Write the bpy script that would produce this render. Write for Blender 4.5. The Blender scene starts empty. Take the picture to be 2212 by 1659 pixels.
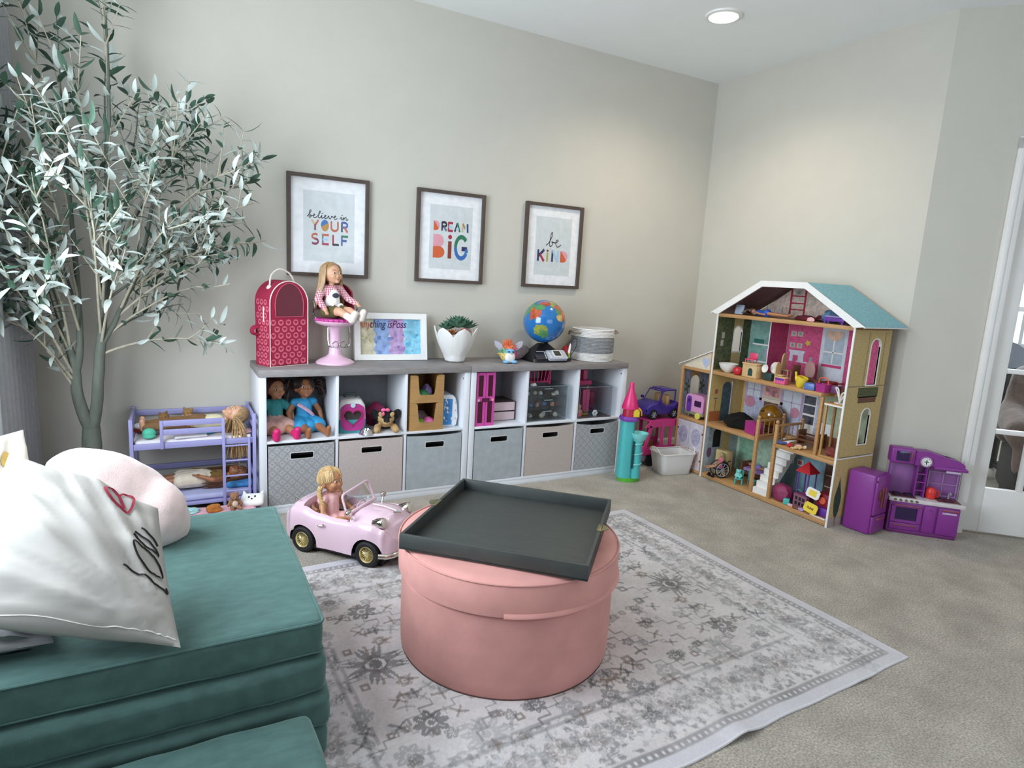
import bpy, bmesh, math, random
from mathutils import Vector as V, Matrix, Euler, noise
from math import pi, sin, cos, sqrt, atan2, hypot
R=math.radians
sc=bpy.context.scene
COL=sc.collection
# ---------------------------------------------------------------- camera, world, exposure, daylight
cam_d=bpy.data.cameras.new('camera'); cam=bpy.data.objects.new('camera',cam_d); COL.objects.link(cam)
cam_d.sensor_fit='HORIZONTAL'; cam_d.sensor_width=36; cam_d.lens=1349.8/2212*36; cam_d.clip_start=.02
def cam_axes(yaw,pitch,roll):
    f=V((sin(yaw)*cos(pitch),cos(yaw)*cos(pitch),-sin(pitch))); r=V((cos(yaw),-sin(yaw),0)); u=r.cross(f)
    return f, r*cos(roll)+u*sin(roll), u*cos(roll)-r*sin(roll)
cf,cr,cu=cam_axes(.50636,.16896,.05665)
cam.matrix_world=Matrix(((cr.x,cu.x,-cf.x,-.374),(cr.y,cu.y,-cf.y,-3.235),(cr.z,cu.z,-cf.z,1.271),(0,0,0,1)))
sc.camera=cam
sc.view_settings.view_transform='Standard'; sc.view_settings.look='None'; sc.view_settings.gamma=1; sc.view_settings.use_curve_mapping=False
sc.view_settings.exposure=.48
sc.cycles.use_denoising=True
sc.cycles.max_bounces=10; sc.cycles.diffuse_bounces=6; sc.cycles.transparent_max_bounces=16
sc.cycles.sample_clamp_indirect=6
w=bpy.data.worlds.new('sky'); sc.world=w; w.use_nodes=True
w.node_tree.nodes['Background'].inputs[0].default_value=(.62,.78,1,1); w.node_tree.nodes['Background'].inputs[1].default_value=1.6
def area_light(name,loc,target,sx,sy,power,col):
    l=bpy.data.lights.new(name,'AREA'); l.shape='RECTANGLE'; l.size=sx; l.size_y=sy; l.energy=power; l.color=col
    o=bpy.data.objects.new(name,l); COL.objects.link(o); o.location=loc
    o.rotation_euler=(V(target)-V(loc)).to_track_quat('-Z','Y').to_euler(); return o
# daylight entering through the two windows (left wall, and the wall behind the camera)
area_light('daylight_left_window',(-.985,-1.22,1.50),(1,-1.22,1.47),1.5,1.55,53,(.84,.93,1))
area_light('daylight_front_window',(1.55,-4.50,1.45),(1.5,0,1.4),2.3,1.5,8.5,(.88,.95,1))
area_light('daylight_next_room',(5.6,-.2,1.7),(4.2,-1.2,.4),1.2,1.2,30,(.9,.96,1))

# ---------------------------------------------------------------- materials
def lin(h):
    h=h.lstrip('#'); o=[]
    for i in (0,2,4):
        c=int(h[i:i+2],16)/255; o.append(c/12.92 if c<=.04045 else ((c+.055)/1.055)**2.4)
    return o+[1]
_M={}
def mat(name,hexc,rough=.6,metal=0,var=.06,scale=30,bump=0,bscale=None,sheen=0,coat=0,spec=.5,detail=3,emit=0,stretch=None,trans=0):
    if name in _M: return _M[name]
    m=bpy.data.materials.new(name); m.use_nodes=True; nt=m.node_tree; b=nt.nodes['Principled BSDF']
    b.inputs['Roughness'].default_value=rough; b.inputs['Metallic'].default_value=metal
    b.inputs['Specular IOR Level'].default_value=spec
    if sheen: b.inputs['Sheen Weight'].default_value=sheen; b.inputs['Sheen Roughness'].default_value=.4
    if coat: b.inputs['Coat Weight'].default_value=coat; b.inputs['Coat Roughness'].default_value=.08
    if trans: b.inputs['Transmission Weight'].default_value=trans
    c=lin(hexc)
    tc=nt.nodes.new('ShaderNodeTexCoord'); n=nt.nodes.new('ShaderNodeTexNoise'); n.inputs['Scale'].default_value=scale; n.inputs['Detail'].default_value=detail
    vec=tc.outputs['Object']
    if stretch:
        mp=nt.nodes.new('ShaderNodeMapping'); mp.inputs['Scale'].default_value=stretch; nt.links.new(vec,mp.inputs['Vector']); vec=mp.outputs['Vector']
    nt.links.new(vec,n.inputs['Vector'])
    r=nt.nodes.new('ShaderNodeValToRGB'); nt.links.new(n.outputs['Fac'],r.inputs['Fac'])
    r.color_ramp.elements[0].position=.3; r.color_ramp.elements[1].position=.7
    r.color_ramp.elements[0].color=[max(0,x*(1-var)) for x in c[:3]]+[1]
    r.color_ramp.elements[1].color=[min(1,x*(1+var)) for x in c[:3]]+[1]
    nt.links.new(r.outputs['Color'],b.inputs['Base Color'])
    if emit: nt.links.new(r.outputs['Color'],b.inputs['Emission Color']); b.inputs['Emission Strength'].default_value=emit
    if bump:
        n2=nt.nodes.new('ShaderNodeTexNoise'); n2.inputs['Scale'].default_value=bscale or scale; n2.inputs['Detail'].default_value=4
        nt.links.new(vec,n2.inputs['Vector'])
        bp=nt.nodes.new('ShaderNodeBump'); bp.inputs['Strength'].default_value=bump; bp.inputs['Distance'].default_value=.01
        nt.links.new(n2.outputs['Fac'],bp.inputs['Height']); nt.links.new(bp.outputs['Normal'],b.inputs['Normal'])
    _M[name]=m; return m
def glassy(name,tint='#ffffff',refl=.06,tr=1.0,rough=.02,fk=.5):
    """thin clear sheet: see-through with a faint mirror reflection"""
    if name in _M: return _M[name]
    m=bpy.data.materials.new(name); m.use_nodes=True; nt=m.node_tree; nt.nodes.clear()
    o=nt.nodes.new('ShaderNodeOutputMaterial'); t=nt.nodes.new('ShaderNodeBsdfTransparent'); g=nt.nodes.new('ShaderNodeBsdfGlossy')
    c=lin(tint); t.inputs[0].default_value=[x*tr for x in c[:3]]+[1]; g.inputs['Roughness'].default_value=rough
    fr=nt.nodes.new('ShaderNodeLayerWeight'); fr.inputs['Blend'].default_value=.25
    mr=nt.nodes.new('ShaderNodeMath'); mr.operation='MULTIPLY_ADD'; mr.inputs[1].default_value=fk; mr.inputs[2].default_value=refl
    nt.links.new(fr.outputs['Fresnel'],mr.inputs[0])
    mx=nt.nodes.new('ShaderNodeMixShader'); nt.links.new(mr.outputs[0],mx.inputs[0]); nt.links.new(t.outputs[0],mx.inputs[1]); nt.links.new(g.outputs[0],mx.inputs[2])
    nt.links.new(mx.outputs[0],o.inputs[0]); _M[name]=m; return m
def attr_mat(name,attr='Col',rough=.9,var=.12,scale=400,bump=.3):
    if name in _M: return _M[name]
    m=mat(name,'#ffffff',rough,var=var,scale=scale,bump=bump,spec=.2); nt=m.node_tree
    b=nt.nodes['Principled BSDF']; a=nt.nodes.new('ShaderNodeAttribute'); a.attribute_name=attr
    r=[n for n in nt.nodes if n.type=='VALTORGB'][0]
    mx=nt.nodes.new('ShaderNodeMix'); mx.data_type='RGBA'; mx.blend_type='MULTIPLY'; mx.inputs[0].default_value=1
    r.color_ramp.elements[0].color=(1-var,1-var,1-var,1)
    nt.links.new(a.outputs['Color'],mx.inputs[6]); nt.links.new(r.outputs['Color'],mx.inputs[7]); nt.links.new(mx.outputs[2],b.inputs['Base Color'])
    return m
# ---------------------------------------------------------------- mesh builder
class MB:
    def __init__(s,T=None): s.bm=bmesh.new(); s.mats=[]; s.T=T or Matrix(); s.flat=False
    def mi(s,m):
        if m is None: return 0
        if m not in s.mats: s.mats.append(m)
        return s.mats.index(m)
    def raw(s,verts,faces,m=None):
        vs=[s.bm.verts.new(s.T@V(v)) for v in verts]; k=s.mi(m)
        for f in faces:
            try: fc=s.bm.faces.new([vs[i] for i in f]); fc.material_index=k
            except ValueError: pass
        return s
    def box(s,lo,hi,m=None,bev=0,seg=2,rot=None):
        lo,hi=V(lo),V(hi); c=(lo+hi)/2; d=hi-lo
        M=s.T@Matrix.Translation(c)@(rot.to_matrix().to_4x4() if rot else Matrix())@Matrix.Diagonal((abs(d.x),abs(d.y),abs(d.z),1))
        r=bmesh.ops.create_cube(s.bm,size=1,matrix=M); fs=set(f for v in r['verts'] for f in v.link_faces); k=s.mi(m)
        for f in fs: f.material_index=k
        if bev:
            es=list({e for v in r['verts'] for e in v.link_edges}); bmesh.ops.bevel(s.bm,geom=es,offset=min(bev,.49*min(abs(d.x),abs(d.y),abs(d.z))),segments=seg,affect='EDGES',profile=.5,material=-1)
        return s
    def ring_pts(s,a,ax,r,seg,ref=None):
        ax=ax.normalized(); x=ax.orthogonal().normalized() if ref is None else (ref-ax*ref.dot(ax)).normalized(); y=ax.cross(x)
        return [a+x*(r*cos(2*pi*i/seg))+y*(r*sin(2*pi*i/seg)) for i in range(seg)]
    def loft(s,rings,m=None,cap0=True,cap1=True,closed=False):
        n=len(rings[0]); vs=[p for r in rings for p in r]; fs=[]
        L=len(rings)
        for j in range(L if closed else L-1):
            for i in range(n):
                a=j*n; b=((j+1)%L)*n; fs.append((a+i,a+(i+1)%n,b+(i+1)%n,b+i))
        if not closed:
            if cap0: fs.append(tuple(range(n-1,-1,-1)))
            if cap1: fs.append(tuple((L-1)*n+i for i in range(n)))
        return s.raw(vs,fs,m)
    def cyl(s,a,b,r,r2=None,seg=16,m=None):
        a,b=V(a),V(b); r2=r if r2 is None else r2
        return s.loft([s.ring_pts(a,b-a,r,seg),s.ring_pts(b,b-a,r2,seg)],m)
    def tube(s,pts,r,seg=8,m=None,closed=False,flat=None):
        pts=[V(p) for p in pts]; n=len(pts); rr=r if isinstance(r,(list,tuple)) else [r]*n; rings=[]; ref=None
        for i in range(n):
            if closed: t=pts[(i+1)%n]-pts[i-1]
            else: t=pts[min(i+1,n-1)]-pts[max(i-1,0)]
            if t.length<1e-9: t=V((0,0,1))
            t.normalize()
            if ref is None: ref=t.orthogonal()
            x=ref-t*ref.dot(t)
            if x.length<1e-6: x=t.orthogonal()
            x.normalize(); ref=x; y=t.cross(x); k=1 if flat is None else flat
            rings.append([pts[i]+x*(rr[i]*cos(2*pi*q/seg))+y*(k*rr[i]*sin(2*pi*q/seg)) for q in range(seg)])
        return s.loft(rings,m,closed=closed)
    def lathe(s,prof,seg=32,m=None,cap0=True,cap1=True,c=(0,0,0),sx=1,sy=1):
        c=V(c); return s.loft([[c+V((r*cos(2*pi*i/seg)*sx,r*sin(2*pi*i/seg)*sy,z)) for i in range(seg)] for r,z in prof],m,cap0,cap1)
    def ell(s,c,r,m=None,seg=16,rings=10,rot=None):
        c=V(c); r=(r,r,r) if not hasattr(r,'__len__') else r; Rm=rot.to_matrix() if isinstance(rot,Euler) else (rot or Matrix.Identity(3)); rs=[]
        for j in range(1,rings):
            t=pi*j/rings; rs.append([c+Rm@V((r[0]*sin(t)*cos(2*pi*i/seg),r[1]*sin(t)*sin(2*pi*i/seg),-r[2]*cos(t))) for i in range(seg)])
        vs=[p for q in rs for p in q]; n=seg; fs=[]
        for j in range(len(rs)-1):
            for i in range(n): fs.append((j*n+i,j*n+(i+1)%n,(j+1)*n+(i+1)%n,(j+1)*n+i))
        vs+= [c+Rm@V((0,0,-r[2])),c+Rm@V((0,0,r[2]))]; a=len(vs)-2
        for i in range(n): fs.append((a,(i+1)%n,i)); fs.append((a+1,(len(rs)-1)*n+i,(len(rs)-1)*n+(i+1)%n))
        return s.raw(vs,fs,m)
    def prism(s,poly,ax,d0,d1,m=None):
        P={'x':lambda u,v,d:V((d,u,v)),'y':lambda u,v,d:V((u,d,v)),'z':lambda u,v,d:V((u,v,d))}[ax]
        n=len(poly); vs=[P(u,v,d0) for u,v in poly]+[P(u,v,d1) for u,v in poly]
        fs=[tuple(range(n)),tuple(range(2*n-1,n-1,-1))]+[(i,i+n,(i+1)%n+n,(i+1)%n) for i in range(n)]
        return s.raw(vs,fs,m)
    def ringprism(s,outer,inner,ax,d0,d1,m=None):
        """a flat plate with one hole; outer and inner have the same number of points"""
        P={'x':lambda u,v,d:V((d,u,v)),'y':lambda u,v,d:V((u,d,v)),'z':lambda u,v,d:V((u,v,d))}[ax]
        n=len(outer); vs=[P(u,v,d) for d in (d0,d1) for pl in (outer,inner) for u,v in pl]; fs=[]
        for i in range(n):
            j=(i+1)%n; o0,i0,o1,i1=0,n,2*n,3*n
            fs+= [(o0+i,o0+j,i0+j,i0+i),(o1+i,i1+i,i1+j,o1+j),(o0+i,o1+i,o1+j,o0+j),(i0+i,i0+j,i1+j,i1+i)]
        return s.raw(vs,fs,m)
    def grid(s,nu,nv,fn,m=None,cu=False,cv=False,flip=False):
        vs=[fn(i/(nu if cu else nu-1),j/(nv if cv else nv-1)) for j in range(nv) for i in range(nu)]; fs=[]
        for j in range(nv if cv else nv-1):
            for i in range(nu if cu else nu-1):
                a,b,c,d=j*nu+i,j*nu+(i+1)%nu,((j+1)%nv)*nu+(i+1)%nu,((j+1)%nv)*nu+i
                fs.append((d,c,b,a) if flip else (a,b,c,d))
        return s.raw(vs,fs,m)
    def rect(s,ax,d,u0,v0,u1,v1,m=None,th=.0006):
        """a printed patch: a very thin plate lying on a surface"""
        return s.prism([(u0,v0),(u1,v0),(u1,v1),(u0,v1)],ax,d,d+th,m)
    def build(s,name,parent=None,m=None,label=None,sharp=38,loc=None,flat=False):
        bmesh.ops.recalc_face_normals(s.bm,faces=s.bm.faces) 
        me=bpy.data.meshes.new(name); s.bm.to_mesh(me); s.bm.free()
        if m is not None and not s.mats: s.mats=[m]
        for x in s.mats: me.materials.append(x)
        if not flat and len(me.polygons):
            me.polygons.foreach_set('use_smooth',[True]*len(me.polygons)); me.set_sharp_from_angle(angle=R(sharp))
        return link(name,me,parent,label,loc)
def link(name,me,parent=None,label=None,loc=None):
    o=bpy.data.objects.new(name,me); COL.objects.link(o)
    if parent: o.parent=parent
    if label: o['label']=label
    if loc: o.location=loc
    return o
def thing(name,label,cat,loc=(0,0,0),rz=0,group=None,rot=None):
    o=bpy.data.objects.new(name,None); COL.objects.link(o); o.empty_display_size=.05
    o.location=loc; o.rotation_euler=rot or (0,0,rz); return tag(o,label,cat,group)
def tag(o,label,cat,group=None):
    o['label']=label; o['category']=cat
    if group: o['group']=group
    return o
def struct(o): o['kind']='structure'; return o
KIDS={}
def dup(root,loc,rz=None,label=None):
    r=root.copy(); COL.objects.link(r); r.location=loc
    if rz is not None: r.rotation_euler=(0,0,rz)
    if label: r['label']=label
    for ch in [o for o in bpy.data.objects if o.parent==root]:
        c=ch.copy(); COL.objects.link(c); c.parent=r
        for g in [o for o in bpy.data.objects if o.parent==ch]:
            d=g.copy(); COL.objects.link(d); d.parent=c
    return r
def fused(items,vox=.004,smooth=3,m=None,name='body',parent=None,label=None,paint=None,inflate=0):
    """one continuous skin grown around tapered limbs: ('c',a,b,ra,rb) and ('e',centre,radii[,rotation])"""
    bm=bmesh.new()
    for it in items:
        if it[0]=='c':
            pts=[]
            for c,r in ((V(it[1]),it[3]+inflate),(V(it[2]),it[4]+inflate)):
                t=bmesh.new(); bmesh.ops.create_icosphere(t,subdivisions=2,radius=r); pts+=[c+v.co for v in t.verts]; t.free()
            vs=[bm.verts.new(p) for p in pts]; h=bmesh.ops.convex_hull(bm,input=vs)
            bad=list({e for e in h['geom_interior'] if isinstance(e,bmesh.types.BMVert)}|{e for e in h['geom_unused'] if isinstance(e,bmesh.types.BMVert)})
            if bad: bmesh.ops.delete(bm,geom=bad,context='VERTS')
        else:
            r=it[2]; r=(r,r,r) if not hasattr(r,'__len__') else r; Rm=it[3].to_matrix().to_4x4() if len(it)>3 and isinstance(it[3],Euler) else (it[3].to_4x4() if len(it)>3 else Matrix())
            bmesh.ops.create_icosphere(bm,subdivisions=3,radius=1,matrix=Matrix.Translation(V(it[1]))@Rm@Matrix.Diagonal((r[0]+inflate,r[1]+inflate,r[2]+inflate,1)))
    bmesh.ops.recalc_face_normals(bm,faces=bm.faces)
    me=bpy.data.meshes.new('tmp'); bm.to_mesh(me); bm.free(); o=bpy.data.objects.new('tmp',me); COL.objects.link(o)
    rm=o.modifiers.new('r','REMESH'); rm.mode='VOXEL'; rm.voxel_size=vox
    if smooth: sm=o.modifiers.new('s','SMOOTH'); sm.iterations=smooth; sm.factor=.5
    dg=bpy.context.evaluated_depsgraph_get(); dg.update()
    me2=bpy.data.meshes.new_from_object(o.evaluated_get(dg)); bpy.data.objects.remove(o); bpy.data.meshes.remove(me)
    me2.materials.clear(); ms=m if isinstance(m,(list,tuple)) else [m]
    for x in ms: me2.materials.append(x)
    if paint: me2.polygons.foreach_set('material_index',[paint(p.center) for p in me2.polygons])
    me2.polygons.foreach_set('use_smooth',[True]*len(me2.polygons)); me2.name=name
    return link(name,me2,parent,label)
def rrect(x0,y0,x1,y1,r,n=5):
    p=[]
    for cx,cy,a in ((x1-r,y1-r,0),(x0+r,y1-r,90),(x0+r,y0+r,180),(x1-r,y0+r,270)):
        p+=[(cx+r*cos(R(a+90*i/n)),cy+r*sin(R(a+90*i/n))) for i in range(n+1)]
    return p
def arc(cx,cy,rx,ry,a0,a1,n): return [(cx+rx*cos(R(a0+(a1-a0)*i/n)),cy+ry*sin(R(a0+(a1-a0)*i/n))) for i in range(n+1)]
def spline(pts,n=6):
    """smooth path through points"""
    P=[V(p) for p in pts]; out=[]
    for i in range(len(P)-1):
        a,b,c,d=P[max(i-1,0)],P[i],P[i+1],P[min(i+2,len(P)-1)]
        for k in range(n):
            t=k/n; out.append(.5*((2*b)+(c-a)*t+(2*a-5*b+4*c-d)*t*t+(3*b-a-3*c+d)*t*t*t))
    return out+[P[-1]]
def ribbon(mb,pts,wd,m,P,th=.0006,closed=False):
    """a flat painted stroke: pts in 2D, P maps (u,v,d) to 3D"""
    n=len(pts); L=[];Rr=[]
    for i in range(n):
        a=pts[(i-1)%n] if closed else pts[max(i-1,0)]; b=pts[(i+1)%n] if closed else pts[min(i+1,n-1)]
        dx,dy=b[0]-a[0],b[1]-a[1]; l=hypot(dx,dy) or 1; nx,ny=-dy/l,dx/l; q=wd[i] if hasattr(wd,'__len__') else wd
        L.append((pts[i][0]+nx*q/2,pts[i][1]+ny*q/2)); Rr.append((pts[i][0]-nx*q/2,pts[i][1]-ny*q/2))
    vs=[P(*p,th) for p in L]+[P(*p,th) for p in Rr]
    mb.raw(vs,[(i,(i+1)%n,n+(i+1)%n,n+i) for i in range(n if closed else n-1)],m)
def text_mesh(txt,size,extr=.0005,bold=0):
    cu=bpy.data.curves.new('t','FONT'); cu.body=txt; cu.size=size; cu.extrude=extr; cu.offset=bold; cu.align_x='CENTER'; cu.align_y='CENTER'
    o=bpy.data.objects.new('t',cu); COL.objects.link(o); dg=bpy.context.evaluated_depsgraph_get(); dg.update()
    me=bpy.data.meshes.new_from_object(o.evaluated_get(dg)); bpy.data.objects.remove(o); return me
# ================================================================ the room
D=.351; HC=2.74; XL=-1.0; XR=3.193; YD=-1.256; XE=4.25; YE=YD-(XE-XR); YF=-4.6
M_wall=mat('wall_paint','#c6c2b8',.85,var=.015,scale=6,bump=.05,bscale=180,spec=.2)
M_ceil=mat('ceiling_paint','#ebedec',.9,var=.01,scale=5,bump=.06,bscale=140,spec=.15)
M_trim=mat('white_trim','#e4e2df',.4,var=.02,scale=8)
M_carpet=mat('carpet','#c6bcae',.98,var=.42,scale=150,bump=.9,bscale=420,spec=.08,sheen=.25,detail=6)
nt=M_carpet.node_tree; b=nt.nodes['Principled BSDF']
# soft brushed patches of the pile on top of the fine tuft speckle
n2=nt.nodes.new('ShaderNodeTexNoise'); n2.inputs['Scale'].default_value=5; n2.inputs['Detail'].default_value=5; n2.inputs['Roughness'].default_value=.65
rp=nt.nodes.new('ShaderNodeValToRGB'); rp.color_ramp.elements[0].position=.35; rp.color_ramp.elements[1].position=.65
rp.color_ramp.elements[0].color=(.80,.79,.77,1); rp.color_ramp.elements[1].color=(1.12,1.12,1.12,1)
mx=nt.nodes.new('ShaderNodeMix'); mx.data_type='RGBA'; mx.blend_type='MULTIPLY'; mx.inputs[0].default_value=1
tcn=[n for n in nt.nodes if n.type=='TEX_COORD'][0]; nt.links.new(tcn.outputs['Object'],n2.inputs['Vector']); nt.links.new(n2.outputs['Fac'],rp.inputs['Fac'])
r0=[n for n in nt.nodes if n.type=='VALTORGB' and n!=rp][0]
nt.links.new(r0.outputs['Color'],mx.inputs[6]); nt.links.new(rp.outputs['Color'],mx.inputs[7]); nt.links.new(mx.outputs[2],b.inputs['Base Color'])
def S(mb,name,m): return struct(mb.build(name,None,m))
S(MB().box((-1.2,-4.8,-.1),(7.6,2.4,0)),'floor',M_carpet)
S(MB().box((-1.2,-4.8,HC),(7.6,2.4,HC+.1)),'ceiling',M_ceil)
S(MB().box((XL-.1,D,0),(XR+.1,D+.1,HC)),'wall_back',M_wall)
S(MB().box((XR,YD,0),(XR+.1,D,HC)),'wall_right',M_wall)
# left wall with a window opening
WY0,WY1,WZ0,WZ1=-2.02,-.42,.62,2.28
mb=MB()
for lo,hi in (((XL-.1,YF,0),(XL,WY0,HC)),((XL-.1,WY1,0),(XL,D,HC)),((XL-.1,WY0,0),(XL,WY1,WZ0)),((XL-.1,WY0,WZ1),(XL,WY1,HC))): mb.box(lo,hi)
S(mb,'wall_left',M_wall)
FX0,FX1=.35,2.75
mb=MB()
for lo,hi in (((XL-.1,YF-.1,0),(FX0,YF,HC)),((FX1,YF-.1,0),(XE+.1,YF,HC)),((FX0,YF-.1,0),(FX1,YF,WZ0)),((FX0,YF-.1,WZ1),(FX1,YF,HC))): mb.box(lo,hi)
S(mb,'wall_front',M_wall)
S(MB().box((XE,YF,0),(XE+.1,YE,HC)),'wall_side',M_wall)
def window(name,T,w,h,nx,ny):
    wb=MB(T); t=.06
    for lo,hi in (((-t,-.02,-t),(0,.03,h+t)),((w,-.02,-t),(w+t,.03,h+t)),((-t,-.02,-t),(w+t,.03,0)),((-t,-.02,h),(w+t,.03,h+t))): wb.box(lo,hi,M_trim,.006)
    o=struct(wb.build(name,None))
    sb=MB(T); 
    for i in range(nx+1): sb.box((w*i/nx-.012,.03,0),(w*i/nx+.012,.05,h),M_trim)
    for j in range(ny+1): sb.box((0,.03,h*j/ny-.012),(w,.05,h*j/ny+.012),M_trim)
    sb.build('sash',o)
    MB(T).box((0,.038,0),(w,.042,h),glassy('window_glass')).build('pane',o)
    return o
window('window_1',Matrix.Translation((XL,WY0,WZ0))@Matrix.Rotation(pi/2,4,'Z'),WY1-WY0,WZ1-WZ0,2,3)
window('window_2',Matrix.Translation((FX1,YF,WZ0))@Matrix.Rotation(pi,4,'Z'),FX1-FX0,WZ1-WZ0,4,3)
# diagonal wall with the French door: s runs along the wall from the corner with the right wall
TD=Matrix.Translation((XR,YD,0))@Matrix.Rotation(R(-45),4,'Z')     # +x along the wall, +y away from the room
LD=(XE-XR)*sqrt(2); DS0,DS1,DH=.425,1.255,2.05
mb=MB(TD); mb.box((0,0,0),(DS0-.01,.1,HC)); mb.box((DS1+.01,0,0),(LD,.1,HC)); mb.box((DS0-.01,0,DH+.01),(DS1+.01,.1,HC)); S(mb,'wall_diagonal',M_wall)
mb=MB(TD)
for x0,x1,z0,z1 in ((DS0-.068,DS0-.004,0,DH+.065),(DS1+.004,DS1+.068,0,DH+.065),(DS0-.068,DS1+.068,DH+.004,DH+.068)):
    mb.box((x0,-.016,z0),(x1,0,z1),M_trim,.005); mb.box((x0+.012,-.022,z0),(x1-.03,-.01,z1),M_trim,.004)
    
mb.box((DS0-.012,-.002,0),(DS0-.002,.1,DH),M_trim); mb.box((DS1+.002,-.002,0),(DS1+.012,.1,DH),M_trim)
S(mb,'trim_1',M_trim)
mb=MB(TD); gx0,gx1,gz0,gz1=DS0+.083,DS1-.083,.265,1.935
for lo,hi in (((DS0,.03,.012),(gx0,.068,DH)),((gx1,.03,.012),(DS1,.068,DH)),((gx0,.03,.012),(gx1,.068,gz0)),((gx0,.03,gz1),(gx1,.068,DH))): mb.box(lo,hi,M_trim,.003)
door=S(mb,'door_1',M_trim)
mb=MB(TD)
for i in range(1,4): x=gx0+(gx1-gx0)*i/4; mb.box((x-.011,.028,gz0),(x+.011,.07,gz1),M_trim,.004)
for j in range(1,5): z=gz0+(gz1-gz0)*j/5-.012; mb.box((gx0,.028,z-.012),(gx1,.07,z+.012),M_trim,.004)
mb.build('muntins',door)
MB(TD).box((gx0,.047,gz0),(gx1,.051,gz1),glassy('door_glass',refl=.03)).build('glass',door)
mb=MB(TD); mb.lathe([(.001,0),(.03,0),(.032,.006),(.012,.012),(.011,.035),(.026,.045),(.03,.058),(.022,.07),(.001,.073)],20,mat('brushed_nickel','#b9b4aa',.3,1)); 
kn=mb.build('door_knob',door); kn.matrix_local=TD@Matrix.Translation((DS1-.045,.03,.95))@Matrix.Rotation(pi/2,4,'X')
# baseboards
def baseb(name,T,x0,x1):
    mb=MB(T); mb.prism([(0,0),(-.014,0),(-.014,.075),(-.010,.088),(-.004,.095),(0,.095)],'x',x0,x1,M_trim); S(mb,name,M_trim)
baseb('baseboard_back',Matrix.Translation((0,D,0)),XL,XR)
baseb('baseboard_right',Matrix.Translation((XR,0,0))@Matrix.Rotation(R(-90),4,'Z'),-D+.014,-YD)
baseb('baseboard_diagonal',TD,0.006,DS0-.07)
baseb('baseboard_left',Matrix.Translation((XL,0,0))@Matrix.Rotation(R(90),4,'Z'),YF,D-.014)
# the neighbouring room behind the glass door
S(MB().box((4.3,1.9,0),(7.6,2.0,HC)),'wall_next_room_back',M_wall)
S(MB().box((7.1,-4.6,0),(7.2,2.0,HC)),'wall_next_room_side',M_wall)
S(MB().box((3.293,-.2,0),(3.393,2.0,HC)),'wall_next_room_near',M_wall)
# recessed ceiling light
M_lamp=mat('lamp_lens','#fff4e0',.5,emit=14,var=.01)
def downlight(x,y,label,power=35):
    t=thing('recessed_light',label,'ceiling light',(x,y,HC-.001),group='recessed ceiling lights')
    MB().lathe([(.098,0),(.095,-.008),(.078,-.012),(.076,-.003),(.076,0)],40,M_trim,False,False).build('trim_ring',t)
    MB().lathe([(.0766,-.0045),(.05,-.0055),(.02,-.006),(.001,-.006)],40,M_lamp,True,True).build('lens',t)
    l=bpy.data.lights.new('downlight','SPOT'); l.energy=power; l.color=(1,.86,.68); l.spot_size=R(150); l.spot_blend=.8; l.shadow_soft_size=.07
    o=bpy.data.objects.new('downlight',l); COL.objects.link(o); o.location=(x,y,HC-.03); return t
downlight(2.33,-.5,'round white recessed light glowing in the ceiling near the corner')
for x,y,q in ((2.33,-3.5,'before the side wall'),(.2,-3.5,'behind the camera')): downlight(x,y,'round white recessed light, added out of view in the ceiling '+q,4)  # unseen downlights added for weak extra light, besides the visible one
# ================================================================ storage units
M_lam=mat('white_laminate','#dfe2e8',.35,var=.015,scale=10)
M_greyw=mat('grey_wood','#8a8584',.55,var=.16,scale=14,stretch=(1.2,9,9),bump=.06,bscale=30)
ZT=.755; ZS=.71; ZM=.375
def unit(x0,label):
    t=thing('cube_storage_unit',label,'storage unit',(x0,0,0)); W=1.142; p=.034
    MB().box((-.004,-.008,ZS+.008),(W+.001,.343,ZT),M_greyw,.003).build('top',t,label='grey wood-look top')
    for i,x in enumerate((0,W-p)): MB().box((x,0,0),(x+p,.335,ZS+.008),M_lam,.0015).build('side_panel',t)
    for x in (.372,.748): MB().box((x+.004,.003,.045),(x+.018,.325,ZS+.008),M_lam,.001).build('divider',t)
    MB().box((p,.002,ZM),(W-p,.325,ZM+.013),M_lam,.001).build('shelf',t)
    MB().box((p,.002,.032),(W-p,.335,.047),M_lam,.001).build('bottom_panel',t)
    MB().box((p,.004,0),(W-p,.018,.032),M_lam,.001).build('plinth',t)
    MB().box((p,.327,.03),(W-p,.333,ZS+.008),mat('cube_shade_grey','#77787d',.7)).build('back_panel',t)  # back colour darkened to carry the shade inside the open cubes
    MB().cyl((W-p-.0011,.02,ZS-.03),(W-p-.0001,.02,ZS-.03),.005,m=mat('cam_cap','#3a3a40',.5)).build('cam_fitting',t)
    return t
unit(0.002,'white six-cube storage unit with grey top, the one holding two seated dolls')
unit(1.150,'white six-cube storage unit with grey top, the one under the globe')
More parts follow.
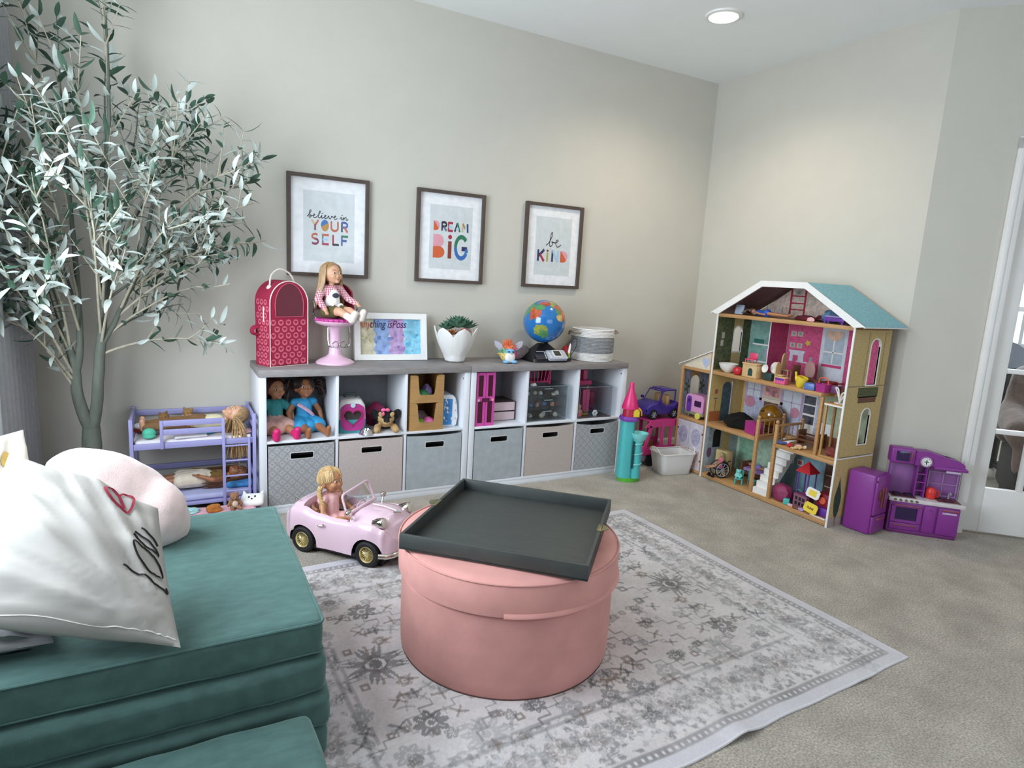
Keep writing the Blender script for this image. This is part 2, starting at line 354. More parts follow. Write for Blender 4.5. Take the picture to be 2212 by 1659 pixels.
# fabric bins
M_pat=mat('bin_quatrefoil','#9d9fa0',.95,var=.10,scale=60,bump=.25,bscale=300)
def cellmat():
    m=mat('bin_tile_print','#a3a4a6',.95,var=.10,scale=60,bump=.15,bscale=300); nt=m.node_tree; b=nt.nodes['Principled BSDF']
    tc=[n for n in nt.nodes if n.type=='TEX_COORD'][0]; mp=nt.nodes.new('ShaderNodeMapping'); mp.inputs['Rotation'].default_value=(0,R(45),0); mp.inputs['Scale'].default_value=(29,29,29)
    nt.links.new(tc.outputs['Object'],mp.inputs['Vector']); sx=nt.nodes.new('ShaderNodeSeparateXYZ'); nt.links.new(mp.outputs['Vector'],sx.inputs[0])
    def math_(op,a,b_=None,v=None):
        n=nt.nodes.new('ShaderNodeMath'); n.operation=op
        nt.links.new(a,n.inputs[0])
        if b_ is not None: nt.links.new(b_,n.inputs[1])
        elif v is not None: n.inputs[1].default_value=v
        return n.outputs[0]
    fx=math_('ABSOLUTE',math_('SUBTRACT',math_('FRACT',sx.outputs[0]),v=.5)); fz=math_('ABSOLUTE',math_('SUBTRACT',math_('FRACT',sx.outputs[2]),v=.5))
    mxx=math_('MAXIMUM',fx,fz); edge=math_('GREATER_THAN',mxx,v=.45)
    r2=math_('ADD',math_('MULTIPLY',fx,fx),math_('MULTIPLY',fz,fz)); dot=math_('LESS_THAN',r2,v=.006)
    ringa=math_('MULTIPLY',math_('GREATER_THAN',r2,v=.035),math_('LESS_THAN',r2,v=.075))
    cr=[n for n in nt.nodes if n.type=='VALTORGB'][0].outputs['Color']
    def mixc(f,c0,col):
        n=nt.nodes.new('ShaderNodeMix'); n.data_type='RGBA'; nt.links.new(f,n.inputs[0]); nt.links.new(c0,n.inputs[6]); n.inputs[7].default_value=lin(col); return n.outputs[2]
    c=mixc(ringa,cr,'#b0b1b3'); c=mixc(edge,c,'#8f9092'); c=mixc(dot,c,'#7b7c7f'); nt.links.new(c,b.inputs['Base Color']); return m
M_tile=cellmat()
M_pinkg=mat('bin_pink_linen','#bdb0ac',.95,var=.07,scale=90,bump=.2,bscale=500)
M_greyl=mat('bin_grey_linen','#a5acb0',.95,var=.10,scale=22,bump=.2,bscale=500)
M_greyl2=mat('bin_warm_linen','#b8aca6',.95,var=.06,scale=90,bump=.2,bscale=500)
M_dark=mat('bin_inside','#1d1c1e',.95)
def bin_(x0,x1,m,label,sag=0):
    t=thing('storage_bin',label,'storage bin',((x0+x1)/2,.003,.0475),group=None); w=(x1-x0)/2-.006; h=.314; n=24
    # front with a cut-out handle
    def top(u): return h-sag*(1-(u/w)**2)
    hw,hz0,hz1=.056,h-.072,h-.042
    ho=[(w*(1-2*i/n),0) for i in range(n)]
    out=[(-w+2*w*i/n,top(-w+2*w*i/n)) for i in range(n+1)]
    mb=MB()
    # front sheet built column-wise so the hole stays open
    us=sorted(set([-w+2*w*i/n for i in range(n+1)]+[-hw,hw]))
    for a,b_ in zip(us,us[1:]):
        if a>=-hw-1e-6 and b_<=hw+1e-6: segs=[(0,0,hz0,hz0),(hz1,hz1,top(a),top(b_))]
        else: segs=[(0,0,top(a),top(b_))]
        for za,zb,zc,zd in segs:
            for y in (0,.005): mb.raw([(a,y,za),(b_,y,zb),(b_,y,zd),(a,y,zc)],[(0,1,2,3)],m)
    bmesh.ops.remove_doubles(mb.bm,verts=mb.bm.verts,dist=1e-5)
    be=[e for e in mb.bm.edges if e.is_boundary and all(v.co.y<.001 for v in e.verts)]
    for e in be:
        v0,v1=e.verts; f=[min(mb.bm.verts,key=lambda q:(q.co-v.co-V((0,.005,0))).length) for v in (v0,v1)]
        fc=mb.bm.faces.new((v0,v1,f[1],f[0])); fc.material_index=0
    mb.build('front',t)
    mb=MB()
    mb.box((-w,.006,0),(-w+.005,.30,h),m); mb.box((w-.005,.006,0),(w,.30,h),m); mb.box((-w,.295,0),(w,.30,h),m); mb.box((-w,.006,0),(w,.30,.005),m)
    mb.build('body',t)
    mb=MB(); mb.ringprism(rrect(-hw-.004,hz0-.004,hw+.004,hz1+.004,.008,5),rrect(-hw,hz0,hw,hz1,.006,5),'y',-.0012,.004,mat('grommet','#c9c7c4',.5)); mb.build('handle_grommet',t)
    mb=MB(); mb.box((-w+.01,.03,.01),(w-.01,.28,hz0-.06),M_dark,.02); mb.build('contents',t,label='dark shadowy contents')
    return t
for x0,x1,m,l,s in ((.036,.377,M_tile,'grey storage bin with diamond tile print, below the two seated dolls',0),
   (.391,.753,M_pinkg,'plain pinkish storage bin below the pet carrier',0),(.767,1.11,M_greyl,'mottled blue-grey storage bin below the wooden box stack',.006),
   (1.184,1.522,M_greyl,'mottled blue-grey storage bin below the pink doll wardrobe',0),(1.538,1.899,M_greyl2,'plain beige storage bin below the clear drawers',.006),
   (1.913,2.256,M_tile,'grey diamond-print storage bin at the far end below the clear display case',.016)): bin_(x0,x1,m,l,s)
# ================================================================ play couch
M_vel=mat('green_velvet','#4c6864',.8,var=.14,scale=22,bump=.12,bscale=260,sheen=.9,spec=.2,stretch=(1,2.2,1))
def velvet(m,lo,hi):
    nt=m.node_tree; b=nt.nodes['Principled BSDF']; b.inputs['Sheen Roughness'].default_value=.35; b.inputs['Sheen Tint'].default_value=lin(hi)
velvet(M_vel,None,'#9fc4be')
def cushion_slab(mb,lo,hi,m,r=.018,puff=.006,seed=0,n=28):
    """soft slab with rounded edges, slightly bulged and wrinkled"""
    lo,hi=V(lo),V(hi); c=(lo+hi)/2; d=(hi-lo)/2
    b2=bmesh.new(); bmesh.ops.create_cube(b2,size=2,matrix=Matrix.Diagonal((d.x,d.y,d.z,1)))
    bmesh.ops.bevel(b2,geom=list(b2.edges),offset=r,segments=4,affect='EDGES',profile=.5)
    ed=[e for e in b2.edges if e.calc_length()>.05]
    bmesh.ops.subdivide_edges(b2,edges=ed,cuts=n,use_grid_fill=True)
    vs=[]
    for v in b2.verts:
        p=v.co.copy(); u=[p[i]/d[i] for i in range(3)]
        for i in range(3):
            j,k=[q for q in range(3) if q!=i]
            if abs(u[i])>.5: p[i]+=math.copysign(puff*(1-u[j]**4)*(1-u[k]**4)*(abs(u[i])-.5)*2,u[i])
        q=p+V((seed,seed*2,0)); p+=v.normal*(.0035*noise.noise(q*9)+.0015*noise.noise(q*28))
        vs.append(p+c)
    idx={v:i for i,v in enumerate(b2.verts)}; fs=[[idx[v] for v in f.verts] for f in b2.faces]; mb.raw(vs,fs,m); b2.free()
sofa=thing('play_couch','green velvet play couch folded into a square stack beside the toy car','couch',(-.482,-1.34,0))
hx,hy=.424,.42
for i,(z0,z1,dx) in enumerate(((.012,.105,.012),(.105,.2,.016),(.2,.3,.008),(.302,.398,0))):
    mb=MB(); cushion_slab(mb,(-hx-dx*.5,-hy-dx,z0),(hx+dx,hy,z1),M_vel,.022 if i<3 else .016,.012 if i<3 else .004,seed=i*3.1)
    c=mb.build('cushion',sofa)
    if i==3:
        path=[(x,y,z1-.006) for x,y in rrect(-hx-.001,-hy-.001,hx+.001,hy+.001,.016,4)]
        MB().tube(path,.0038,6,M_vel,closed=True).build('piping',c)
        MB().tube([(x,y,z1-.085) for x,y in rrect(-hx-.001,-hy-.001,hx+.001,hy+.001,.016,4)],.0025,6,M_vel,closed=True).build('seam',c)
mb=MB(); cushion_slab(mb,(-.98,-2.5,.01),(-.103,-1.815,.2),M_vel,.022,.006,seed=11.3); seat=mb.build('couch_cushion'); tag(seat,'green velvet cushion block lying on the rug in front of the play couch','cushion')
# ================================================================ ottoman and tray
M_pink=mat('pink_velvet','#cb938c',.85,var=.08,scale=9,bump=.1,bscale=300,sheen=.3,spec=.2); velvet(M_pink,None,'#ffd2c8')
ott=thing('storage_ottoman','round pink velvet storage ottoman with lid on the rug','ottoman',(.648,-1.435,.0062))
OR=.372
MB().lathe([(.01,.0),(OR-.012,0),(OR-.006,.01),(OR-.004,.05),(OR-.003,.15),(OR-.004,.262),(OR-.012,.272),(.01,.272)],96,M_pink).build('drum',ott)
lidm=MB(); lidm.lathe([(.01,.276),(OR+.002,.276),(OR+.008,.281),(OR+.009,.30),(OR+.009,.372),(OR+.005,.380),(OR-.006,.386),(OR-.03,.389),(.2,.393),(.01,.394)],96,M_pink)
lid=lidm.build('lid',ott)
MB().tube([( (OR+.008)*cos(a),(OR+.008)*sin(a),.382) for a in [2*pi*i/96 for i in range(96)]],.003,6,M_pink,closed=True).build('piping',lid)
MB().tube([( (OR+.0095)*cos(a),(OR+.0095)*sin(a),.289) for a in [R(-120+125*i/50) for i in range(51)]],.0105,8,M_pink,flat=.32).build('pull_tab',lid)
MB().lathe([(OR-.02,-.005),(OR-.008,-.005),(OR-.008,.001),(OR-.02,.001)],64,mat('dark_welt','#5d4a48',.9),False,False).build('base_welt',ott)
M_tray=mat('tray_wood','#383c3a',.55,var=.14,scale=10,stretch=(1,7,1),bump=.05,bscale=40)
tray=thing('serving_tray','dark grey square serving tray on the pink ottoman','tray',(.670,-1.432,.4015),rz=R(-43.6))
a=.302
MB().box((-a,-a,0),(a,a,.008),M_tray,.001).build('base',tray)
for lo,hi in (((-a,-a,.001),(a,-a+.011,.05)),((-a,a-.011,.001),(a,a,.05)),((-a,-a+.011,.001),(-a+.011,a-.011,.05)),((a-.011,-a+.011,.001),(a,a-.011,.05))):
    MB().box(lo,hi,M_tray,.0012).build('wall',tray)
M_brass=mat('brushed_brass','#8f8a6a',.35,.9)
for sx in (-1,1):
    mb=MB(); x=sx*(a-.0055)
    mb.box((x-.0085,-.03,.0495),(x+.0085,.03,.0525),M_brass,.001)
    mb.prism([(x+sx*.006,-.03)]+[(x+sx*(.006+.022*sin(pi*i/10)),-.03+.06*i/10) for i in range(11)]+[(x+sx*.006,.03)],'z',.0497,.0525,M_brass)
    mb.box((x+sx*.0056,-.02,.03),(x+sx*.0072,.02,.0515),M_brass); mb.build('handle',tray,label='brass handle plate')
# ================================================================ framed prints
M_fr=mat('brown_frame','#4d4039',.5,var=.15,scale=12,stretch=(3,1,1)); M_mat=mat('white_mat','#f0f0f2',.8); M_pap=mat('grey_paper','#d3d8da',.8)
M_fg=glassy('picture_glass',refl=.012,fk=.12)
C=dict(pink='#e0a0ae',or_='#d2643a',navy='#2c2f5c',red='#a92c48',blue='#356db3',och='#b9873b',lb='#a6cbe0',rust='#bf6040',mar='#7c2748',gr='#2f7656',dgr='#2b4a46',ink='#23232b',ind='#41549f',brick='#8c3a2c',olive='#aaa552',tan='#c9b58a',slate='#5f7183')
def Mi(k): return mat('ink_'+k,C[k],.8,var=.03)
def pframe(x,label):
    """wall print: returns thing and a map from print coordinates (0..1 across, 0..1 up) to local 3D"""
    w,h,zt=.438,.537,1.753
    t=thing('picture_frame',label,'picture',(x,D-.001,zt-h),group=None); b=.019
    mb=MB(); mb.ringprism([(0,0),(w,0),(w,h),(0,h)],[(b,b),(w-b,b),(w-b,h-b),(b,h-b)],'y',-.025,0,M_fr); mb.build('frame',t)
    mb=MB(); mb.box((b-.003,-.006,b-.003),(w-b+.003,-.002,h-b+.003),M_mat); q=mb.build('mat_board',t)
    px0,px1,pz0,pz1=.085,w-.078,.082,h-.082
    MB().box((px0,-.0068,pz0),(px1,-.0058,pz1),M_pap).build('print',t)
    MB().box((b,-.0125,b),(w-b,-.0115,h-b),M_fg).build('glass',t)
    def P(u,v,d): return V((px0+(px1-px0)*u,-.0068-d,pz0+(pz1-pz0)*v))
    return t,P
def letter(mb,P,ch,x,y,w,h,cols,tk):
    """block letters as painted strokes, one colour per stroke; x,y lower left"""
    S_=lambda *p: [(x+w*a,y+h*b_) for a,b_ in p]
    st={'Y':[((0,1),(.5,.48)),((1,1),(.5,.48)),((.5,.55),(.5,0))],'U':[[(0,1),(0,.35)]+arc(.5,.35,.5,.3,180,360,10)+[(1,.35),(1,1)]],
     'R':[((.08,0),(.08,1)),[(.1,.95)]+arc(.5,.71,.42,.24,90,-90,8)+[(.1,.47)],((.45,.47),(.95,0))],'E':[((.1,0),(.1,1)),((0,.94),(.95,.94)),((.1,.5),(.8,.5)),((0,.06),(.95,.06))],
     'S':[arc(.52,.74,.42,.22,40,270,12),arc(.48,.27,.45,.24,90,-150,14)],'L':[((.12,0),(.12,1)),((.05,.06),(.95,.06))],'F':[((.12,0),(.12,1)),((.05,.92),(1,.92)),((.12,.5),(.8,.5))],
     'A':[((0,0),(.5,1)),((.5,1),(1,0)),((.2,.32),(.8,.32))],'M':[((0,0),(.08,1)),((.08,1),(.5,.4)),((.5,.4),(.92,1)),((.92,1),(1,0))],
     'I':[((.5,0),(.5,.74))],'G':[arc(.52,.5,.48,.46,40,180,12),arc(.52,.5,.48,.46,180,330,14),((.55,.45),(1,.45)),((.95,.45),(.95,.28))],
     'K':[((.1,0),(.1,1)),((.15,.45),(.95,1)),((.35,.58),(.98,0))],'N':[((.1,0),(.1,1)),((.1,1),(.9,0)),((.9,0),(.9,1))]}[ch]
    asp=1
    for i,s in enumerate(st):
        ribbon(mb,S_(*s),tk,Mi(cols[i%len(cols)]),lambda u,v,d,k=i: P(u,v,.0006+.00012*k))
    if ch=='I':
        n=14; c=(x+.5*w,y+.92*h); mb.raw([P(c[0]+tk*.55*cos(2*pi*q/n),c[1]+tk*.42*sin(2*pi*q/n),.0007) for q in range(n)],[tuple(range(n))],Mi(cols[-1]))
def blob(mb,P,pts,col,d=.0006): mb.raw([P(u,v,d) for u,v in pts],[tuple(range(len(pts)))],Mi(col))
def dhalf(mb,P,x,y,w,h,c1,c2):
    o=[(x,y)]+[(x+w*(.35+.65*cos(a)),y+h*(.5+.5*sin(a))) for a in [R(-90+180*i/14) for i in range(15)]]+[(x,y+h)]
    blob(mb,P,o,c1); blob(mb,P,[(x,y),]+[p for p in o[1:6]]+[(x+w*.3,y+h*.75),(x,y+h)],c2,.0008)
def script(mb,P,strokes,x,y,sx,sy,tk,col):
    for s in strokes:
        pts=[(p.x,p.y) for p in spline([(x+sx*a,y+sy*b_,0) for a,b_ in s],8)]
        ribbon(mb,pts,tk,Mi(col),lambda u,v,d: P(u,v,.0007))
# print one: believe in YOURSELF
t,P=pframe(.189,"brown framed print reading 'believe in YOUR SELF' above the seated doll")
mb=MB(); tk=.032
bel=[[(0,.1),(.3,.5),(.62,1.15),(.5,1.3),(.36,.9),(.3,.1),(.42,-.02),(.62,.12),(.6,.38),(.45,.4),(.6,.3),(.85,.3),(1.1,.42),(1.18,.56),(1.05,.62),(.96,.4),(1.0,.05),(1.2,0),(1.5,.2),(1.95,.95),(1.98,1.25),(1.85,1.1),(1.72,.4),(1.78,.02),(2.0,.08),(2.25,.5),(2.2,.1),(2.35,.02),(2.6,.2),(2.85,.45),(2.85,.6),(2.68,.5),(2.66,.1),(2.85,0),(3.1,.2),(3.3,.52),(3.36,.1),(3.5,.02),(3.7,.3),(3.72,.52),(3.85,.45),(4.1,.32),(4.35,.48),(4.32,.62),(4.15,.5),(4.15,.1),(4.35,0),(4.65,.2)],[(2.2,.82),(2.38,.88)],
 [(5.0,.1),(5.25,.5),(5.25,.1),(5.4,.05),(5.6,.45),(5.62,.02),(5.8,.45),(6.0,.5),(6.0,.1),(6.15,.02),(6.35,.25)],[(5.28,.82),(5.45,.9)]]
script(mb,P,bel,.07,.62,.127,.078,.013,'ink')
for i,(ch,cols) in enumerate((('Y',['tan','rust','mar']),('U',['rust']),('R',['ink','ind','rust']))): letter(mb,P,ch,(.16,.54,.74)[i],.445,(.13,.13,.13)[i],.145,cols,tk)
o=[(.415+.078*cos(R(a_)),.52+.082*sin(R(a_))) for a_ in range(0,360,15)]; blob(mb,P,o,'blue'); blob(mb,P,[(u,v) for u,v in o if v<.54+(u-.415)*.35],'och',.0008)
for i,(ch,cols) in enumerate((('S',['rust','mar']),('E',['slate','rust','lb','red']),('L',['red','ink']),('F',['ind','gr','ind']))): letter(mb,P,ch,(.155,.36,.56,.735)[i],.245,.14,.15,cols,tk)
mb.build('lettering',t)
t,P=pframe(.910,"brown framed print reading 'DREAM BIG', middle one of the three")
mb=MB(); dhalf(mb,P,.09,.6,.14,.15,'pink','or_')
for i,(ch,cols) in enumerate((('R',['navy','ink','slate']),('E',['red','red','lb','red']),('A',['ink','gr','lb']),('M',['tan','och','lb','navy']))): letter(mb,P,ch,(.275,.425,.585,.765)[i],.6,.12 if i<3 else .13,.14,cols,.036)
bx,by,bw,bh=.09,.17,.27,.37
lobe=lambda cy,ry,rx: [(bx+bw*(.45+rx*cos(a_)),by+bh*(cy+ry*sin(a_))) for a_ in [R(-90+180*i/14) for i in range(15)]]
blob(mb,P,[(bx,by+bh*.45)]+lobe(.73,.27,.46)+[(bx,by+bh)],'pink'); blob(mb,P,[(bx,by)]+lobe(.25,.25,.55)+[(bx,by+bh*.48)],'or_',.0008)
letter(mb,P,'I',.42,.17,.12,.37,['brick','red'],.085); letter(mb,P,'G',.605,.17,.29,.37,['gr','blue','navy','blue'],.07)
mb.build('lettering',t)
t,P=pframe(1.638,"brown framed print reading 'be KIND' above the globe")
mb=MB()
be=[[(0,.1),(.5,.5),(1.0,1.4),(1.05,1.9),(.85,1.75),(.7,1.0),(.62,.2),(.8,0),(1.1,.2),(1.15,.6),(.95,.62),(1.3,.55),(1.7,.55),(2.1,.75),(2.1,.95),(1.85,.85),(1.75,.4),(2.0,.02),(2.35,.05),(2.7,.35)]]
script(mb,P,be,.3,.5,.155,.125,.017,'ink')
for i,(ch,cols) in enumerate((('K',['navy','navy','red']),('I',['olive','brick']),('N',['navy','lb','lb']))): letter(mb,P,ch,(.08,.305,.475)[i],.235,(.19,.1,.19)[i],.2,cols,.05)
dhalf(mb,P,.72,.235,.21,.2,'pink','or_'); mb.build('lettering',t)
# ================================================================ rug
import numpy as np
def make_rug():
    L,Wd,st=2.13,1.556,.0042; nu,nv=int(L/st)+1,int(Wd/st)+1; rs=np.random.RandomState(4)
    U,Vv=np.meshgrid(np.linspace(0,L,nu),np.linspace(0,Wd,nv)); base=np.array([.705,.672,.672])
    A=np.ones((nv,nu,3))*base
    def smooth(n,rad):
        q=rs.rand(max(3,int(Wd/rad)),max(3,int(L/rad)));  yi=np.linspace(0,q.shape[0]-1.001,nv); xi=np.linspace(0,q.shape[1]-1.001,nu)
        y0=yi.astype(int);x0=xi.astype(int);fy=(yi-y0)[:,None];fx=(xi-x0)[None]; fy=fy*fy*(3-2*fy); fx=fx*fx*(3-2*fx)
        return q[y0][:,x0]*(1-fy)*(1-fx)+q[y0+1][:,x0]*fy*(1-fx)+q[y0][:,x0+1]*(1-fy)*fx+q[y0+1][:,x0+1]*fy*fx
    n1,n2,n3,n4=smooth(0,.22),smooth(0,.05),smooth(0,.018),smooth(0,.009)
    wear=np.clip(.35+.9*(n1*.5+n2*.3+n3*.2)-.1,0,1)
    def lay(mask,col,al=1.,keep=.5):
        m=(np.clip(mask,0,1)*al*(keep+(1-keep)*wear))[...,None]; A[:]=A*(1-m)+np.array(col)*m
    A*= (1-.10*(n1-.5)-.12*(n2-.5)-.10*(n4-.5))[...,None]; A[...,0]+= .02*(n1-.5)
    e=np.minimum(np.minimum(U,L-U),np.minimum(Vv,Wd-Vv)); along=np.where(np.minimum(U,L-U)<np.minimum(Vv,Wd-Vv),Vv,U)
    ss=lambda a,b,x: np.clip((x-a)/(b-a),0,1)
    band=lambda a,b: ss(a-.003,a+.003,e)*(1-ss(b-.003,b+.003,e))
    dk=(.20,.20,.205); md=(.40,.40,.40); br=(.30,.25,.22); lt=(.80,.79,.81)
    lay(band(.0,.045),(.66,.65,.70),.7); lay(1-ss(.004,.008,e),lt,.7)
    lay(band(.045,.078),dk,.65,.35); lay(band(.054,.066)*((along%.024)<.010),lt,.8,.6)
    lay(band(.085,.30)*(n3*.6+n4*.4>.52),md,.45,.2); lay(band(.085,.30)*(n3*.5+n4*.5>.60),dk,.5,.2); lay(band(.1,.29)*(n4>.66),lt,.5)
    lay(band(.272,.286),dk,.5,.2); lay(band(.30,.312)*(n3>.35),dk,.5,.2)
    def st_(cx,cy,r,fn,col,al=.8,keep=.45):
        for sx in (0,1):
            for sy in (0,1):
                x=L-cx if sx else cx; y=Wd-cy if sy else cy
                i0,i1=max(0,int((x-r)/st)),min(nu,int((x+r)/st)+2); j0,j1=max(0,int((y-r)/st)),min(nv,int((y+r)/st)+2)
                if i1<=i0 or j1<=j0: continue
                X=(U[j0:j1,i0:i1]-x)*(-1 if sx else 1); Y=(Vv[j0:j1,i0:i1]-y)*(-1 if sy else 1); mk=fn(X,Y).astype(float)
                m=(mk*al*(keep+(1-keep)*wear[j0:j1,i0:i1]))[...,None]; A[j0:j1,i0:i1]=A[j0:j1,i0:i1]*(1-m)+np.array(col)*m
    def flower(n,r,k=.35,hole=.2):
        def f(X,Y):
            t=np.arctan2(Y,X); d=np.hypot(X,Y); rr=r*(1-k+k*np.abs(np.cos(n*t/2))); return (d<rr)&~((d<r*hole*1.6)&(d>r*hole))&~((np.abs(np.sin(n*t/2))<.16)&(d>r*.45)&(d<r*.8))
        return f
    def star(r,rot=0):
        def f(X,Y):
            t=np.arctan2(Y,X)+rot; d=np.hypot(X,Y); a=np.abs(np.cos(2*t)); rr=r*(.34+.66*a**7); spk=(np.abs(np.sin(10*t))>.45)|(d<r*.62); return (d<rr)&spk&~((d<r*.3)&(d>r*.2))
        return f
    def sq(r): return lambda X,Y: (np.maximum(np.abs(X),np.abs(Y))<r)&~(np.maximum(np.abs(X),np.abs(Y))<r*.38)
    def line(pts,wd):
        def f(X,Y):
            m=np.zeros_like(X,bool)
            for (x0,y0),(x1,y1) in zip(pts,pts[1:]):
                dx,dy=x1-x0,y1-y0; t=np.clip(((X-x0)*dx+(Y-y0)*dy)/(dx*dx+dy*dy+1e-9),0,1); m|=np.hypot(X-x0-t*dx,Y-y0-t*dy)<wd
            return m
        return f
    cx,cy=L/2,Wd/2
    # field motifs: one quarter, mirrored to four
    M_=[(cx-.655,cy,.115,star(.112,.35),dk,.75),(cx-.60,cy-.33,.06,flower(8,.055),dk,.85),(cx-.60,cy-.12,.05,flower(6,.03),br,.7),(cx-.50,cy-.20,.04,flower(5,.026),md,.8),
     (cx-.76,cy-.22,.05,flower(6,.03),md,.8),(cx-.72,cy-.1,.03,sq(.016),br,.8),(cx-.42,cy-.38,.03,sq(.015),dk,.8),(cx-.36,cy-.42,.03,sq(.015),br,.8),(cx-.29,cy-.40,.04,flower(7,.034),dk,.75),
     (cx-.48,cy-.44,.09,flower(9,.075,.5),md,.5),(cx-.20,cy-.45,.06,flower(5,.045),md,.7),(cx-.05,cy-.46,.05,flower(6,.035),dk,.6),(cx-.12,cy-.34,.03,sq(.018),br,.7),(cx,cy-.20,.12,star(.1,0),md,.6),
     (cx-.2,cy-.1,.06,flower(8,.05),dk,.6),(cx-.33,cy-.2,.04,flower(6,.03),br,.7),(cx-.1,cy-.02,.05,flower(7,.04),md,.6),(cx-.7,cy-.42,.05,flower(7,.045),md,.7),(cx-.72,cy-.33,.02,sq(.012),br,.8),(cx-.43,cy-.05,.03,sq(.018),dk,.7),(cx-.37,cy-.09,.03,flower(5,.022),dk,.7)]
    for m in M_: st_(*m)
    z=[(0,0)]; 
    for i in range(5): z+= [(z[-1][0]+.045,z[-1][1]),(z[-1][0]+.045,z[-1][1]+.028)]
    for ox,oy,sg in ((cx-.79,cy-.37,1),(cx-.55,cy-.29,1),(cx-.36,cy-.48,1),(cx-.62,cy+.04,-1),(cx-.30,cy-.30,1)): st_(ox,oy,.32,line([(a,sg*b_) for a,b_ in z],.0028),dk,.65)
    z2=[(0,0)]
    for i in range(4): z2+= [(z2[-1][0],z2[-1][1]+.04),(z2[-1][0]+.035,z2[-1][1]+.04)]
    for ox,oy in ((cx-.80,cy-.14),(cx-.50,cy-.46),(cx-.25,cy-.28)): st_(ox,oy,.3,line(z2,.0028),dk,.6)
    for k in range(46):
        x=rs.uniform(cx-.80,cx); y=rs.uniform(cy-.5,cy); a=rs.uniform(0,6.3); l=rs.uniform(.03,.06)
        br_=[(0,0),(l*cos(a),l*sin(a))]; b2=[(l*.5*cos(a),l*.5*sin(a)),(l*.8*cos(a+.7),l*.8*sin(a+.7))]; b3=[(l*.5*cos(a),l*.5*sin(a)),(l*.8*cos(a-.7),l*.8*sin(a-.7))]
        st_(x,y,.07,line(br_,.0035),(md,dk,br)[k%3],.7); st_(x,y,.07,line(b2,.005),(md,dk,br)[k%3],.7); st_(x,y,.07,line(b3,.005),(md,dk,br)[k%3],.7)
    for k in range(40): st_(rs.uniform(cx-.8,cx),rs.uniform(cy-.5,cy),.04,(sq(.011),flower(6,.018),flower(5,.024))[k%3],(md,br,dk)[k%3],.6)
    for k in range(26):   # border florals
        t=k/26*L/2; st_(t+.04,.19,.07,flower(5+k%4,rs.uniform(.03,.055),.5),(md,dk,br)[k%3],.45,.15)
        if k<18: st_(.19,k/18*Wd/2+.04,.07,flower(5+k%4,rs.uniform(.03,.055),.5),(md,dk,br)[k%3],.45,.15)
    A*= (1-.05*rs.rand(nv,nu))[...,None]
    # mesh with a slightly rumpled near edge
    me=bpy.data.meshes.new('rug'); X=U-L/2; Y=Vv-Wd/2
    nedge=np.clip(1-Vv/.30,0,1); rip=np.exp(-((U-1.25)/.055)**2)*.016*nedge**2+np.exp(-((U-1.83)/.05)**2)*.005*nedge**2
    wob=.003*np.sin(U*9+1)*nedge+.002*np.sin(U*23)*nedge; Z=.0055+rip+.0*U; Y=Y+wob; X=X+.004*np.sin(Vv*7)*np.clip(U/L*4-3,0,1)
    co=np.stack([X,Y,Z],-1).reshape(-1,3); nb=len(co); i=np.arange(nv-1)[:,None]*nu+np.arange(nu-1)[None]; q=np.stack([i,i+1,i+nu+1,i+nu],-1).reshape(-1,4)
    rim=np.concatenate([np.arange(nu),np.arange(1,nv)*nu+nu-1,(nv-1)*nu+np.arange(nu-2,-1,-1),np.arange(nv-2,0,-1)*nu]); low=co[rim].copy(); low[:,2]-=.005
    nr=len(rim); k=np.arange(nr); sq_=np.stack([rim[k],nb+k,nb+(k+1)%nr,rim[(k+1)%nr]],-1)
    co=np.concatenate([co,low]); q=np.concatenate([q,sq_]); me.vertices.add(len(co)); me.vertices.foreach_set('co',co.ravel()); me.loops.add(q.size); me.loops.foreach_set('vertex_index',q.ravel())
    me.polygons.add(len(q)); me.polygons.foreach_set('loop_start',np.arange(len(q))*4); me.polygons.foreach_set('loop_total',np.full(len(q),4)); me.update(calc_edges=True)
    ca=me.color_attributes.new('Col','FLOAT_COLOR','POINT'); c4=np.ones((len(co),4)); c4[:nb,:3]=A.reshape(-1,3); c4[nb:,:3]=A.reshape(-1,3)[rim]; c4[:,:3]=np.clip(c4[:,:3]*1.03+.01,0,1)**1.3*.96; ca.data.foreach_set('color',c4.ravel())
    me.materials.append(attr_mat('rug_pile',rough=.95,scale=330,var=.10,bump=.25)); me.polygons.foreach_set('use_smooth',[True]*len(me.polygons))
    o=link('area_rug',me,loc=(.835,-1.405,0)); o.rotation_euler=(0,0,R(1.9)); tag(o,'pale grey distressed area rug with faded floral pattern under the ottoman','rug')
make_rug()
# ================================================================ curtain
M_cur=mat('grey_curtain','#a5a6a8',.9,var=.05,scale=40,bump=.1,bscale=300)
mb=MB()
def cur(u,v):
    y=.33-.74*u; z=.02+2.46*v; return V((-.945+.024*sin(u*2*pi*9.5+.6*sin(v*3))*(.55+.45*(1-v)),y,z))  # widened out of view toward the window to keep its light off the corner
mb.grid(140,24,cur); mb.grid(140,24,lambda u,v: cur(u,v)-V((.003,0,0)),flip=True)
c=mb.build('curtain',None,M_cur); tag(c,'long grey curtain hanging in folds beside the olive tree','curtain')
t=thing('curtain_rod','dark curtain rod above the left window','curtain rod',(-.93,0,2.52)); M_rod=mat('dark_rod','#2d2b2a',.4,.8)
MB().cyl((0,.32,0),(0,-3.1,0),.009,m=M_rod).build('rod',t)
for y in (.31,-3.09): MB().ell((0,y,0),.017,M_rod).build('finial',t)
for y in (.22,-2.95):
    MB().box((-.07,y-.008,-.008),(.0,y+.008,.004),M_rod).box((-.07,y-.02,-.03),(-.064,y+.02,.03),M_rod).build('bracket',t)
for i in range(9):
    a=-.27+.065*i; MB().tube([(.013*cos(q*pi/8),a,.013*sin(q*pi/8)) for q in range(16)],.0016,6,M_rod,closed=True).build('ring',t)
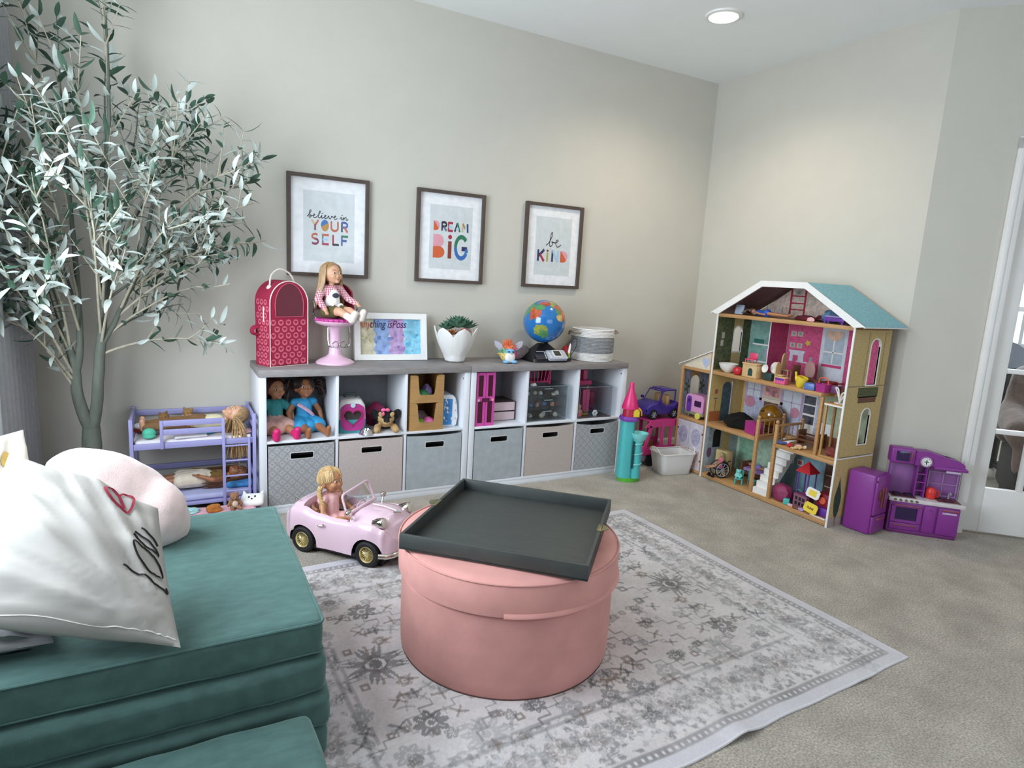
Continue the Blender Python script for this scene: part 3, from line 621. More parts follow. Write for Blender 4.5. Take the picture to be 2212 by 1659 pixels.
# ================================================================ pillows on the couch
def pillow(name,label,cor,th,m,seed=1,wr=1.,n=44,power=.55,group=None,sag=None):
    """cor = four corners of the seam; th = half thickness"""
    B,Cc,C2,B2=[V(c) for c in cor]; nrm=((Cc-B).cross(B2-B)).normalized()
    def S_(u,v,s):
        p=B*(1-u)*(1-v)+Cc*u*(1-v)+C2*u*v+B2*(1-u)*v
        k=(max(0,(1-(2*u-1)**2))*max(0,(1-(2*v-1)**2)))**power
        pin=.05*((2*u-1)**2*(1-(2*v-1)**2)*(1 if u>.5 else -1)); c=(B+Cc+C2+B2)/4
        pu=(Cc-B)*(-.012*(1-(2*v-1)**2)*(2*u-1)**3)+(B2-B)*(-.012*(1-(2*u-1)**2)*(2*v-1)**3)
        rr=hypot(u,v); an=atan2(v,u+1e-6); w=wr*(.010*noise.noise(V((u*3+seed,v*7,s)))+.011*noise.noise(V((rr*2.2+seed,an*9,s*2)))*min(1,rr*2.5)+.004*noise.noise(V((rr*4,an*24,seed))))*min(1,k*3)
        q=p+pu+nrm*s*(th*k+w)
        return q if sag is None else sag(q,u,v,s)
    mb=MB(); mb.grid(n,n,lambda u,v: S_(u,v,1),m); mb.grid(n,n,lambda u,v: S_(u,v,-1),m,flip=True)
    bmesh.ops.remove_doubles(mb.bm,verts=mb.bm.verts,dist=1e-5); bmesh.ops.recalc_face_normals(mb.bm,faces=mb.bm.faces)
    o=mb.build(name,None,m,sharp=80); return o,S_,nrm
M_canv=mat('white_canvas','#aeaaa5',.9,var=.02,scale=20,bump=.05,bscale=700)
def keep_up(q,u,v,s): 
    q.z=max(q.z,.404+.004*s); return q
o,S_,nr=pillow('throw_pillow','white cotton throw pillow with a red heart and black handwritten word on it',((-.375,-1.79,.42),(-.80,-1.70,.53),(-.712,-1.45,.80),(-.415,-1.47,.635)),.10,M_canv,seed=3.3,wr=1.3,sag=keep_up)
tag(o,'white cotton throw pillow with a red heart and black handwritten word on it','pillow')
def surf_ribbon(mb,pts,wd,m,s=1,off=.0048):
    P3=[S_(p.x,p.y,s) for p in spline([(a,b_,0) for a,b_ in pts],8)]; c=(S_(.5,.5,1)+S_(.5,.5,-1))/2; L_=[];R_=[]
    for i,p in enumerate(P3):
        t_=(P3[min(i+1,len(P3)-1)]-P3[max(i-1,0)]).normalized(); k=(nr*s); x=t_.cross(k).normalized(); L_.append(p+x*wd/2+k*off); R_.append(p-x*wd/2+k*off)
    n=len(P3); mb.raw(L_+R_,[(i,i+1,n+i+1,n+i) for i in range(n-1)],m)
SGN=1 if nr.z>0 else -1
M_ikb=mat('black_print','#1c1a1b',.9); M_ikr=mat('red_print','#8c2338',.9)
mb=MB()
for st in ([(.26,.36),(.15,.33),(.035,.29),(.03,.335)],[(.20,.46),(.16,.40),(.06,.375),(.045,.43),(.12,.50),(.20,.50),(.20,.46)],[(.20,.58),(.13,.53),(.05,.52)],[(.19,.62),(.10,.58),(.05,.53)],[(.15,.66),(.08,.63),(.05,.60)]): surf_ribbon(mb,st,.0045,M_ikb,SGN)
mb.build('printed_word',o,label='black handwritten word')
mb=MB()
for st in ([(.235,.745),(.33,.80),(.375,.865),(.33,.905),(.285,.875)],[(.285,.875),(.25,.91),(.19,.90),(.20,.82),(.235,.745)],[(.25,.79),(.285,.875)]): surf_ribbon(mb,st,.006,M_ikr,SGN)
mb.build('printed_heart',o,label='dark red heart outline')
mb=MB(); surf_ribbon(mb,[(.02+.96*i/12,.035+.008*sin(i)) for i in range(13)],.003,mat('seam_thread','#cfcbc4',.9),SGN,.0012); mb.build('seam',o)
M_plush=mat('pink_plush','#e8cfcc',.95,var=.05,scale=30,bump=.3,bscale=380,sheen=.6)
pk=fused([('e',(-.515,-1.13,.545),(.235,.10,.125),Euler((R(-18),R(42),R(18)))),('e',(-.60,-1.12,.60),(.10,.09,.105)),('e',(-.44,-1.14,.50),(.10,.095,.11))],.012,6,M_plush,'plush_cushion')
for v in pk.data.vertices: v.co.z=max(v.co.z,.404); v.co+=v.normal*.003*noise.noise(v.co*22)
tag(pk,'pale pink fluffy cushion slumped behind the white pillow','cushion')
M_ivy=mat('ivory_print','#e9e6da',.9,bump=.1,bscale=300)
o2,S2,n2_=pillow('throw_pillow','ivory pillow with yellow patches at the left edge behind the white pillow',((-.985,-1.30,.43),(-.72,-1.02,.43),(-.765,-.97,.745),(-.985,-1.25,.745)),.05,M_ivy,seed=8)
tag(o2,'ivory pillow with yellow patches at the left edge behind the white pillow','pillow')
M_yel=mat('yellow_print','#d9bd6a',.9)
for (u0,v0,r) in ((.75,.80,.07),(.62,.55,.08),(.88,.60,.06),(.45,.75,.07)):
    for s in (1,-1):
        mb=MB(); k=[S2(u0+r*cos(a)*.8,v0+r*sin(a),s)+n2_*s*.0025 for a in [2*pi*i/14 for i in range(14)]]; mb.raw(k,[tuple(range(14))],M_yel); mb.build('patch_print',o2)
M_gry=mat('grey_print','#7b7c7e',.9,bump=.1,bscale=300)
o3,S3,n3_=pillow('throw_pillow','grey pillow with dark leaf print lying flat under the white pillow',((-.615,-1.70,.44),(-.98,-1.68,.44),(-.97,-1.40,.44),(-.66,-1.42,.44)),.034,M_gry,seed=5,wr=.5)
tag(o3,'grey pillow with dark leaf print lying flat under the white pillow','pillow')
mb=MB(); M_lf=mat('leaf_print','#27332f',.9)
for i,(u0,v0,a,l) in enumerate(((.06,.10,.5,.2),(.10,.05,.15,.22),(.22,.3,-.2,.16),(.45,.2,.5,.2),(.4,.4,1.3,.2),(.6,.3,.2,.2),(.7,.5,.8,.2),(.3,.55,.1,.2))):
    for s in (1,-1):
        k=[]
        for j in range(12):
            t_=j/11; ww=.028*sin(pi*t_)
            k.append((u0+l*t_*cos(a)-ww*sin(a),v0+l*t_*sin(a)+ww*cos(a)))
        for j in range(10,0,-1):
            t_=j/11; ww=.028*sin(pi*t_); k.append((u0+l*t_*cos(a)+ww*sin(a),v0+l*t_*sin(a)-ww*cos(a)))
        mb.raw([S3(min(.97,max(.03,u)),min(.97,max(.03,v)),s)+n3_*s*.006 for u,v in k],[tuple(range(len(k)))],M_lf)
mb.build('leaf_print',o3)
# ================================================================ artificial olive tree
M_bark=mat('olive_bark','#5d6259',.85,var=.22,scale=30,stretch=(1,1,.25),bump=.5,bscale=40)
M_twig=mat('olive_twig','#a09a88',.8,var=.12,scale=40)
def leafmat():
    m=mat('olive_leaf','#3d5848',.45,var=.18,scale=18,spec=.45); nt=m.node_tree; b=nt.nodes['Principled BSDF']
    cr=[n for n in nt.nodes if n.type=='VALTORGB'][0]; g=nt.nodes.new('ShaderNodeNewGeometry'); mx=nt.nodes.new('ShaderNodeMix'); mx.data_type='RGBA'
    nt.links.new(g.outputs['Backfacing'],mx.inputs[0]); nt.links.new(cr.outputs['Color'],mx.inputs[6]); mx.inputs[7].default_value=lin('#b8c2bb'); nt.links.new(mx.outputs[2],b.inputs['Base Color']); return m
M_leaf=leafmat()
rng=random.Random(12)
tree=thing('olive_tree','tall artificial olive tree with slim green and silvery leaves in the left corner','tree',(-.70,-.02,0))
O=V((-.70,-.02,0))
MB().lathe([(.10,.0),(.112,.01),(.135,.21),(.14,.22),(.13,.22),(.12,.195),(.01,.195)],40,mat('dark_planter','#4a4745',.7,var=.1)).build('pot',tree)
MB().lathe([(.118,.19),(.1,.203),(.05,.207),(.001,.208)],24,mat('moss','#5d5a3f',.95,var=.3,scale=60,bump=1,bscale=90)).build('moss',tree)
stems={'base':[(-.70,-.02,.19),(-.697,-.02,.35),(-.692,-.02,.43),(-.690,-.02,.52)],
 'L':[(-.690,-.02,.50),(-.715,-.025,.58),(-.733,-.03,.68),(-.735,-.03,.78),(-.76,-.04,.92),(-.79,-.05,1.08),(-.82,-.07,1.3),(-.85,-.08,1.55)],
 'L2':[(-.735,-.03,.76),(-.715,-.03,.86),(-.71,-.02,1.0),(-.712,.0,1.2),(-.72,.0,1.45),(-.74,.02,1.75)],
 'R':[(-.690,-.02,.50),(-.668,-.02,.60),(-.655,-.02,.72),(-.64,-.02,.87),(-.622,-.02,1.05),(-.605,-.01,1.3),(-.585,0,1.6),(-.565,0,1.9),(-.56,.0,2.24)],
 'R2':[(-.638,-.02,.88),(-.575,-.03,1.0),(-.50,-.04,1.17),(-.455,-.05,1.33),(-.42,-.06,1.5)],
 'R3':[(-.63,-.02,.98),(-.60,.03,1.15),(-.55,.07,1.35),(-.50,.1,1.6)]}
rad={'base':[.036,.036,.039,.034],'L':[.026,.024,.022,.020,.013,.011,.009,.006],'L2':[.018,.015,.012,.010,.008,.005],'R':[.026,.024,.022,.021,.015,.013,.010,.007,.003],'R2':[.013,.011,.010,.008,.006],'R3':[.012,.010,.008,.005]}
for k,pts in stems.items():
    sp=spline(pts,5); rr=[rad[k][min(int(i/5),len(rad[k])-1)]*(1-(i%5)/5)+rad[k][min(int(i/5)+1,len(rad[k])-1)]*((i%5)/5) for i in range(len(sp))]
    sp=[p-O+V((.003*noise.noise(p*14),.003*noise.noise(p*14+V((5,0,0))),0)) for p in sp]; mb=MB(); mb.tube(sp,rr,12,M_bark)
    if k=='base':
        mb.ell((-.697-O.x-.034,0,.40),(.012,.016,.016),M_bark); mb.ell((.036,0,.49),(.01,.014,.012),M_bark)
    stems[k]=[p+O for p in sp]; mb.build('trunk' if k=='base' else 'stem',tree)
# branch tips: (x, y, z) and the stem each grows from with its start fraction
tips=[((-.85,.0,2.28),'L2',.75),((-.74,.05,2.20),'L2',.6),((-.57,.0,2.33),'R',.9),((-.58,.1,2.1),'R',.7),((-.30,-.05,1.98),'R',.55),((-.18,.02,1.97),'R3',.6),((-.32,.12,1.75),'R3',.4),((-.0,.0,1.74),'R2',.75),((.0,.02,1.66),'R2',.55),
 ((-.02,-.05,1.54),'R2',.45),((-.12,-.12,1.47),'R2',.35),((-.13,.1,1.32),'R3',.2),((-.16,-.08,1.28),'R2',.25),((-.20,-.02,1.16),'R2',.1),((-.32,.05,1.06),'R',.42),((-.16,.0,.885),'R',.36),((-.97,-.08,1.95),'L',.7),((-.95,-.18,1.72),'L',.6),
 ((-.96,-.25,1.42),'L',.5),((-.97,-.12,1.2),'L',.42),((-.95,-.22,1.05),'L',.36),((-.90,-.1,.98),'L',.3),((-.83,-.22,1.9),'L2',.5),((-.70,-.2,1.85),'R',.5),((-.55,-.25,1.75),'R',.48),((-.42,-.24,1.65),'R2',.5),((-.33,-.22,1.45),'R2',.3),((-.80,-.3,1.55),'L',.5),
 ((-.62,-.32,1.5),'R',.4),((-.88,.1,1.6),'L2',.4),((-.45,.15,1.95),'R3',.7),((-.68,-.1,2.05),'R',.6),((-.92,-.28,1.2),'L',.38),((-.75,-.3,1.25),'L2',.35),((-.28,-.02,1.82),'R2',.8),((-.05,-.1,1.36),'R2',.4),((-.52,-.28,1.3),'R',.38)]
NL=0
def leaf(mb,p,d,up,L,wd,curl):
    d=d.normalized(); s=d.cross(up)
    if s.length<1e-3: s=d.orthogonal()
    s.normalize(); n=s.cross(d).normalized(); vs=[]
    prof=((0,.12),(.18,.75),(.42,1),(.7,.8),(.9,.4),(1,.04))
    for t,k in prof:
        c=p+d*(L*(t-.1*curl*t*t))-n*(L*curl*t*t*.55)
        vs+= [c-s*(wd*k)+n*(wd*.25*k),c-n*.0,c+s*(wd*k)+n*(wd*.25*k)]
    fs=[]
    for j in range(len(prof)-1):
        a=j*3; fs+=[(a,a+3,a+4,a+1),(a+1,a+4,a+5,a+2)]
    mb.raw(vs,fs,M_leaf)
def inside(p): return V((max(p.x,-.935),min(p.y,.325),p.z))
def leaves_along(mb,pts,t0,step,rng):
    global NL
    acc=0; nxt=0
    tot=sum((pts[i+1]-pts[i]).length for i in range(len(pts)-1))
    for i in range(len(pts)-1):
        l=(pts[i+1]-pts[i]).length
        while nxt<=acc+l:
            f=nxt/tot
            if f>=t0:
                p=pts[i]+(pts[i+1]-pts[i])*((nxt-acc)/l if l else 0); t=(pts[i+1]-pts[i]).normalized(); ax=t.orthogonal().normalized(); a0=rng.uniform(0,6.28)
                for k in (0,1):
                    if rng.random()<.10: continue
                    q=Matrix.Rotation(a0+pi*k+rng.uniform(-.3,.3),3,t)@ax; d=(t*rng.uniform(.35,.9)+q).normalized(); up=(t*.8+V((0,0,.5))-q*.35)
                    if rng.random()<.30: up=-up
                    L=rng.uniform(.060,.096); e=inside(p+d*L); d=(e-p)
                    leaf(mb,p,d,up,L,L*rng.uniform(.115,.15),rng.uniform(.1,.9)); NL+=1
            nxt+=step
        acc+=l
for tip,st,fr in tips:
    S0=stems[st]; a=S0[min(len(S0)-1,int(fr*(len(S0)-1)))]; b=V(tip); d=b-a; mid=a+d*.5+V((0,0,.10*d.length+ .12*abs(d.x)))*(.9 if b.z>a.z else 1.4)
    n=14; pts=[]
    for i in range(n+1):
        t=i/n; p=a*(1-t)**2+mid*2*t*(1-t)+b*t*t; p+=V((.012*noise.noise(p*6),.012*noise.noise(p*6+V((9,0,0))),.01*noise.noise(p*6+V((0,9,0)))))*(t if t<.95 else .9); pts.append(inside(p))
    bb=MB(); lm=MB(); ln=d.length
    bb.tube([p-O for p in pts],[.0062*(1-.75*i/n) for i in range(n+1)],7,M_twig if b.y<.05 else M_bark)
    leaves_along(lm,pts,.42 if ln>.5 else .25,.05,rng)
    for k in range(int(3+ln*(2.8 if b.z>1.9 else 5.2 if b.z>1.25 else 3.4))):
        f=rng.uniform(.30,.9); i=int(f*n); p=pts[i]; t=(pts[min(i+1,n)]-pts[i-1]).normalized(); q=Matrix.Rotation(rng.uniform(0,6.28),3,t)@t.orthogonal().normalized()
        dd=(t*.8+q*.75+V((0,0,.25))).normalized(); l=rng.uniform(.13,.27)*(1.15-f*.5); tw=[inside(p+dd*(l*j/6)+V((0,0,.04*(j/6)**2))+q*.02*(j/6)**2) for j in range(7)]
        bb.tube([x-O for x in tw],[.0032*(1-.6*j/6) for j in range(7)],5,M_twig); leaves_along(lm,tw,.2,.042,rng)
    br=bb.build('branch',tree)
    lm.T=Matrix()
    for v in lm.bm.verts: v.co-=O
    lm.bm.normal_update(); me=bpy.data.meshes.new('leaves'); lm.bm.to_mesh(me); lm.bm.free(); me.materials.append(M_leaf); me.polygons.foreach_set('use_smooth',[True]*len(me.polygons)); link('leaves',me,br)
# ================================================================ dollhouse
# house frame: x to the right along its front, y into its depth, z up
TH=Matrix.Translation((2.79,-.26,0))@Matrix.Rotation(R(-90),4,'Z')
def hw_(x,y,z): return TH@V((x,y,z))
def hthing(name,label,cat,x,y,z,rz=0,group=None,rot=None): 
    t=thing(name,label,cat,hw_(x,y,z),R(-90)+rz,group)
    if rot: t.rotation_euler=(TH.to_3x3()@Euler(rot).to_matrix()).to_euler()
    return t
M_wood=mat('birch_wood','#b98d5c',.5,var=.12,scale=16,stretch=(1,6,6)); M_woodd=mat('brown_floor_print','#8a5238',.5,var=.2,scale=20,stretch=(1,8,1))
M_wh=mat('white_paint','#ecebe8',.4,var=.02); M_rw=mat('blue_shingle','#78abb8',.6,var=.14,scale=60,stretch=(1,1,2.2))
M_brick=mat('yellow_siding','#c0a873',.7,var=.14,scale=45,stretch=(1,1,4)); M_purpc=mat('plum_ceiling','#7d5a60',.6,var=.08)
def pm(n,h,var=.08,scale=40,rough=.6): return mat('print_'+n,h,rough,var=var,scale=scale)
HW,HD=.955,.33
BK_=mat('black_card','#0c0b0c',.9)
house=hthing('dollhouse','tall wooden dollhouse with blue shingle roof full of toy furniture','dollhouse',0,0,0)
def arch(cx,z0,z1,w,n=10): r=w/2; return [(cx-r,z0),(cx+r,z0)]+[(cx+r*cos(R(180*i/n)),z1-r+r*sin(R(180*i/n))) for i in range(n+1)]
def wall_holes(mb,x0,x1,y0,y1,z0,z1,holes,m):
    """side wall (thin in x) with arched windows: holes=(yc,zb,zt,w), built as vertical strips"""
    cuts=sorted({y0,y1}|{c for yc,zb,zt,w in holes for c in [yc+w/2*cos(R(a)) for a in range(0,181,15)]})
    for a,b in zip(cuts,cuts[1:]):
        mid=(a+b)/2; spans=[]
        for yc,zb,zt,w in holes:
            if abs(mid-yc)<w/2: spans.append((zb,lambda y,yc=yc,zt=zt,w=w: zt-w/2+sqrt(max(0,(w/2)**2-(y-yc)**2))))
        spans.sort(key=lambda s:s[0]); lo=(z0,z0)
        for zb,f in spans+[(z1,None)]:
            for x in (x0,x1): mb.raw([(x,a,lo[0]),(x,b,lo[1]),(x,b,zb),(x,a,zb)],[(0,1,2,3)],m)
            if f: lo=(f(a),f(b))
    for x in (x0,x1): pass
    bmesh.ops.remove_doubles(mb.bm,verts=mb.bm.verts,dist=1e-5)
    bd=[e for e in mb.bm.edges if e.is_boundary and abs(e.verts[0].co.x-x0)<1e-4 and abs(e.verts[1].co.x-x0)<1e-4]
    for e in bd:
        v0,v1=e.verts; f=[min((v for v in mb.bm.verts if abs(v.co.x-x1)<1e-4),key=lambda q:(q.co-(v.co+V((x1-x0,0,0)))).length) for v in (v0,v1)]
        try: mb.bm.faces.new((v0,v1,f[1],f[0])).material_index=mb.mi(m)
        except ValueError: pass
# side walls
mb=MB(); wall_holes(mb,0,.008,.0,HD,0,1.10,[(.20,.86,1.03,.075)],M_brick)
for z0,z1,m in ((.74,1.09,pm('green_floral','#51573a',.5,60)),(.385,.70,pm('pale_yellow','#c3a866')),(.03,.345,pm('blue_grey','#a3adb2',.15))):
    for y0,y1 in ((.004,.155),(.243,HD-.012)): mb.rect('x',.008,y0,z0,y1,z1,m)
mb.rect('x',.0088,.05,.95,.075,.99,pm('photo','#b9b3a4')); mb.rect('x',.0088,.045,.90,.07,.94,pm('photo','#b9b3a4'))
mb.rect('x',.0088,.012,.385,.112,.455,pm('orange_cabinet','#a15c33')); mb.rect('x',.0088,.055,.455,.06,.54,pm('lamp_red','#a4524a')); mb.rect('x',.0088,.04,.54,.075,.546,pm('shelf_dark','#4b4d57',.5,40)); mb.rect('x',.0088,.045,.575,.07,.605,pm('lamp_red','#a4524a'))
mb.prism([(y,z) for y,z in arch(.155,.385,.655,.085)],'x',.008,.0092,pm('slate_door','#3f565c',.3)); mb.box((.008,.198,.385),(.0105,.203,.655),M_wh); mb.rect('x',.0088,.03,.20,.13,.345,pm('hall_print','#8f999e',.3),.0008); mb.prism([(y,z) for y,z in arch(.11,.20,.33,.07)],'x',.009,.0102,BK_)
mb.prism([(.05+.022*cos(a),.17+.04*sin(a)) for a in [2*pi*i/14 for i in range(14)]],'x',.0088,.0094,pm('plum_art','#6b4a72'))
mb.build('left_wall',house)
MB().box((-.0012,-.004,0),(.0095,0,1.115),M_wh).build('edge_trim',house)
mb=MB(); wall_holes(mb,HW-.008,HW,.0,HD,0,1.10,[(.20,.80,1.05,.082),(.20,.465,.665,.075)],M_brick)
mb.rect('x',HW,.004,.388,HD-.004,.396,M_wh); mb.rect('x',HW,.02,.395,HD-.02,.402,pm('mortar','#8f8164'))
mb.rect('x',HW,.11,.700,.27,.735,pm('planter','#6d4632')); mb.rect('x',HW,.10,.73,.28,.785,pm('planter_green','#4c5433',.5,90)); mb.rect('x',HW,.0,.79,HD,.797,pm('mortar','#8f8164'))
for y in (.13,.275): mb.rect('x',HW+.0005,y,.80,y+.004,1.09,pm('mortar','#8f8164'))
mb.rect('x',HW,.0,.0,HD,.055,pm('stone','#a79a92',.2))
tree_=[( .06+.03*cos(a)*(1 if sin(a)<0 else 1-sin(a)),.17+.12*sin(a)) for a in [2*pi*i/24 for i in range(24)]]; mb.prism(tree_,'x',HW,HW+.0006,pm('topiary','#2c4634',.3,80)); mb.rect('x',HW+.0004,.057,.01,.063,.06,pm('planter','#6d4632'))
mb.build('right_wall',house)
for cy,z0,z1,w in ((.20,.80,1.05,.082),(.20,.465,.665,.075)):
    fm=MB(); fm.ringprism(arch(cy,z0-.006,z1+.006,w+.012),arch(cy,z0,z1,w),'x',HW-.009,HW+.003,M_wh); fm.build('window_frame',house)
fm=MB(); fm.ringprism(arch(.20,.854,1.036,.087),arch(.20,.86,1.03,.075),'x',-.002,.0100,M_wh); fm.build('window_frame',house)
MB().box((HW-.0095,-.004,0),(HW+.0015,0,1.115),M_wh).build('edge_trim',house)
# back wall with printed rooms
by=HD-.012
mb=MB(); mb.box((.008,by,0),(HW-.008,HD,1.10),M_wood)
mb.prism([(.008,1.10),(HW-.008,1.10),(.63,1.318),(.33,1.318)],'y',by,HD,pm('attic_floral','#d3bdb0',.25,50))
def bp_(x0,z0,x1,z1,m,k=1): mb.box((x0,by-.0008*k,z0),(x1,by,z1),m)
bp_(.010,.735,.31,1.095,pm('teal_wall','#7fa89f',.2,30)); bp_(.31,.735,HW-.01,1.095,pm('pink_damask','#c44f7c',.25,90))
bp_(.04,.915,.20,.925,M_wh,2); bp_(.05,.925,.13,.955,pm('teal_dark','#2f6f66'),2); bp_(.20,.80,.21,1.0,M_wh,2); bp_(.15,.83,.20,.9,pm('lilac','#b6a0c0'),2); bp_(.05,.80,.2,.81,M_wh,2)
bp_(.548,.735,.715,1.085,pm('window_print','#cfd3de'),2); bp_(.57,.865,.695,1.06,pm('window_sky','#aebcc9',.1),3)
mb.prism([(.58,1.06),(.685,1.06),(.68,1.03),(.655,1.005),(.61,1.005),(.585,1.03)],'y',by-.0036,by-.0026,pm('shade','#d8b9a0',.15)); bp_(.629,.865,.636,1.06,M_wh,4); bp_(.57,.93,.695,.937,M_wh,4); bp_(.567,.843,.697,.859,pm('pink_sill','#c83e70'),4)
mb.prism([(.326,.915),(.449,.918),(.437,.895),(.44,.845),(.40,.845),(.40,.885),(.362,.885),(.362,.845),(.337,.845),(.34,.895)],'y',by-.0022,by-.001,pm('mantel','#c8cdd8')); bp_(.39,.843,.522,.851,pm('mantel','#c8cdd8'),2); bp_(.49,.78,.503,.845,pm('mantel','#c8cdd8'),2); bp_(.48,.855,.50,.885,pm('vase_grey','#8e93a0'),2)
for x,z in ((.331,1.003),(.378,1.005),(.330,.931),(.381,.932)):
    bp_(x,z,x+.039,z+.031,pm('photo','#cfc9bd'),2); bp_(x+.011,z+.006,x+.028,z+.025,pm('photo_grey','#8f8f96',.3),3)
mb.prism([(.458+.024*cos(R(36*i))*(1 if i%2 else .6),.97+.02*sin(R(36*i))*(1 if i%2 else .6)) for i in range(10)],'y',by-.0022,by-.001,pm('gold_art','#cbb04e'))
bp_(.010,.378,HW-.01,.712,pm('blue_damask','#b9bed6',.2,70)); bp_(.008,.378,.028,.712,pm('pale_yellow','#c3a866'),2)
for x0,z0,x1,z1 in ((.045,.565,.15,.66),(.335,.51,.466,.65)):
    bp_(x0,z0,x1,z1,pm('pale_window','#ccd4de'),2); bp_((x0+x1)/2-.003,z0,(x0+x1)/2+.003,z1,pm('lilac','#b6a0c0'),3); bp_(x0,(z0+z1)/2-.003,x1,(z0+z1)/2+.003,pm('lilac','#b6a0c0'),3); bp_(x0-.02,z0-.03,x0,z1,pm('lilac','#b6a0c0'),3); bp_(x1,z0-.03,x1+.02,z1,pm('lilac','#b6a0c0'),3)
bp_(.165,.57,.325,.685,pm('frame_tan','#cbb9a4'),2); bp_(.19,.59,.30,.67,pm('abstract_pink','#c98f96',.55,30),3); bp_(.15,.55,.34,.567,pm('cream','#dccfb8'),3); bp_(.19,.40,.30,.55,pm('hearth','#6b4c40',.3),2)
mb.prism([(.035+.04+.045*cos(a),.525+.04*sin(a)) for a in [2*pi*i/14 for i in range(14)]],'y',by-.0022,by-.001,pm('armchair_pink','#c48aa0')); mb.prism([(.43+.035*cos(a),.52+.035*sin(a)) for a in [2*pi*i/14 for i in range(14)]],'y',by-.0032,by-.002,pm('armchair_pink','#c48aa0'))
bp_(.48,.40,.575,.66,M_wh,2)
for z in (.47,.535,.595): bp_(.488,z,.568,z+.052,pm('shelf_dark','#4b4d57',.5,40),3)
bp_(.59,.378,HW-.012,.70,pm('green_curtain','#a9b598',.15),2); bp_(.60,.378,HW-.012,.43,pm('floor_print','#8a5238',.25,20),3); bp_(.62,.43,.69,.50,M_wh,3)
bp_(.010,.03,.30,.352,pm('mint','#a9c3ac',.2,40)); bp_(.03,.12,.16,.345,pm('mint_stripe','#86b096',.3,30),2); bp_(.30,.03,HW-.01,.352,pm('sky_wall','#86aab9',.12)); bp_(.69,.03,HW-.01,.352,pm('brown_case','#5c3d33',.3),2)
for z in (.12,.19,.26): bp_(.70,z,.77,z+.006,pm('frame_tan','#cbb9a4'),3)
for x in (.43,.496): bp_(x,.196,x+.042,.236,M_wh,2); bp_(x+.008,.204,x+.034,.228,pm('coral','#c45a66'),3)
bp_(.290,1.12,.303,1.295,pm('red_rail','#a4263f'),2); bp_(.392,1.12,.405,1.295,pm('red_rail','#a4263f'),2)
for z in (1.165,1.205,1.25): bp_(.303,z,.392,z+.008,pm('red_rail','#a4263f'),2)
bp_(.32,1.258,.375,1.295,pm('photo','#cfc9bd'),2); bp_(.335,1.265,.36,1.288,pm('photo_grey','#8f8f96',.3),3); bp_(.412,1.20,.47,1.262,pm('photo','#cfc9bd'),2); bp_(.42,1.208,.462,1.254,pm('attic_floral','#d3bdb0',.25,50),3); bp_(.585,1.12,.65,1.20,M_wh,2)
for x in (.12,.18,.24): mb.box((x,by-.0016,1.12),(x+.004,by,1.18),pm('stem_blue','#8798ac'))
mb.build('back_wall',house)
# floors
def fl(x0,x1,z0,z1,y0=.002,y1=by,nm='floor_panel'): MB().box((x0,y0,z0),(x1,y1,z1),M_wood,.001).build(nm,house)
fl(.0095,HW-.0095,.004,.030); fl(.0095,.41,.355,.376); fl(.555,HW-.0095,.355,.376); fl(.41,.555,.355,.376,.275); fl(.0095,.81,.712,.733); fl(.81,HW-.0095,.712,.733,.12); fl(.0095,HW-.0095,1.094,1.116)
MB().box((.300,.150,.733),(.306,.1515,1.094),M_wh).box((.300,.1515,.733),(.3065,by,1.094),pm('pink_side','#b0406c',.15)).build('partition',house)
MB().box((.80,.012,.376),(.818,.03,.712),M_wood,.001).build('post',house)
# stair posts, rails and stair
def post(x,y,z1):
    mb=MB(); mb.box((x-.010,y-.010,.030),(x+.010,y+.010,z1-.012),M_wood,.002); mb.lathe([(.004,z1-.013),(.006,z1-.010),(.011,z1-.003),(.012,z1+.003),(.008,z1+.011),(.001,z1+.014)],16,M_wood,c=(x,y,0)); return mb.build('stair_post',house)
for x in (.415,.550):
    post(x,.012,.505)
    rl=MB(); rl.box((x-.006,.022,.478),(x+.006,.24,.492),M_wood,.002); rl.box((x-.005,.022,.385),(x+.005,.24,.394),M_wood,.001)
    rl.box((x-.008,.232,.376),(x+.008,.25,.50),M_wood,.002); rl.lathe([(.004,.50),(.010,.507),(.008,.517),(.001,.520)],14,M_wood,c=(x,.241,0)); r_=rl.build('railing',house)
    for i in range(4): MB().cyl((x,.065+.045*i,.394),(x,.065+.045*i,.478),.0032,seg=8,m=M_wood).build('baluster',r_)
mb=MB(); n=9
prof=[(.015,.030)]+[p for i in range(n) for p in ((.015+.255*i/n,.030+.330*(i+1)/n),(.015+.255*(i+1)/n,.030+.330*(i+1)/n))]+[(.27,.32),(.05,.030)]
mb.prism(prof,'x',.428,.537,M_wh); mb.build('staircase',house)
# elevator cabin
ev=MB(); ev.box((.826,.02,.672),(.94,.115,.684),M_wood,.001); ev.box((.826,.016,.672),(.94,.02,.68),M_wh); MB().box((.826,.02,.377),(.94,.115,.386),M_wood,.001).build('elevator_floor',house)
e=ev.build('elevator',house)
for x in (.835,.931):
    for y in (.028,.107): MB().box((x-.006,y-.006,.386),(x+.006,y+.006,.672),M_wood,.001).build('elevator_post',e)
MB().lathe([(.001,0),(.006,.002),(.009,.008),(.006,.014),(.001,.015)],14,M_wood).build('knob',e).matrix_local=Matrix.Translation((.931,.021,.535))@Matrix.Rotation(pi/2,4,'X')
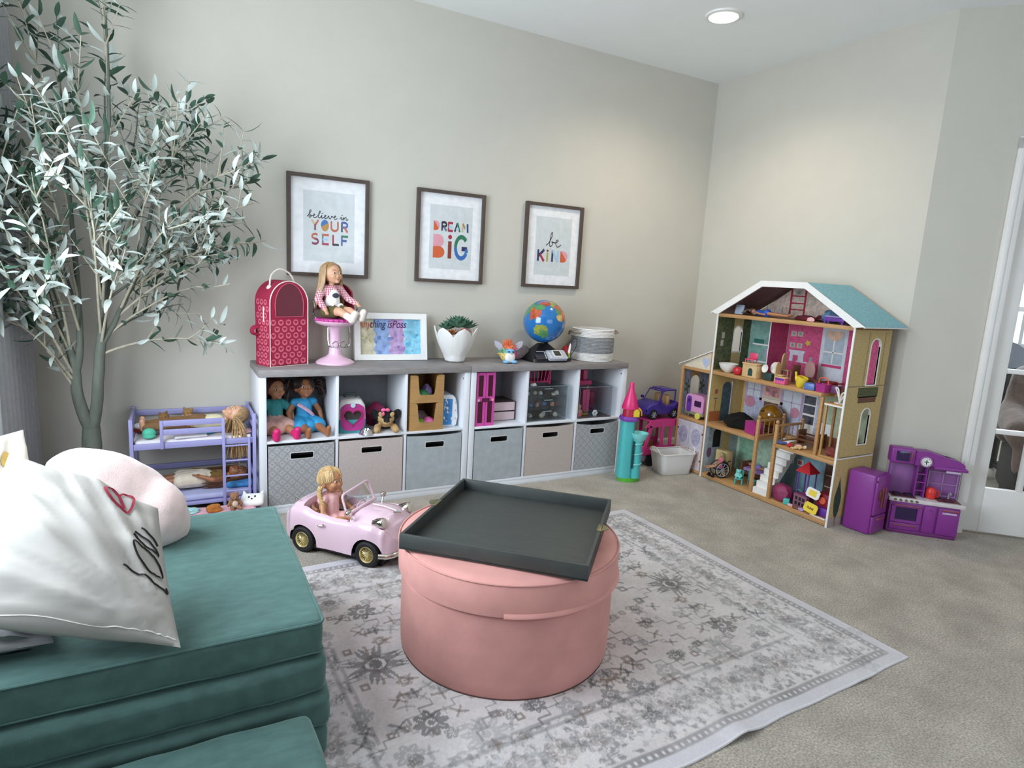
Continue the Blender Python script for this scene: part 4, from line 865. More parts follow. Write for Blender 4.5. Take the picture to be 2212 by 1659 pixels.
# roof
rw=[(-.050,1.118),(.325,1.335),(.640,1.335),(1.012,1.118)]
def slab(p,q,th,y0,y1,m0,m1):
    d=V((q[0]-p[0],0,q[1]-p[1])); nn=V((-d.z,0,d.x)).normalized(); mb=MB(); a=V((p[0],0,p[1])); b=V((q[0],0,q[1]))
    vs=[a+V((0,y0,0)),b+V((0,y0,0)),b+V((0,y1,0)),a+V((0,y1,0))]; lo=[v-nn*th for v in vs]
    mb.raw(vs,[(0,1,2,3)],m0); mb.raw(lo,[(3,2,1,0)],m1); k=vs+lo; mb.raw(k,[(0,1,5,4),(1,2,6,5),(2,3,7,6),(3,0,4,7)],M_wh); return mb
slab(rw[0],rw[1],.008,-.012,.375,M_rw,M_purpc).build('roof_slope',house); slab(rw[1],rw[2],.008,-.012,.375,M_rw,M_purpc).build('roof_top',house); slab(rw[2],rw[3],.008,-.012,.375,M_rw,M_purpc).build('roof_slope',house)
k=.030; inn=[(.012,1.110),(.336,1.300),(.629,1.300),(.950,1.110)]
mb=MB(); P4=[V((x,-.014,z)) for x,z in rw]+[V((x,-.014,z)) for x,z in inn]; Q4=[p+V((0,.010,0)) for p in P4]
mb.raw(P4+Q4,[(0,1,5,4),(1,2,6,5),(2,3,7,6),(8,12,13,9),(9,13,14,10),(10,14,15,11),(0,8,9,1),(1,9,10,2),(2,10,11,3),(4,5,13,12),(5,6,14,13),(6,7,15,14),(0,4,12,8),(3,11,15,7)],M_wh); mb.build('gable_trim',house)
# side wing
wx=-.275
mb=MB(); mb.box((wx,.0,0),(wx+.016,.02,.735),M_wood,.001); wall_holes(mb,wx,wx+.006,.02,HD-.032,0,.71,[(.135,.44,.655,.085)],M_wood)
for y0,y1 in ((.022,.09),(.18,HD-.035)): mb.rect('x',wx+.006,y0,.374,y1,.706,pm('wing_grey','#8f97a8',.2))
mb.rect('x',wx+.0064,.09,.374,.18,.43,pm('wing_grey','#8f97a8',.2)); mb.rect('x',wx+.0064,.092,.425,.178,.45,BK_)
for yc in (.062,.205): mb.prism([(yc+.03*cos(a)*(.6+.4*cos(5*a)),.575+.055*sin(a)*(.7+.3*cos(5*a))) for a in [2*pi*i/30 for i in range(30)]],'x',wx+.0066,wx+.0072,pm('palm','#59604a',.5,60))
mb.build('wing_side',house)
MB().box((-.016,.0,0),(-.0015,.018,.865),M_wood,.001).build('wing_post',house)
for z in (.004,.352,.708): MB().box((wx+.006,.003,z),(-.002,HD-.02,z+.02),M_wood,.001).build('wing_floor',house)
mb=MB(); mb.prism([(wx,.0),(-.002,.0),(-.002,.86),(wx,.735)],'y',HD-.032,HD-.02,M_wood); yy=HD-.032
def wp(x0,z0,x1,z1,m,k=1): mb.box((x0,yy-.0008*k,z0),(x1,yy,z1),m)
wp(wx+.008,.374,-.004,.706,pm('wing_grey','#8f97a8',.2)); wp(-.18,.44,-.11,.64,pm('wing_sky','#c9cfd4'),2); wp(-.20,.40,-.09,.44,pm('wing_dark','#3a3d47'),3); wp(wx+.01,.38,-.24,.6,pm('palm','#59604a',.5,60),2); wp(-.06,.48,-.01,.65,pm('palm','#59604a',.5,60),2)
mb.build('wing_back',house)
mb=MB(); mb.prism([(wx+.012,.729),(-.016,.729),(-.016,.846),(wx+.012,.735)],'y',.006,.012,pm('cream','#e3d8c4',.04))
hp_=[(-.060+.0018*16*sin(a)**3*1.3,.778+.0026*(13*cos(a)-5*cos(2*a)-2*cos(3*a)-cos(4*a))) for a in [2*pi*i/24 for i in range(24)]]; mb.prism(hp_,'y',.0052,.006,pm('blue_heart','#b4bfd6')); mb.build('wing_gable',house)
slab((wx-.030,.738),(-.001,.868),.005,-.004,.022,M_wh,M_wh).build('wing_roof_edge',house)
dm=pm('door_lilac','#c9c4cf',.1,30); dm2=pm('door_print','#a9a3bd',.25,60)
for x0,x1 in ((wx+.017,-.146),(-.144,-.0175)):
    mb=MB(); mb.box((x0,.004,.026),(x1,.010,.35),dm)
    cx=(x0+x1)/2; mb.prism([(cx+.042*cos(a),.25+.06*sin(a)) for a in [2*pi*i/16 for i in range(16)]],'y',.0034,.0039,dm2); mb.rect('y',.0034,cx-.045,.04,cx+.045,.16,pm('door_rose','#c8b0ae',.3,50),.0005)
    d_=mb.build('wing_door',house); MB().ell((x1-.01 if x0<-.2 else x0+.01,.001,.16),.0045,M_wood,10,6).build('knob',d_)
    for z in (.09,.28): MB().box((x0+.001 if x0<-.2 else x1-.008,.0005,z),(x0+.008 if x0<-.2 else x1-.001,.004,z+.012),mat('hinge_black','#222222',.4)).build('hinge',d_)
# ================================================================ things inside the dollhouse
def sm(n,h,rough=.35,**k): return mat('plastic_'+n,h,rough,var=.04,**k)
PK,MG,PU,TE,YE,BL,RD,WHT,GR,BK=sm('pink','#e2618f'),sm('magenta','#a8327f'),sm('purple','#6b3aa0'),sm('teal','#4fb6b0'),sm('yellow','#e6cc3a'),sm('blue','#5a76b8'),sm('red','#c42a35'),sm('white','#e9e6e2'),sm('dkgreen','#2f4a45'),sm('black','#141316',.5)
BW=mat('toy_brown_wood','#6d4029',.5,var=.2,scale=20); LW=mat('toy_pale_wood','#d6b684',.5,var=.1,scale=20); GY=sm('grey','#9a9aa2'); GOLD=mat('amber_glass','#8f6218',.12,var=.35,scale=30,coat=.6)
Z1,Z2,Z3,Z4=.031,.377,.734,1.117
def chair(label,x,y,z,rz,m,seat=.045,sh=.045,bh=.06,style=0,group=None,cat='toy chair'):
    t=hthing('toy_chair',label,cat,x,y,z,rz,group); s=seat/2
    MB().box((-s,-s,sh-.006),(s,s,sh),m,.003).build('seat',t)
    mb=MB()
    if style==0: mb.box((-s,s-.006,sh),(s,s,sh+bh),m,.004)
    else: mb.prism([(-s,sh)]+[(s,sh)]+[(s*cos(R(a)),sh+bh*.5+bh*.5*sin(R(a))) for a in range(0,181,15)],'y',s-.007,s,m)
    mb.build('backrest',t)
    for a in (-1,1):
        for b in (-1,1): MB().cyl((a*(s-.004),b*(s-.004),0),(a*(s-.004),b*(s-.004),sh-.006),.0035,seg=8,m=m).build('leg',t)
    return t
def single(mb,name,label,cat,x,y,z,rz=0,group=None,rot=None,m=None):
    o=mb.build(name,None,m); o.location=hw_(x,y,z); o.rotation_euler=(0,0,R(-90)+rz)
    if rot: o.rotation_euler=(TH.to_3x3()@Euler(rot).to_matrix()).to_euler()
    return tag(o,label,cat,group)
def crumple(r,seed,k=.35,n=3):
    b=bmesh.new(); bmesh.ops.create_icosphere(b,subdivisions=n,radius=1); mb=MB()
    vs=[]
    for v in b.verts:
        q=v.co*(1+k*noise.noise(v.co*1.6+V((seed,0,0)))+k*.5*noise.noise(v.co*4+V((0,seed,0)))); q=V((q.x*r[0],q.y*r[1],max(q.z,-.7)*r[2]+.7*r[2])); vs.append(q)
    ix={v:i for i,v in enumerate(b.verts)}; mb.raw(vs,[[ix[v] for v in f.verts] for f in b.faces]); b.free(); return mb
def tinydoll(label,x,y,z,rz,pose,cloth,hair,scale=1.,skin='#b98263',extra=None,group=None,legs=True):
    """fashion doll about 29 cm tall, lying (pose 0) or sitting (pose 1) on z; local x is head direction when lying"""
    t=hthing('fashion_doll',label,'doll',x,y,z,rz,group); sk=mat('doll_skin_'+skin[1:],skin,.45,var=.03); s=scale
    if pose==0:
        hd=V((.108,0,.020)); J=[('e',hd,(.016,.0135,.0145)),('c',(.092,0,.014),(.075,0,.014),.006,.008),('c',(.068,.012,.014),(.068,-.012,.014),.010,.010),('c',(.068,0,.014),(.04,0,.013),.014,.010),('c',(.04,0,.013),(.012,0,.014),.010,.014)]
        L=[((.012,sy*.008,.014),(-.062,sy*.012,.012),(-.128,sy*.014,.009),(-.142,sy*.016,.018)) for sy in (-1,1)]; A=[((.072,sy*.018,.014),(.035,sy*.034,.010),(.000,sy*.040,.008)) for sy in (-1,1)]
    else:
        hd=V((0,0,.118)); J=[('e',hd,(.0135,.015,.017)),('c',(0,0,.10),(0,0,.085),.006,.008),('c',(-.012,0,.078),(.012,0,.078),.010,.010),('c',(0,0,.078),(0,0,.045),.014,.010),('c',(0,0,.045),(0,0,.016),.010,.014)]
        L=[((sx*.008,0,.015),(sx*.014,-.07,.02),(sx*.016,-.125,.010),(sx*.016,-.138,.022)) for sx in (-1,1)]; A=[((sx*.018,0,.08),(sx*.034,-.01,.045),(sx*.03,-.045,.03)) for sx in (-1,1)]
    for a,b,c,d in L: J+=[('c',a,b,.0105,.0075),('c',b,c,.0075,.005),('c',c,d,.005,.005)]
    for a,b,c in A: J+=[('c',a,b,.0058,.005),('c',b,c,.005,.0042),('c',c,V(c)+(V(c)-V(b))*.25,.005,.003)]
    J=[(j[0],V(j[1])*s,V(j[2])*s,j[3]*s,j[4]*s) if j[0]=='c' else ('e',V(j[1])*s,[q*s for q in j[2]]) for j in J]
    fused(J,.0026,2,sk,'body',t); cl=[j for j in J[2:5]]
    fused([(j[0],j[1],j[2],j[3]+.003,j[4]+(.003 if i<2 else .010)) for i,j in enumerate(cl)],.003,2,cloth,'outfit',t)
    hb=hd*s; mb=MB()
    back=V((.006,0,.003)) if pose==0 else V((0,.005,.005)); r0=V((.017,.016,.017)) if pose==0 else V((.0155,.0165,.018)); mb.ell(hb+back*s,r0*s,hair,14,9)
    rg=random.Random(len(label))
    for i in range(16):
        a=-1.9+3.8*i/15
        if pose==0: p=[hb+V((.008,.013*sin(a),.012*cos(a)))*s,hb+V((.026,.020*sin(a),.004))*s,hb+V((.045+rg.uniform(-.01,.015),.030*sin(a),-.014))*s]
        else: p=[hb+V((.014*sin(a),.006+.004*cos(a),.010))*s,hb+V((.018*sin(a),.013*cos(a)+.006,-.02))*s,hb+V((.022*sin(a),.014*cos(a)+.007,-.048+rg.uniform(-.008,.008)))*s]
        mb.tube(spline(p,3),.0036*s,5,hair)
    mb.build('hair',t)
    ey=MB()
    for q in (-1,1): 
        c=hb+(V((.002,q*.005,.0138)) if pose==0 else V((q*.005,-.0142,.002)))*s; ey.ell(c,.0017*s,BK,6,5)
    ey.build('eyes',t); return t
HB=mat('hair_brown','#4a2c1c',.5,var=.25,scale=60); HBL=mat('hair_blonde','#b08a58',.5,var=.25,scale=60); HBK=mat('hair_black','#120e10',.5,var=.2,scale=60); HRD=mat('hair_auburn','#6a3320',.5,var=.25,scale=60)
# --- attic
tb=MB(); tb.prism(rrect(-.030,0,.030,.062,.006),'y',-.004,.004,sm('silver','#b9c6d6',.25)); single(tb,'toy_tablet','pale silver toy tablet standing in the dollhouse attic','toy',.10,.08,Z4,rot=(R(-14),0,R(8)))
tinydoll('brown-haired doll in a blue dress lying in the dollhouse attic',.36,.05,Z4+.008,R(180),0,sm('royal','#2a55b0',.7),HB,1.12,'#b07a58')
single(crumple((.055,.05,.045),2.2),'fabric_heap','crumpled blue doll cloth in the dollhouse attic','cloth',.70,.16,Z4,m=sm('denim','#5f86a6',.9))
t=hthing('toy_bed','small purple toy bed at the right end of the attic','toy bed',.80,.06,Z4); MB().box((-.062,-.03,.012),(.062,.03,.034),PU,.004).build('base',t); MB().box((-.055,-.026,.034),(.055,.026,.044),sm('lilac','#a99ad0',.8),.006).build('mattress',t)
for a in (-1,1):
    for b in (-1,1): MB().box((a*.052-.006,b*.022-.006,0),(a*.052+.006,b*.022+.006,.012),PU).build('leg',t)
tinydoll('auburn-haired doll with long bare legs lying behind on the attic floor',.58,.21,Z4,R(0),0,sm('berry','#7d2438',.8),HRD,.9,'#a86a48')
single(crumple((.06,.035,.018),5.5),'fabric_heap','flat heap of dark red doll clothes on the attic floor','cloth',.57,.11,Z4,m=sm('wine','#6f2230',.9))
single(crumple((.022,.016,.014),7.1),'toy_shoe','small pink scrap at the front edge of the attic','toy',.66,.035,Z4,m=sm('pale_pink','#e5b5b8',.7))
# --- pink floor (third storey)
def bowl(label,x,y,z,r,h,m,name='toy_bowl'):
    mb=MB(); mb.lathe([(r*.35,0),(r*.75,h*.35),(r*.95,h*.75),(r,h),(r*.95,h),(r*.88,h*.7),(r*.68,h*.38),(.001,h*.1)],28,m); return single(mb,name,label,'bowl',x,y,z)
bowl('white plastic bowl at the left end of the pink dollhouse floor',.085,.06,Z3,.062,.058,WHT)
mb=MB(); mb.lathe([(.001,.0),(.018,.001),(.030,.012),(.034,.028),(.030,.042),(.016,.049),(.006,.046),(.001,.044)],18,RD); o=single(mb,'toy_apple','shiny red apple-shaped box beside the white bowl','toy',.185,.04,Z3); MB().tube([(0,0,.044),(.003,0,.052),(.006,0,.058)],.0025,6,BW).build('stem',o)
t=hthing('toy_stove','pale wooden toy stove with dark arched oven opening','toy stove',.285,.05,Z3)
mb=MB(); 
oc=[(-.05,0),(.05,0),(.05,.085),(-.05,.085)]
mb.box((-.052,-.03,0),(.052,.03,.082),LW,.002); mb.box((-.056,-.034,.082),(.056,.034,.09),LW,.002); mb.build('body',t); MB().prism(arch(.012,.012,.06,.034),'y',-.0312,-.0302,GR).build('oven_opening',t)
MB().box((.056,-.036,.0),(.062,.026,.075),LW,.002).build('door',t)
chair('small bright pink chair standing on top of the wooden toy stove',.265,.055,Z3+.0905,R(10),sm('hotpink','#e24d74'),.056,.024,.036,group=None)
for x,y,lab in ((.385,.05,'round white toy plate leaning beside the wooden stove'),(.425,.09,'larger round white toy plate leaning behind the small one')):
    r=.026 if x<.40 else .036; mb=MB(); mb.lathe([(.001,0),(r*.7,.001),(r,.006),(r*.97,.008),(r*.66,.004),(.001,.003)],28,WHT); single(mb,'toy_plate',lab,'plate',x,y,Z3+r+.044,rot=(R(80),0,R(-8)))
mb=MB(); mb.box((-.03,-.035,0),(.03,.035,.045),GR,.002); single(mb,'toy_box','dark green box under the two white toy plates','box',.405,.08,Z3)
chair('pale wooden chair with round back near the yellow jug',.495,.05,Z3,R(95),LW,.05,.05,.075,1); chair('pale wooden chair with round back against the partition',.44,.17,Z3,R(100),LW,.05,.07,.10,1)
t=hthing('toy_chest','pink toy drawer unit with scalloped purple front','toy chest',.525,.0295,Z3); MB().box((-.034,-.02,0),(.034,.022,.036),PK,.003).build('body',t); MB().prism([(-.03,.034),(.03,.034)]+[(.03-.06*i/8,.026-.006*(i%2)) for i in range(9)],'y',-.0214,-.0204,PU).build('scallop_trim',t); MB().box((-.036,-.022,.036),(.036,.024,.042),LW,.002).build('lid',t)
t=hthing('toy_jug','yellow toy watering jug tipping forward','toy jug',.635,.045,Z3,rot=(0,R(18),0)); mb=MB(); mb.lathe([(.016,0),(.026,.015),(.031,.042),(.03,.064),(.026,.064),(.026,.044),(.022,.017),(.001,.010)],20,YE); mb.build('body',t); MB().tube(spline([(-.022,0,.02),(-.042,0,.045),(-.058,0,.072)],5),[.009]*6+[.006]*5,8,YE).build('spout',t); MB().tube(spline([(.022,0,.045),(.042,0,.042),(.042,0,.015),(.022,0,.012)],5),.004,8,YE).build('handle',t)
t=hthing('toy_oval_chair','mauve oval-backed toy armchair by the mantel','toy chair',.56,.18,Z3,R(-15)); MB().box((-.035,-.03,.0),(.035,.03,.045),BW,.004).build('seat',t)
mb=MB(); mb.ell((0,.034,.085),(.046,.009,.055),sm('mauve','#b58a86',.7),20,12); mb.build('backrest',t)
chair('dark brown wooden chair beside the mauve armchair',.505,.20,Z3,R(70),BW,.05,.045,.06,0)
t=hthing('toy_piano','brown wooden toy bench lying at the back of the pink room','toy bench',.665,.14,Z3,R(-18)); MB().box((-.06,-.03,.03),(.06,.03,.046),BW,.003).build('top',t)
for a in (-1,1): MB().box((a*.05-.006,-.026,0),(a*.05+.006,.026,.03),BW,.002).build('leg',t)
def basket(label,x,y,z,rz,m,m2,w=.034,h=.04):
    t=hthing('toy_basket',label,'toy basket',x,y,z,rz); mb=MB(); o=rrect(-w,-w*.75,w,w*.75,.008,4); o2=rrect(-w*.88,-w*.65,w*.88,w*.65,.007,4)
    mb.loft([[V((a*.85,b*.85,0)) for a,b in o],[V((a,b,h)) for a,b in o],[V((a,b,h)) for a,b in o2],[V((a*.85,b*.85,.004)) for a,b in o2]],m); mb.build('body',t)
    MB().tube(spline([(-w*.92,0,h),(-w*.8,0,h+.025),(0,0,h+.036),(w*.8,0,h+.025),(w*.92,0,h)],5),.0035,8,m2).build('handle',t); return t
mb=MB(); mb.box((-.03,-.022,0),(.03,.022,.038),BL,.004); mb.box((-.024,-.017,.038),(.024,.017,.041),sm('navy','#39477a'),.001); single(mb,'toy_box','blue toy crate next to the pink toy basket','box',.715,.035,Z3,R(12))
basket('pink and orange toy basket at the front edge of the pink floor',.785,.045,Z3,R(-10),MG,sm('orange','#e0674a'),.036,.046)
mb=MB(); mb.box((-.022,-.02,0),(.022,.02,.042),sm('plum','#6d3a6c'),.004); single(mb,'toy_box','plum toy box beside the pink toy basket','box',.838,.085,Z3,R(10))
t=hthing('toy_pot','dark red toy saucepan behind the toy basket','toy pot',.76,.15,Z3); MB().lathe([(.03,0),(.034,.004),(.036,.05),(.033,.05),(.031,.006),(.001,.005)],24,sm('darkred','#8c1f2b')).build('pot',t); MB().cyl((.034,0,.044),(.075,0,.05),.004,.0045,10,sm('darkred','#8c1f2b')).build('handle',t)
single(crumple((.05,.05,.04),9.3),'fabric_heap','crumpled grey doll cloth in the corner above the elevator','cloth',.875,.19,Z3,m=sm('cloth_grey','#8b9097',.9))
t=hthing('toy_headband','white bunny-ear headband lying on the elevator roof','toy',.885,.062,.685)
for sx,l in ((-1,.085),(1,.065)): 
    mb=MB(); mb.tube(spline([(0,0,.006),(sx*.016,0,l*.6),(sx*.030,-.004,l),(sx*.012,-.006,l*.9),(0.002*sx,-.002,.012)],6),.0042,8,WHT); mb.build('ear',t)
MB().tube([(.028*cos(q),.02*sin(q),.003) for q in [2*pi*i/20 for i in range(20)]],.003,6,WHT,closed=True).build('band',t)
# --- middle storey
single(crumple((.10,.08,.055),3.7,.3),'fabric_heap','large black furry heap on the middle dollhouse floor','cloth',.175,.12,Z2,m=mat('black_fluff','#0b0a0b',.95,bump=.6,bscale=120))
mb=MB(); mb.prism([(-.048,0),(.048,0),(.056,.05),(.03,.085),(.005,.07),(-.05,.078)],'y',-.03,.03,MG); single(mb,'toy_bag','magenta toy bag slumped beside the golden ball','toy bag',.335,.070,Z2,R(-12))
t=hthing('toy_ball','shiny golden amber ball behind the stair railing','ball',.328,.228,Z2); mb=MB(); mb.ell((0,0,.108),(.076,.070,.074),GOLD,32,20); mb.build('ball',t)
fm=MB(); 
for i,(a,b) in enumerate(((-.018,.138),(-.008,.140),(-.026,.134),(.03,.10),(-.01,.085))): fm.ell((a,-.070*sqrt(max(0,1-(a/.076)**2-((b-.108)/.074)**2))-.0005,b),(.004,.003,.007),HBK,8,6)
fm.build('dark_markings',t); MB().lathe([(.03,0),(.034,.006),(.028,.037),(.02,.040)],20,BW).build('stand',t)
t=hthing('toy_cradle','brown toy crib behind the right stair railing','toy bed',.66,.19,Z2); MB().box((-.07,-.035,.02),(.07,.035,.035),BW,.002).build('base',t)
for a in (-1,1): MB().box((a*.068-.005,-.037,0),(a*.068+.005,.037,.085),BW,.004).build('end_panel',t)
for y in (-.033,.033): MB().box((-.066,y-.003,.05),(.066,y+.003,.06),BW,.001).build('rail',t)
for i,(x,y,lab,m,ex) in enumerate(((.585,.03,'tiny figure in white and blue at the front by the stair post',sm('navyblue','#46558c',.7),0),(.645,.028,'tiny figure in red lying at the front of the landing',RD,1),(.70,.03,'tiny figure with white cap and tan body near the tall post',LW,2))):
    t=hthing('toy_figurine',lab,'figurine',x,y,Z2,R((20,-30,60)[i])); mb=MB(); 
    fused([('c',(-.022,0,.011),(.014,0,.011),.010,.009),('e',(.030,0,.012),.0105),('c',(-.02,.006,.008),(-.042,.010,.006),.006,.005),('c',(-.02,-.006,.008),(-.042,-.010,.006),.006,.005),('c',(.008,.008,.012),(-.008,.02,.007),.005,.004),('c',(.008,-.008,.012),(-.008,-.02,.007),.005,.004)],.0022,2,m,'body',t)
    MB().ell((.034,0,.014),(.0095,.0105,.0108),(WHT,HRD,WHT)[i],10,7).build('cap',t)
single(crumple((.026,.018,.012),11.),'toy_shoe','small white and pink scrap between the tiny figures','toy',.675,.06,Z2,m=sm('pale_pink','#e5b5b8',.7))
single(crumple((.038,.034,.030),13.1,.4),'fabric_heap','heap of red and brown doll clothes on the elevator floor','cloth',.882,.066,.387,m=mat('mixed_cloth','#7c3a34',.9,var=.5,scale=60))
tinydoll('little doll with white dress slumped inside the elevator',.865,.225,Z2,R(10),1,WHT,HRD,.85)
# --- ground floor
t=hthing('toy_wardrobe','pale wooden toy cabinet with green door panels on the ground floor','toy cabinet',.085,.12,Z1); MB().box((-.045,-.03,0),(.045,.03,.165),LW,.002).build('body',t)
for z in (.012,.09): MB().box((-.018,-.0325,z),(.036,-.030,z+.068),sm('lime','#a9c489',.6),.001).build('door_panel',t)
MB().box((-.0465,-.034,0),(-.026,-.02,.165),LW,.002).build('side_post',t)
t=hthing('toy_wheelchair','black toy wheelchair with grey spoked wheel on the ground floor','toy wheelchair',.125,.045,Z1,R(-18))
for sx in (-1,1):
    wb=MB(); wb.tube([(sx*.034,.052*cos(q),.054+.052*sin(q)) for q in [2*pi*i/36 for i in range(36)]],.0035,8,BK,closed=True); wb.tube([(sx*.036,.044*cos(q),.054+.044*sin(q)) for q in [2*pi*i/36 for i in range(36)]],.0025,6,GY,closed=True); w_=wb.build('wheel',t); sp_=MB()
    for i in range(10): q=2*pi*i/10; sp_.cyl((sx*.034,0,.054),(sx*.035,.045*cos(q),.054+.045*sin(q)),.0018,seg=6,m=GY)
    sp_.cyl((sx*.030,0,.054),(sx*.039,0,.054),.008,seg=14,m=GY); sp_.build('spokes',w_)
    MB().tube(spline([(sx*.028,.03,.0),(sx*.028,.032,.06),(sx*.028,.038,.11),(sx*.028,.056,.114)],4),.003,8,BK).build('frame_tube',t); cw=MB(); cw.cyl((sx*.024-.003,-.06,.012),(sx*.024+.003,-.06,.012),.012,seg=16,m=BK); cw.build('caster',t)
MB().box((-.029,-.035,.048),(.029,.03,.056),BK,.002).build('seat',t); MB().box((-.029,.028,.056),(.029,.034,.105),BK,.002).build('backrest',t); MB().box((-.022,-.085,.008),(.022,-.06,.012),BK,.001).build('footrest',t)
d=tinydoll('blonde doll in pink and grey sitting in the toy wheelchair',.125,.045,Z1+.057,R(-18),1,sm('candy','#d9688f',.8),HBL,.8,'#c08f70')
chair('teal toy chair lying beside the stairs',.285,.05,Z1,R(35),TE,.05,.04,.05,0)
t=hthing('toy_teddy','small teal teddy sitting on the teal chair','toy bear',.283,.045,Z1+.0415,R(35)); fused([('e',(0,0,.018),(.015,.013,.018)),('e',(0,-.003,.043),(.013,.012,.012)),('e',(-.010,0,.054),.005),('e',(.010,0,.054),.005),('c',(-.012,0,.026),(-.02,-.008,.014),.006,.005),('c',(.012,0,.026),(.02,-.008,.014),.006,.005),('c',(-.008,-.006,.006),(-.012,-.022,.006),.007,.006),('c',(.008,-.006,.006),(.012,-.022,.006),.007,.006)],.0022,2,sm('mint','#86d2cb',.8),'body',t)
chair('second teal toy chair turned away behind the first',.345,.11,Z1,R(150),TE,.05,.04,.06,0)
t=hthing('toy_bed','brown toy bed with pink and lilac bedding behind the stairs','toy bed',.29,.235,Z1); MB().box((-.11,-.05,.03),(.11,.05,.05),BW,.003).build('base',t); MB().box((-.105,-.045,.05),(.105,.045,.075),mat('lilac_cover','#a07fb0',.9,var=.4,scale=50),.012).build('bedding',t)
for a in (-1,1): MB().box((a*.11-.006,-.052,0),(a*.11+.006,.052,.11),BW,.004).build('end_panel',t)
tinydoll('doll in lilac lying on the toy bed behind the stairs',.29,.235,Z1+.078,R(180),0,sm('lilac2','#8d7bc0',.8),HB,.8)
single(crumple((.062,.05,.062),17.2,.2),'toy_bag','crumpled raspberry bag on the ground floor right of the stairs','toy bag',.605,.065,Z1,m=sm('raspberry','#8a2d58',.55))
t=hthing('toy_gazebo','toy gazebo with red pointed roof and purple posts','toy gazebo',.715,.12,Z1); gp=[(.048*cos(R(45+90*i)),.048*sin(R(45+90*i))) for i in range(4)]
for x,y in gp: MB().cyl((x,y,.0),(x,y,.205),.0042,seg=8,m=PU).build('post',t)
mb=MB(); mb.raw([(1.45*x,1.45*y,.205) for x,y in gp]+[(0,0,.27)],[(0,1,4),(1,2,4),(2,3,4),(3,0,4),(3,2,1,0)],RD); mb.build('roof',t,sharp=10); MB().box((-.05,-.05,.0),(.05,.05,.012),PU,.003).build('base',t); MB().box((-.036,-.036,.012),(.036,.036,.07),MG,.004).build('counter',t)
basket('small aqua toy basket beside the gazebo',.640,.165,Z1,R(20),TE,TE,.026,.03)
mb=MB(); mb.box((-.017,-.017,0),(.017,.017,.034),TE,.004); single(mb,'toy_block','turquoise toy block at the front of the ground floor','block',.665,.03,Z1,R(25))
t=hthing('toy_shopfront','purple toy shop stand with small square openings','toy stand',.745,.045,Z1,R(-8)); mb=MB()
mb.box((-.048,-.008,.0),(.048,.012,.08),mat('mauve_panel','#8a5a72',.6,var=.1)); mb.build('panel',t)
for i in range(3):
    for j in range(2): MB().box((-.034+.026*i,-.009,.018+.03*j),(-.018+.026*i,-.0075,.038+.03*j),BK).build('opening',t)
def ticket(label,x,y,z,rz,m,txt,mt,name='toy_sign',tx=.016):
    t=hthing(name,label,'toy sign',x,y,z,rz,rot=(R(-12),R(9),rz)); o=[]
    for cx,cy,a0 in ((.036,.026,0),(-.036,.026,90),(-.036,-.026,180),(.036,-.026,270)): o+=[(cx+(.007 if cx>0 else -.007),cy*.55),(cx,cy*.6)] if False else []
    W_,H_,r=.040,.028,.008; pts=[]
    for cx,cy,a0,a1 in ((W_,H_,-90,-180),(-W_,H_,0,-90),(-W_,-H_,90,0),(W_,-H_,180,90)): pts+=[(cx+r*cos(R(a0+(a1-a0)*i/5)),cy+r*sin(R(a0+(a1-a0)*i/5))) for i in range(6)]
    MB().prism(pts,'y',-.003,.003,m).build('plate',t)
    if txt:
        me=text_mesh(txt,tx,.0004,.0006); me.materials.append(mt); l=link('lettering',me,t); l.rotation_euler=(pi/2,0,0); l.location=(0,-.0036,-.002)
    return t
ticket('yellow ticket-shaped toy sign with dark lettering near the house front',.835,.014,Z1+.0755-.037,R(4),YE,'FUNE',mat('sign_ink','#7a3a1d',.7))
s2=ticket('white ticket-shaped toy sign with a yellow centre',.825,.034,Z1+.120,R(4),WHT,None,None); MB().box((-.022,-.0042,-.016),(.022,-.0032,.016),YE).build('yellow_panel',s2)
t=hthing('toy_carriage','purple and red toy play base behind the ticket signs','toy',.872,.10,Z1); MB().box((-.05,-.055,0),(.05,.06,.05),PU,.008).build('base',t); MB().box((-.045,-.04,.05),(.05,.05,.13),mat('deep_red_plastic','#8c2030',.4),.01).build('body',t); MB().cyl((0,-.045,.09),(.0,-.043,.09),.02,seg=18,m=sm('orange','#e0674a')).build('disc',t)
for i,(x,y,m,lab) in enumerate(((.700,.022,sm('pale_pink','#e5b5b8',.7),'small pale pink scrap on the ground floor before the purple stand'),(.735,.016,BW,'small brown scrap on the ground floor before the purple stand'),(.775,.018,sm('lilac','#a99ad0',.8),'small lilac scrap on the ground floor before the purple stand'))):
    single(crumple((.020,.010,.009),20+i),'toy_shoe',lab,'toy',x,y,Z1,m=m)
mb=MB(); mb.box((-.05,-.008,0),(.05,.008,.006),WHT,.002); single(mb,'toy_board','thin white strip lying at the front right corner of the ground floor','toy',.885,.016,Z1,R(-3))
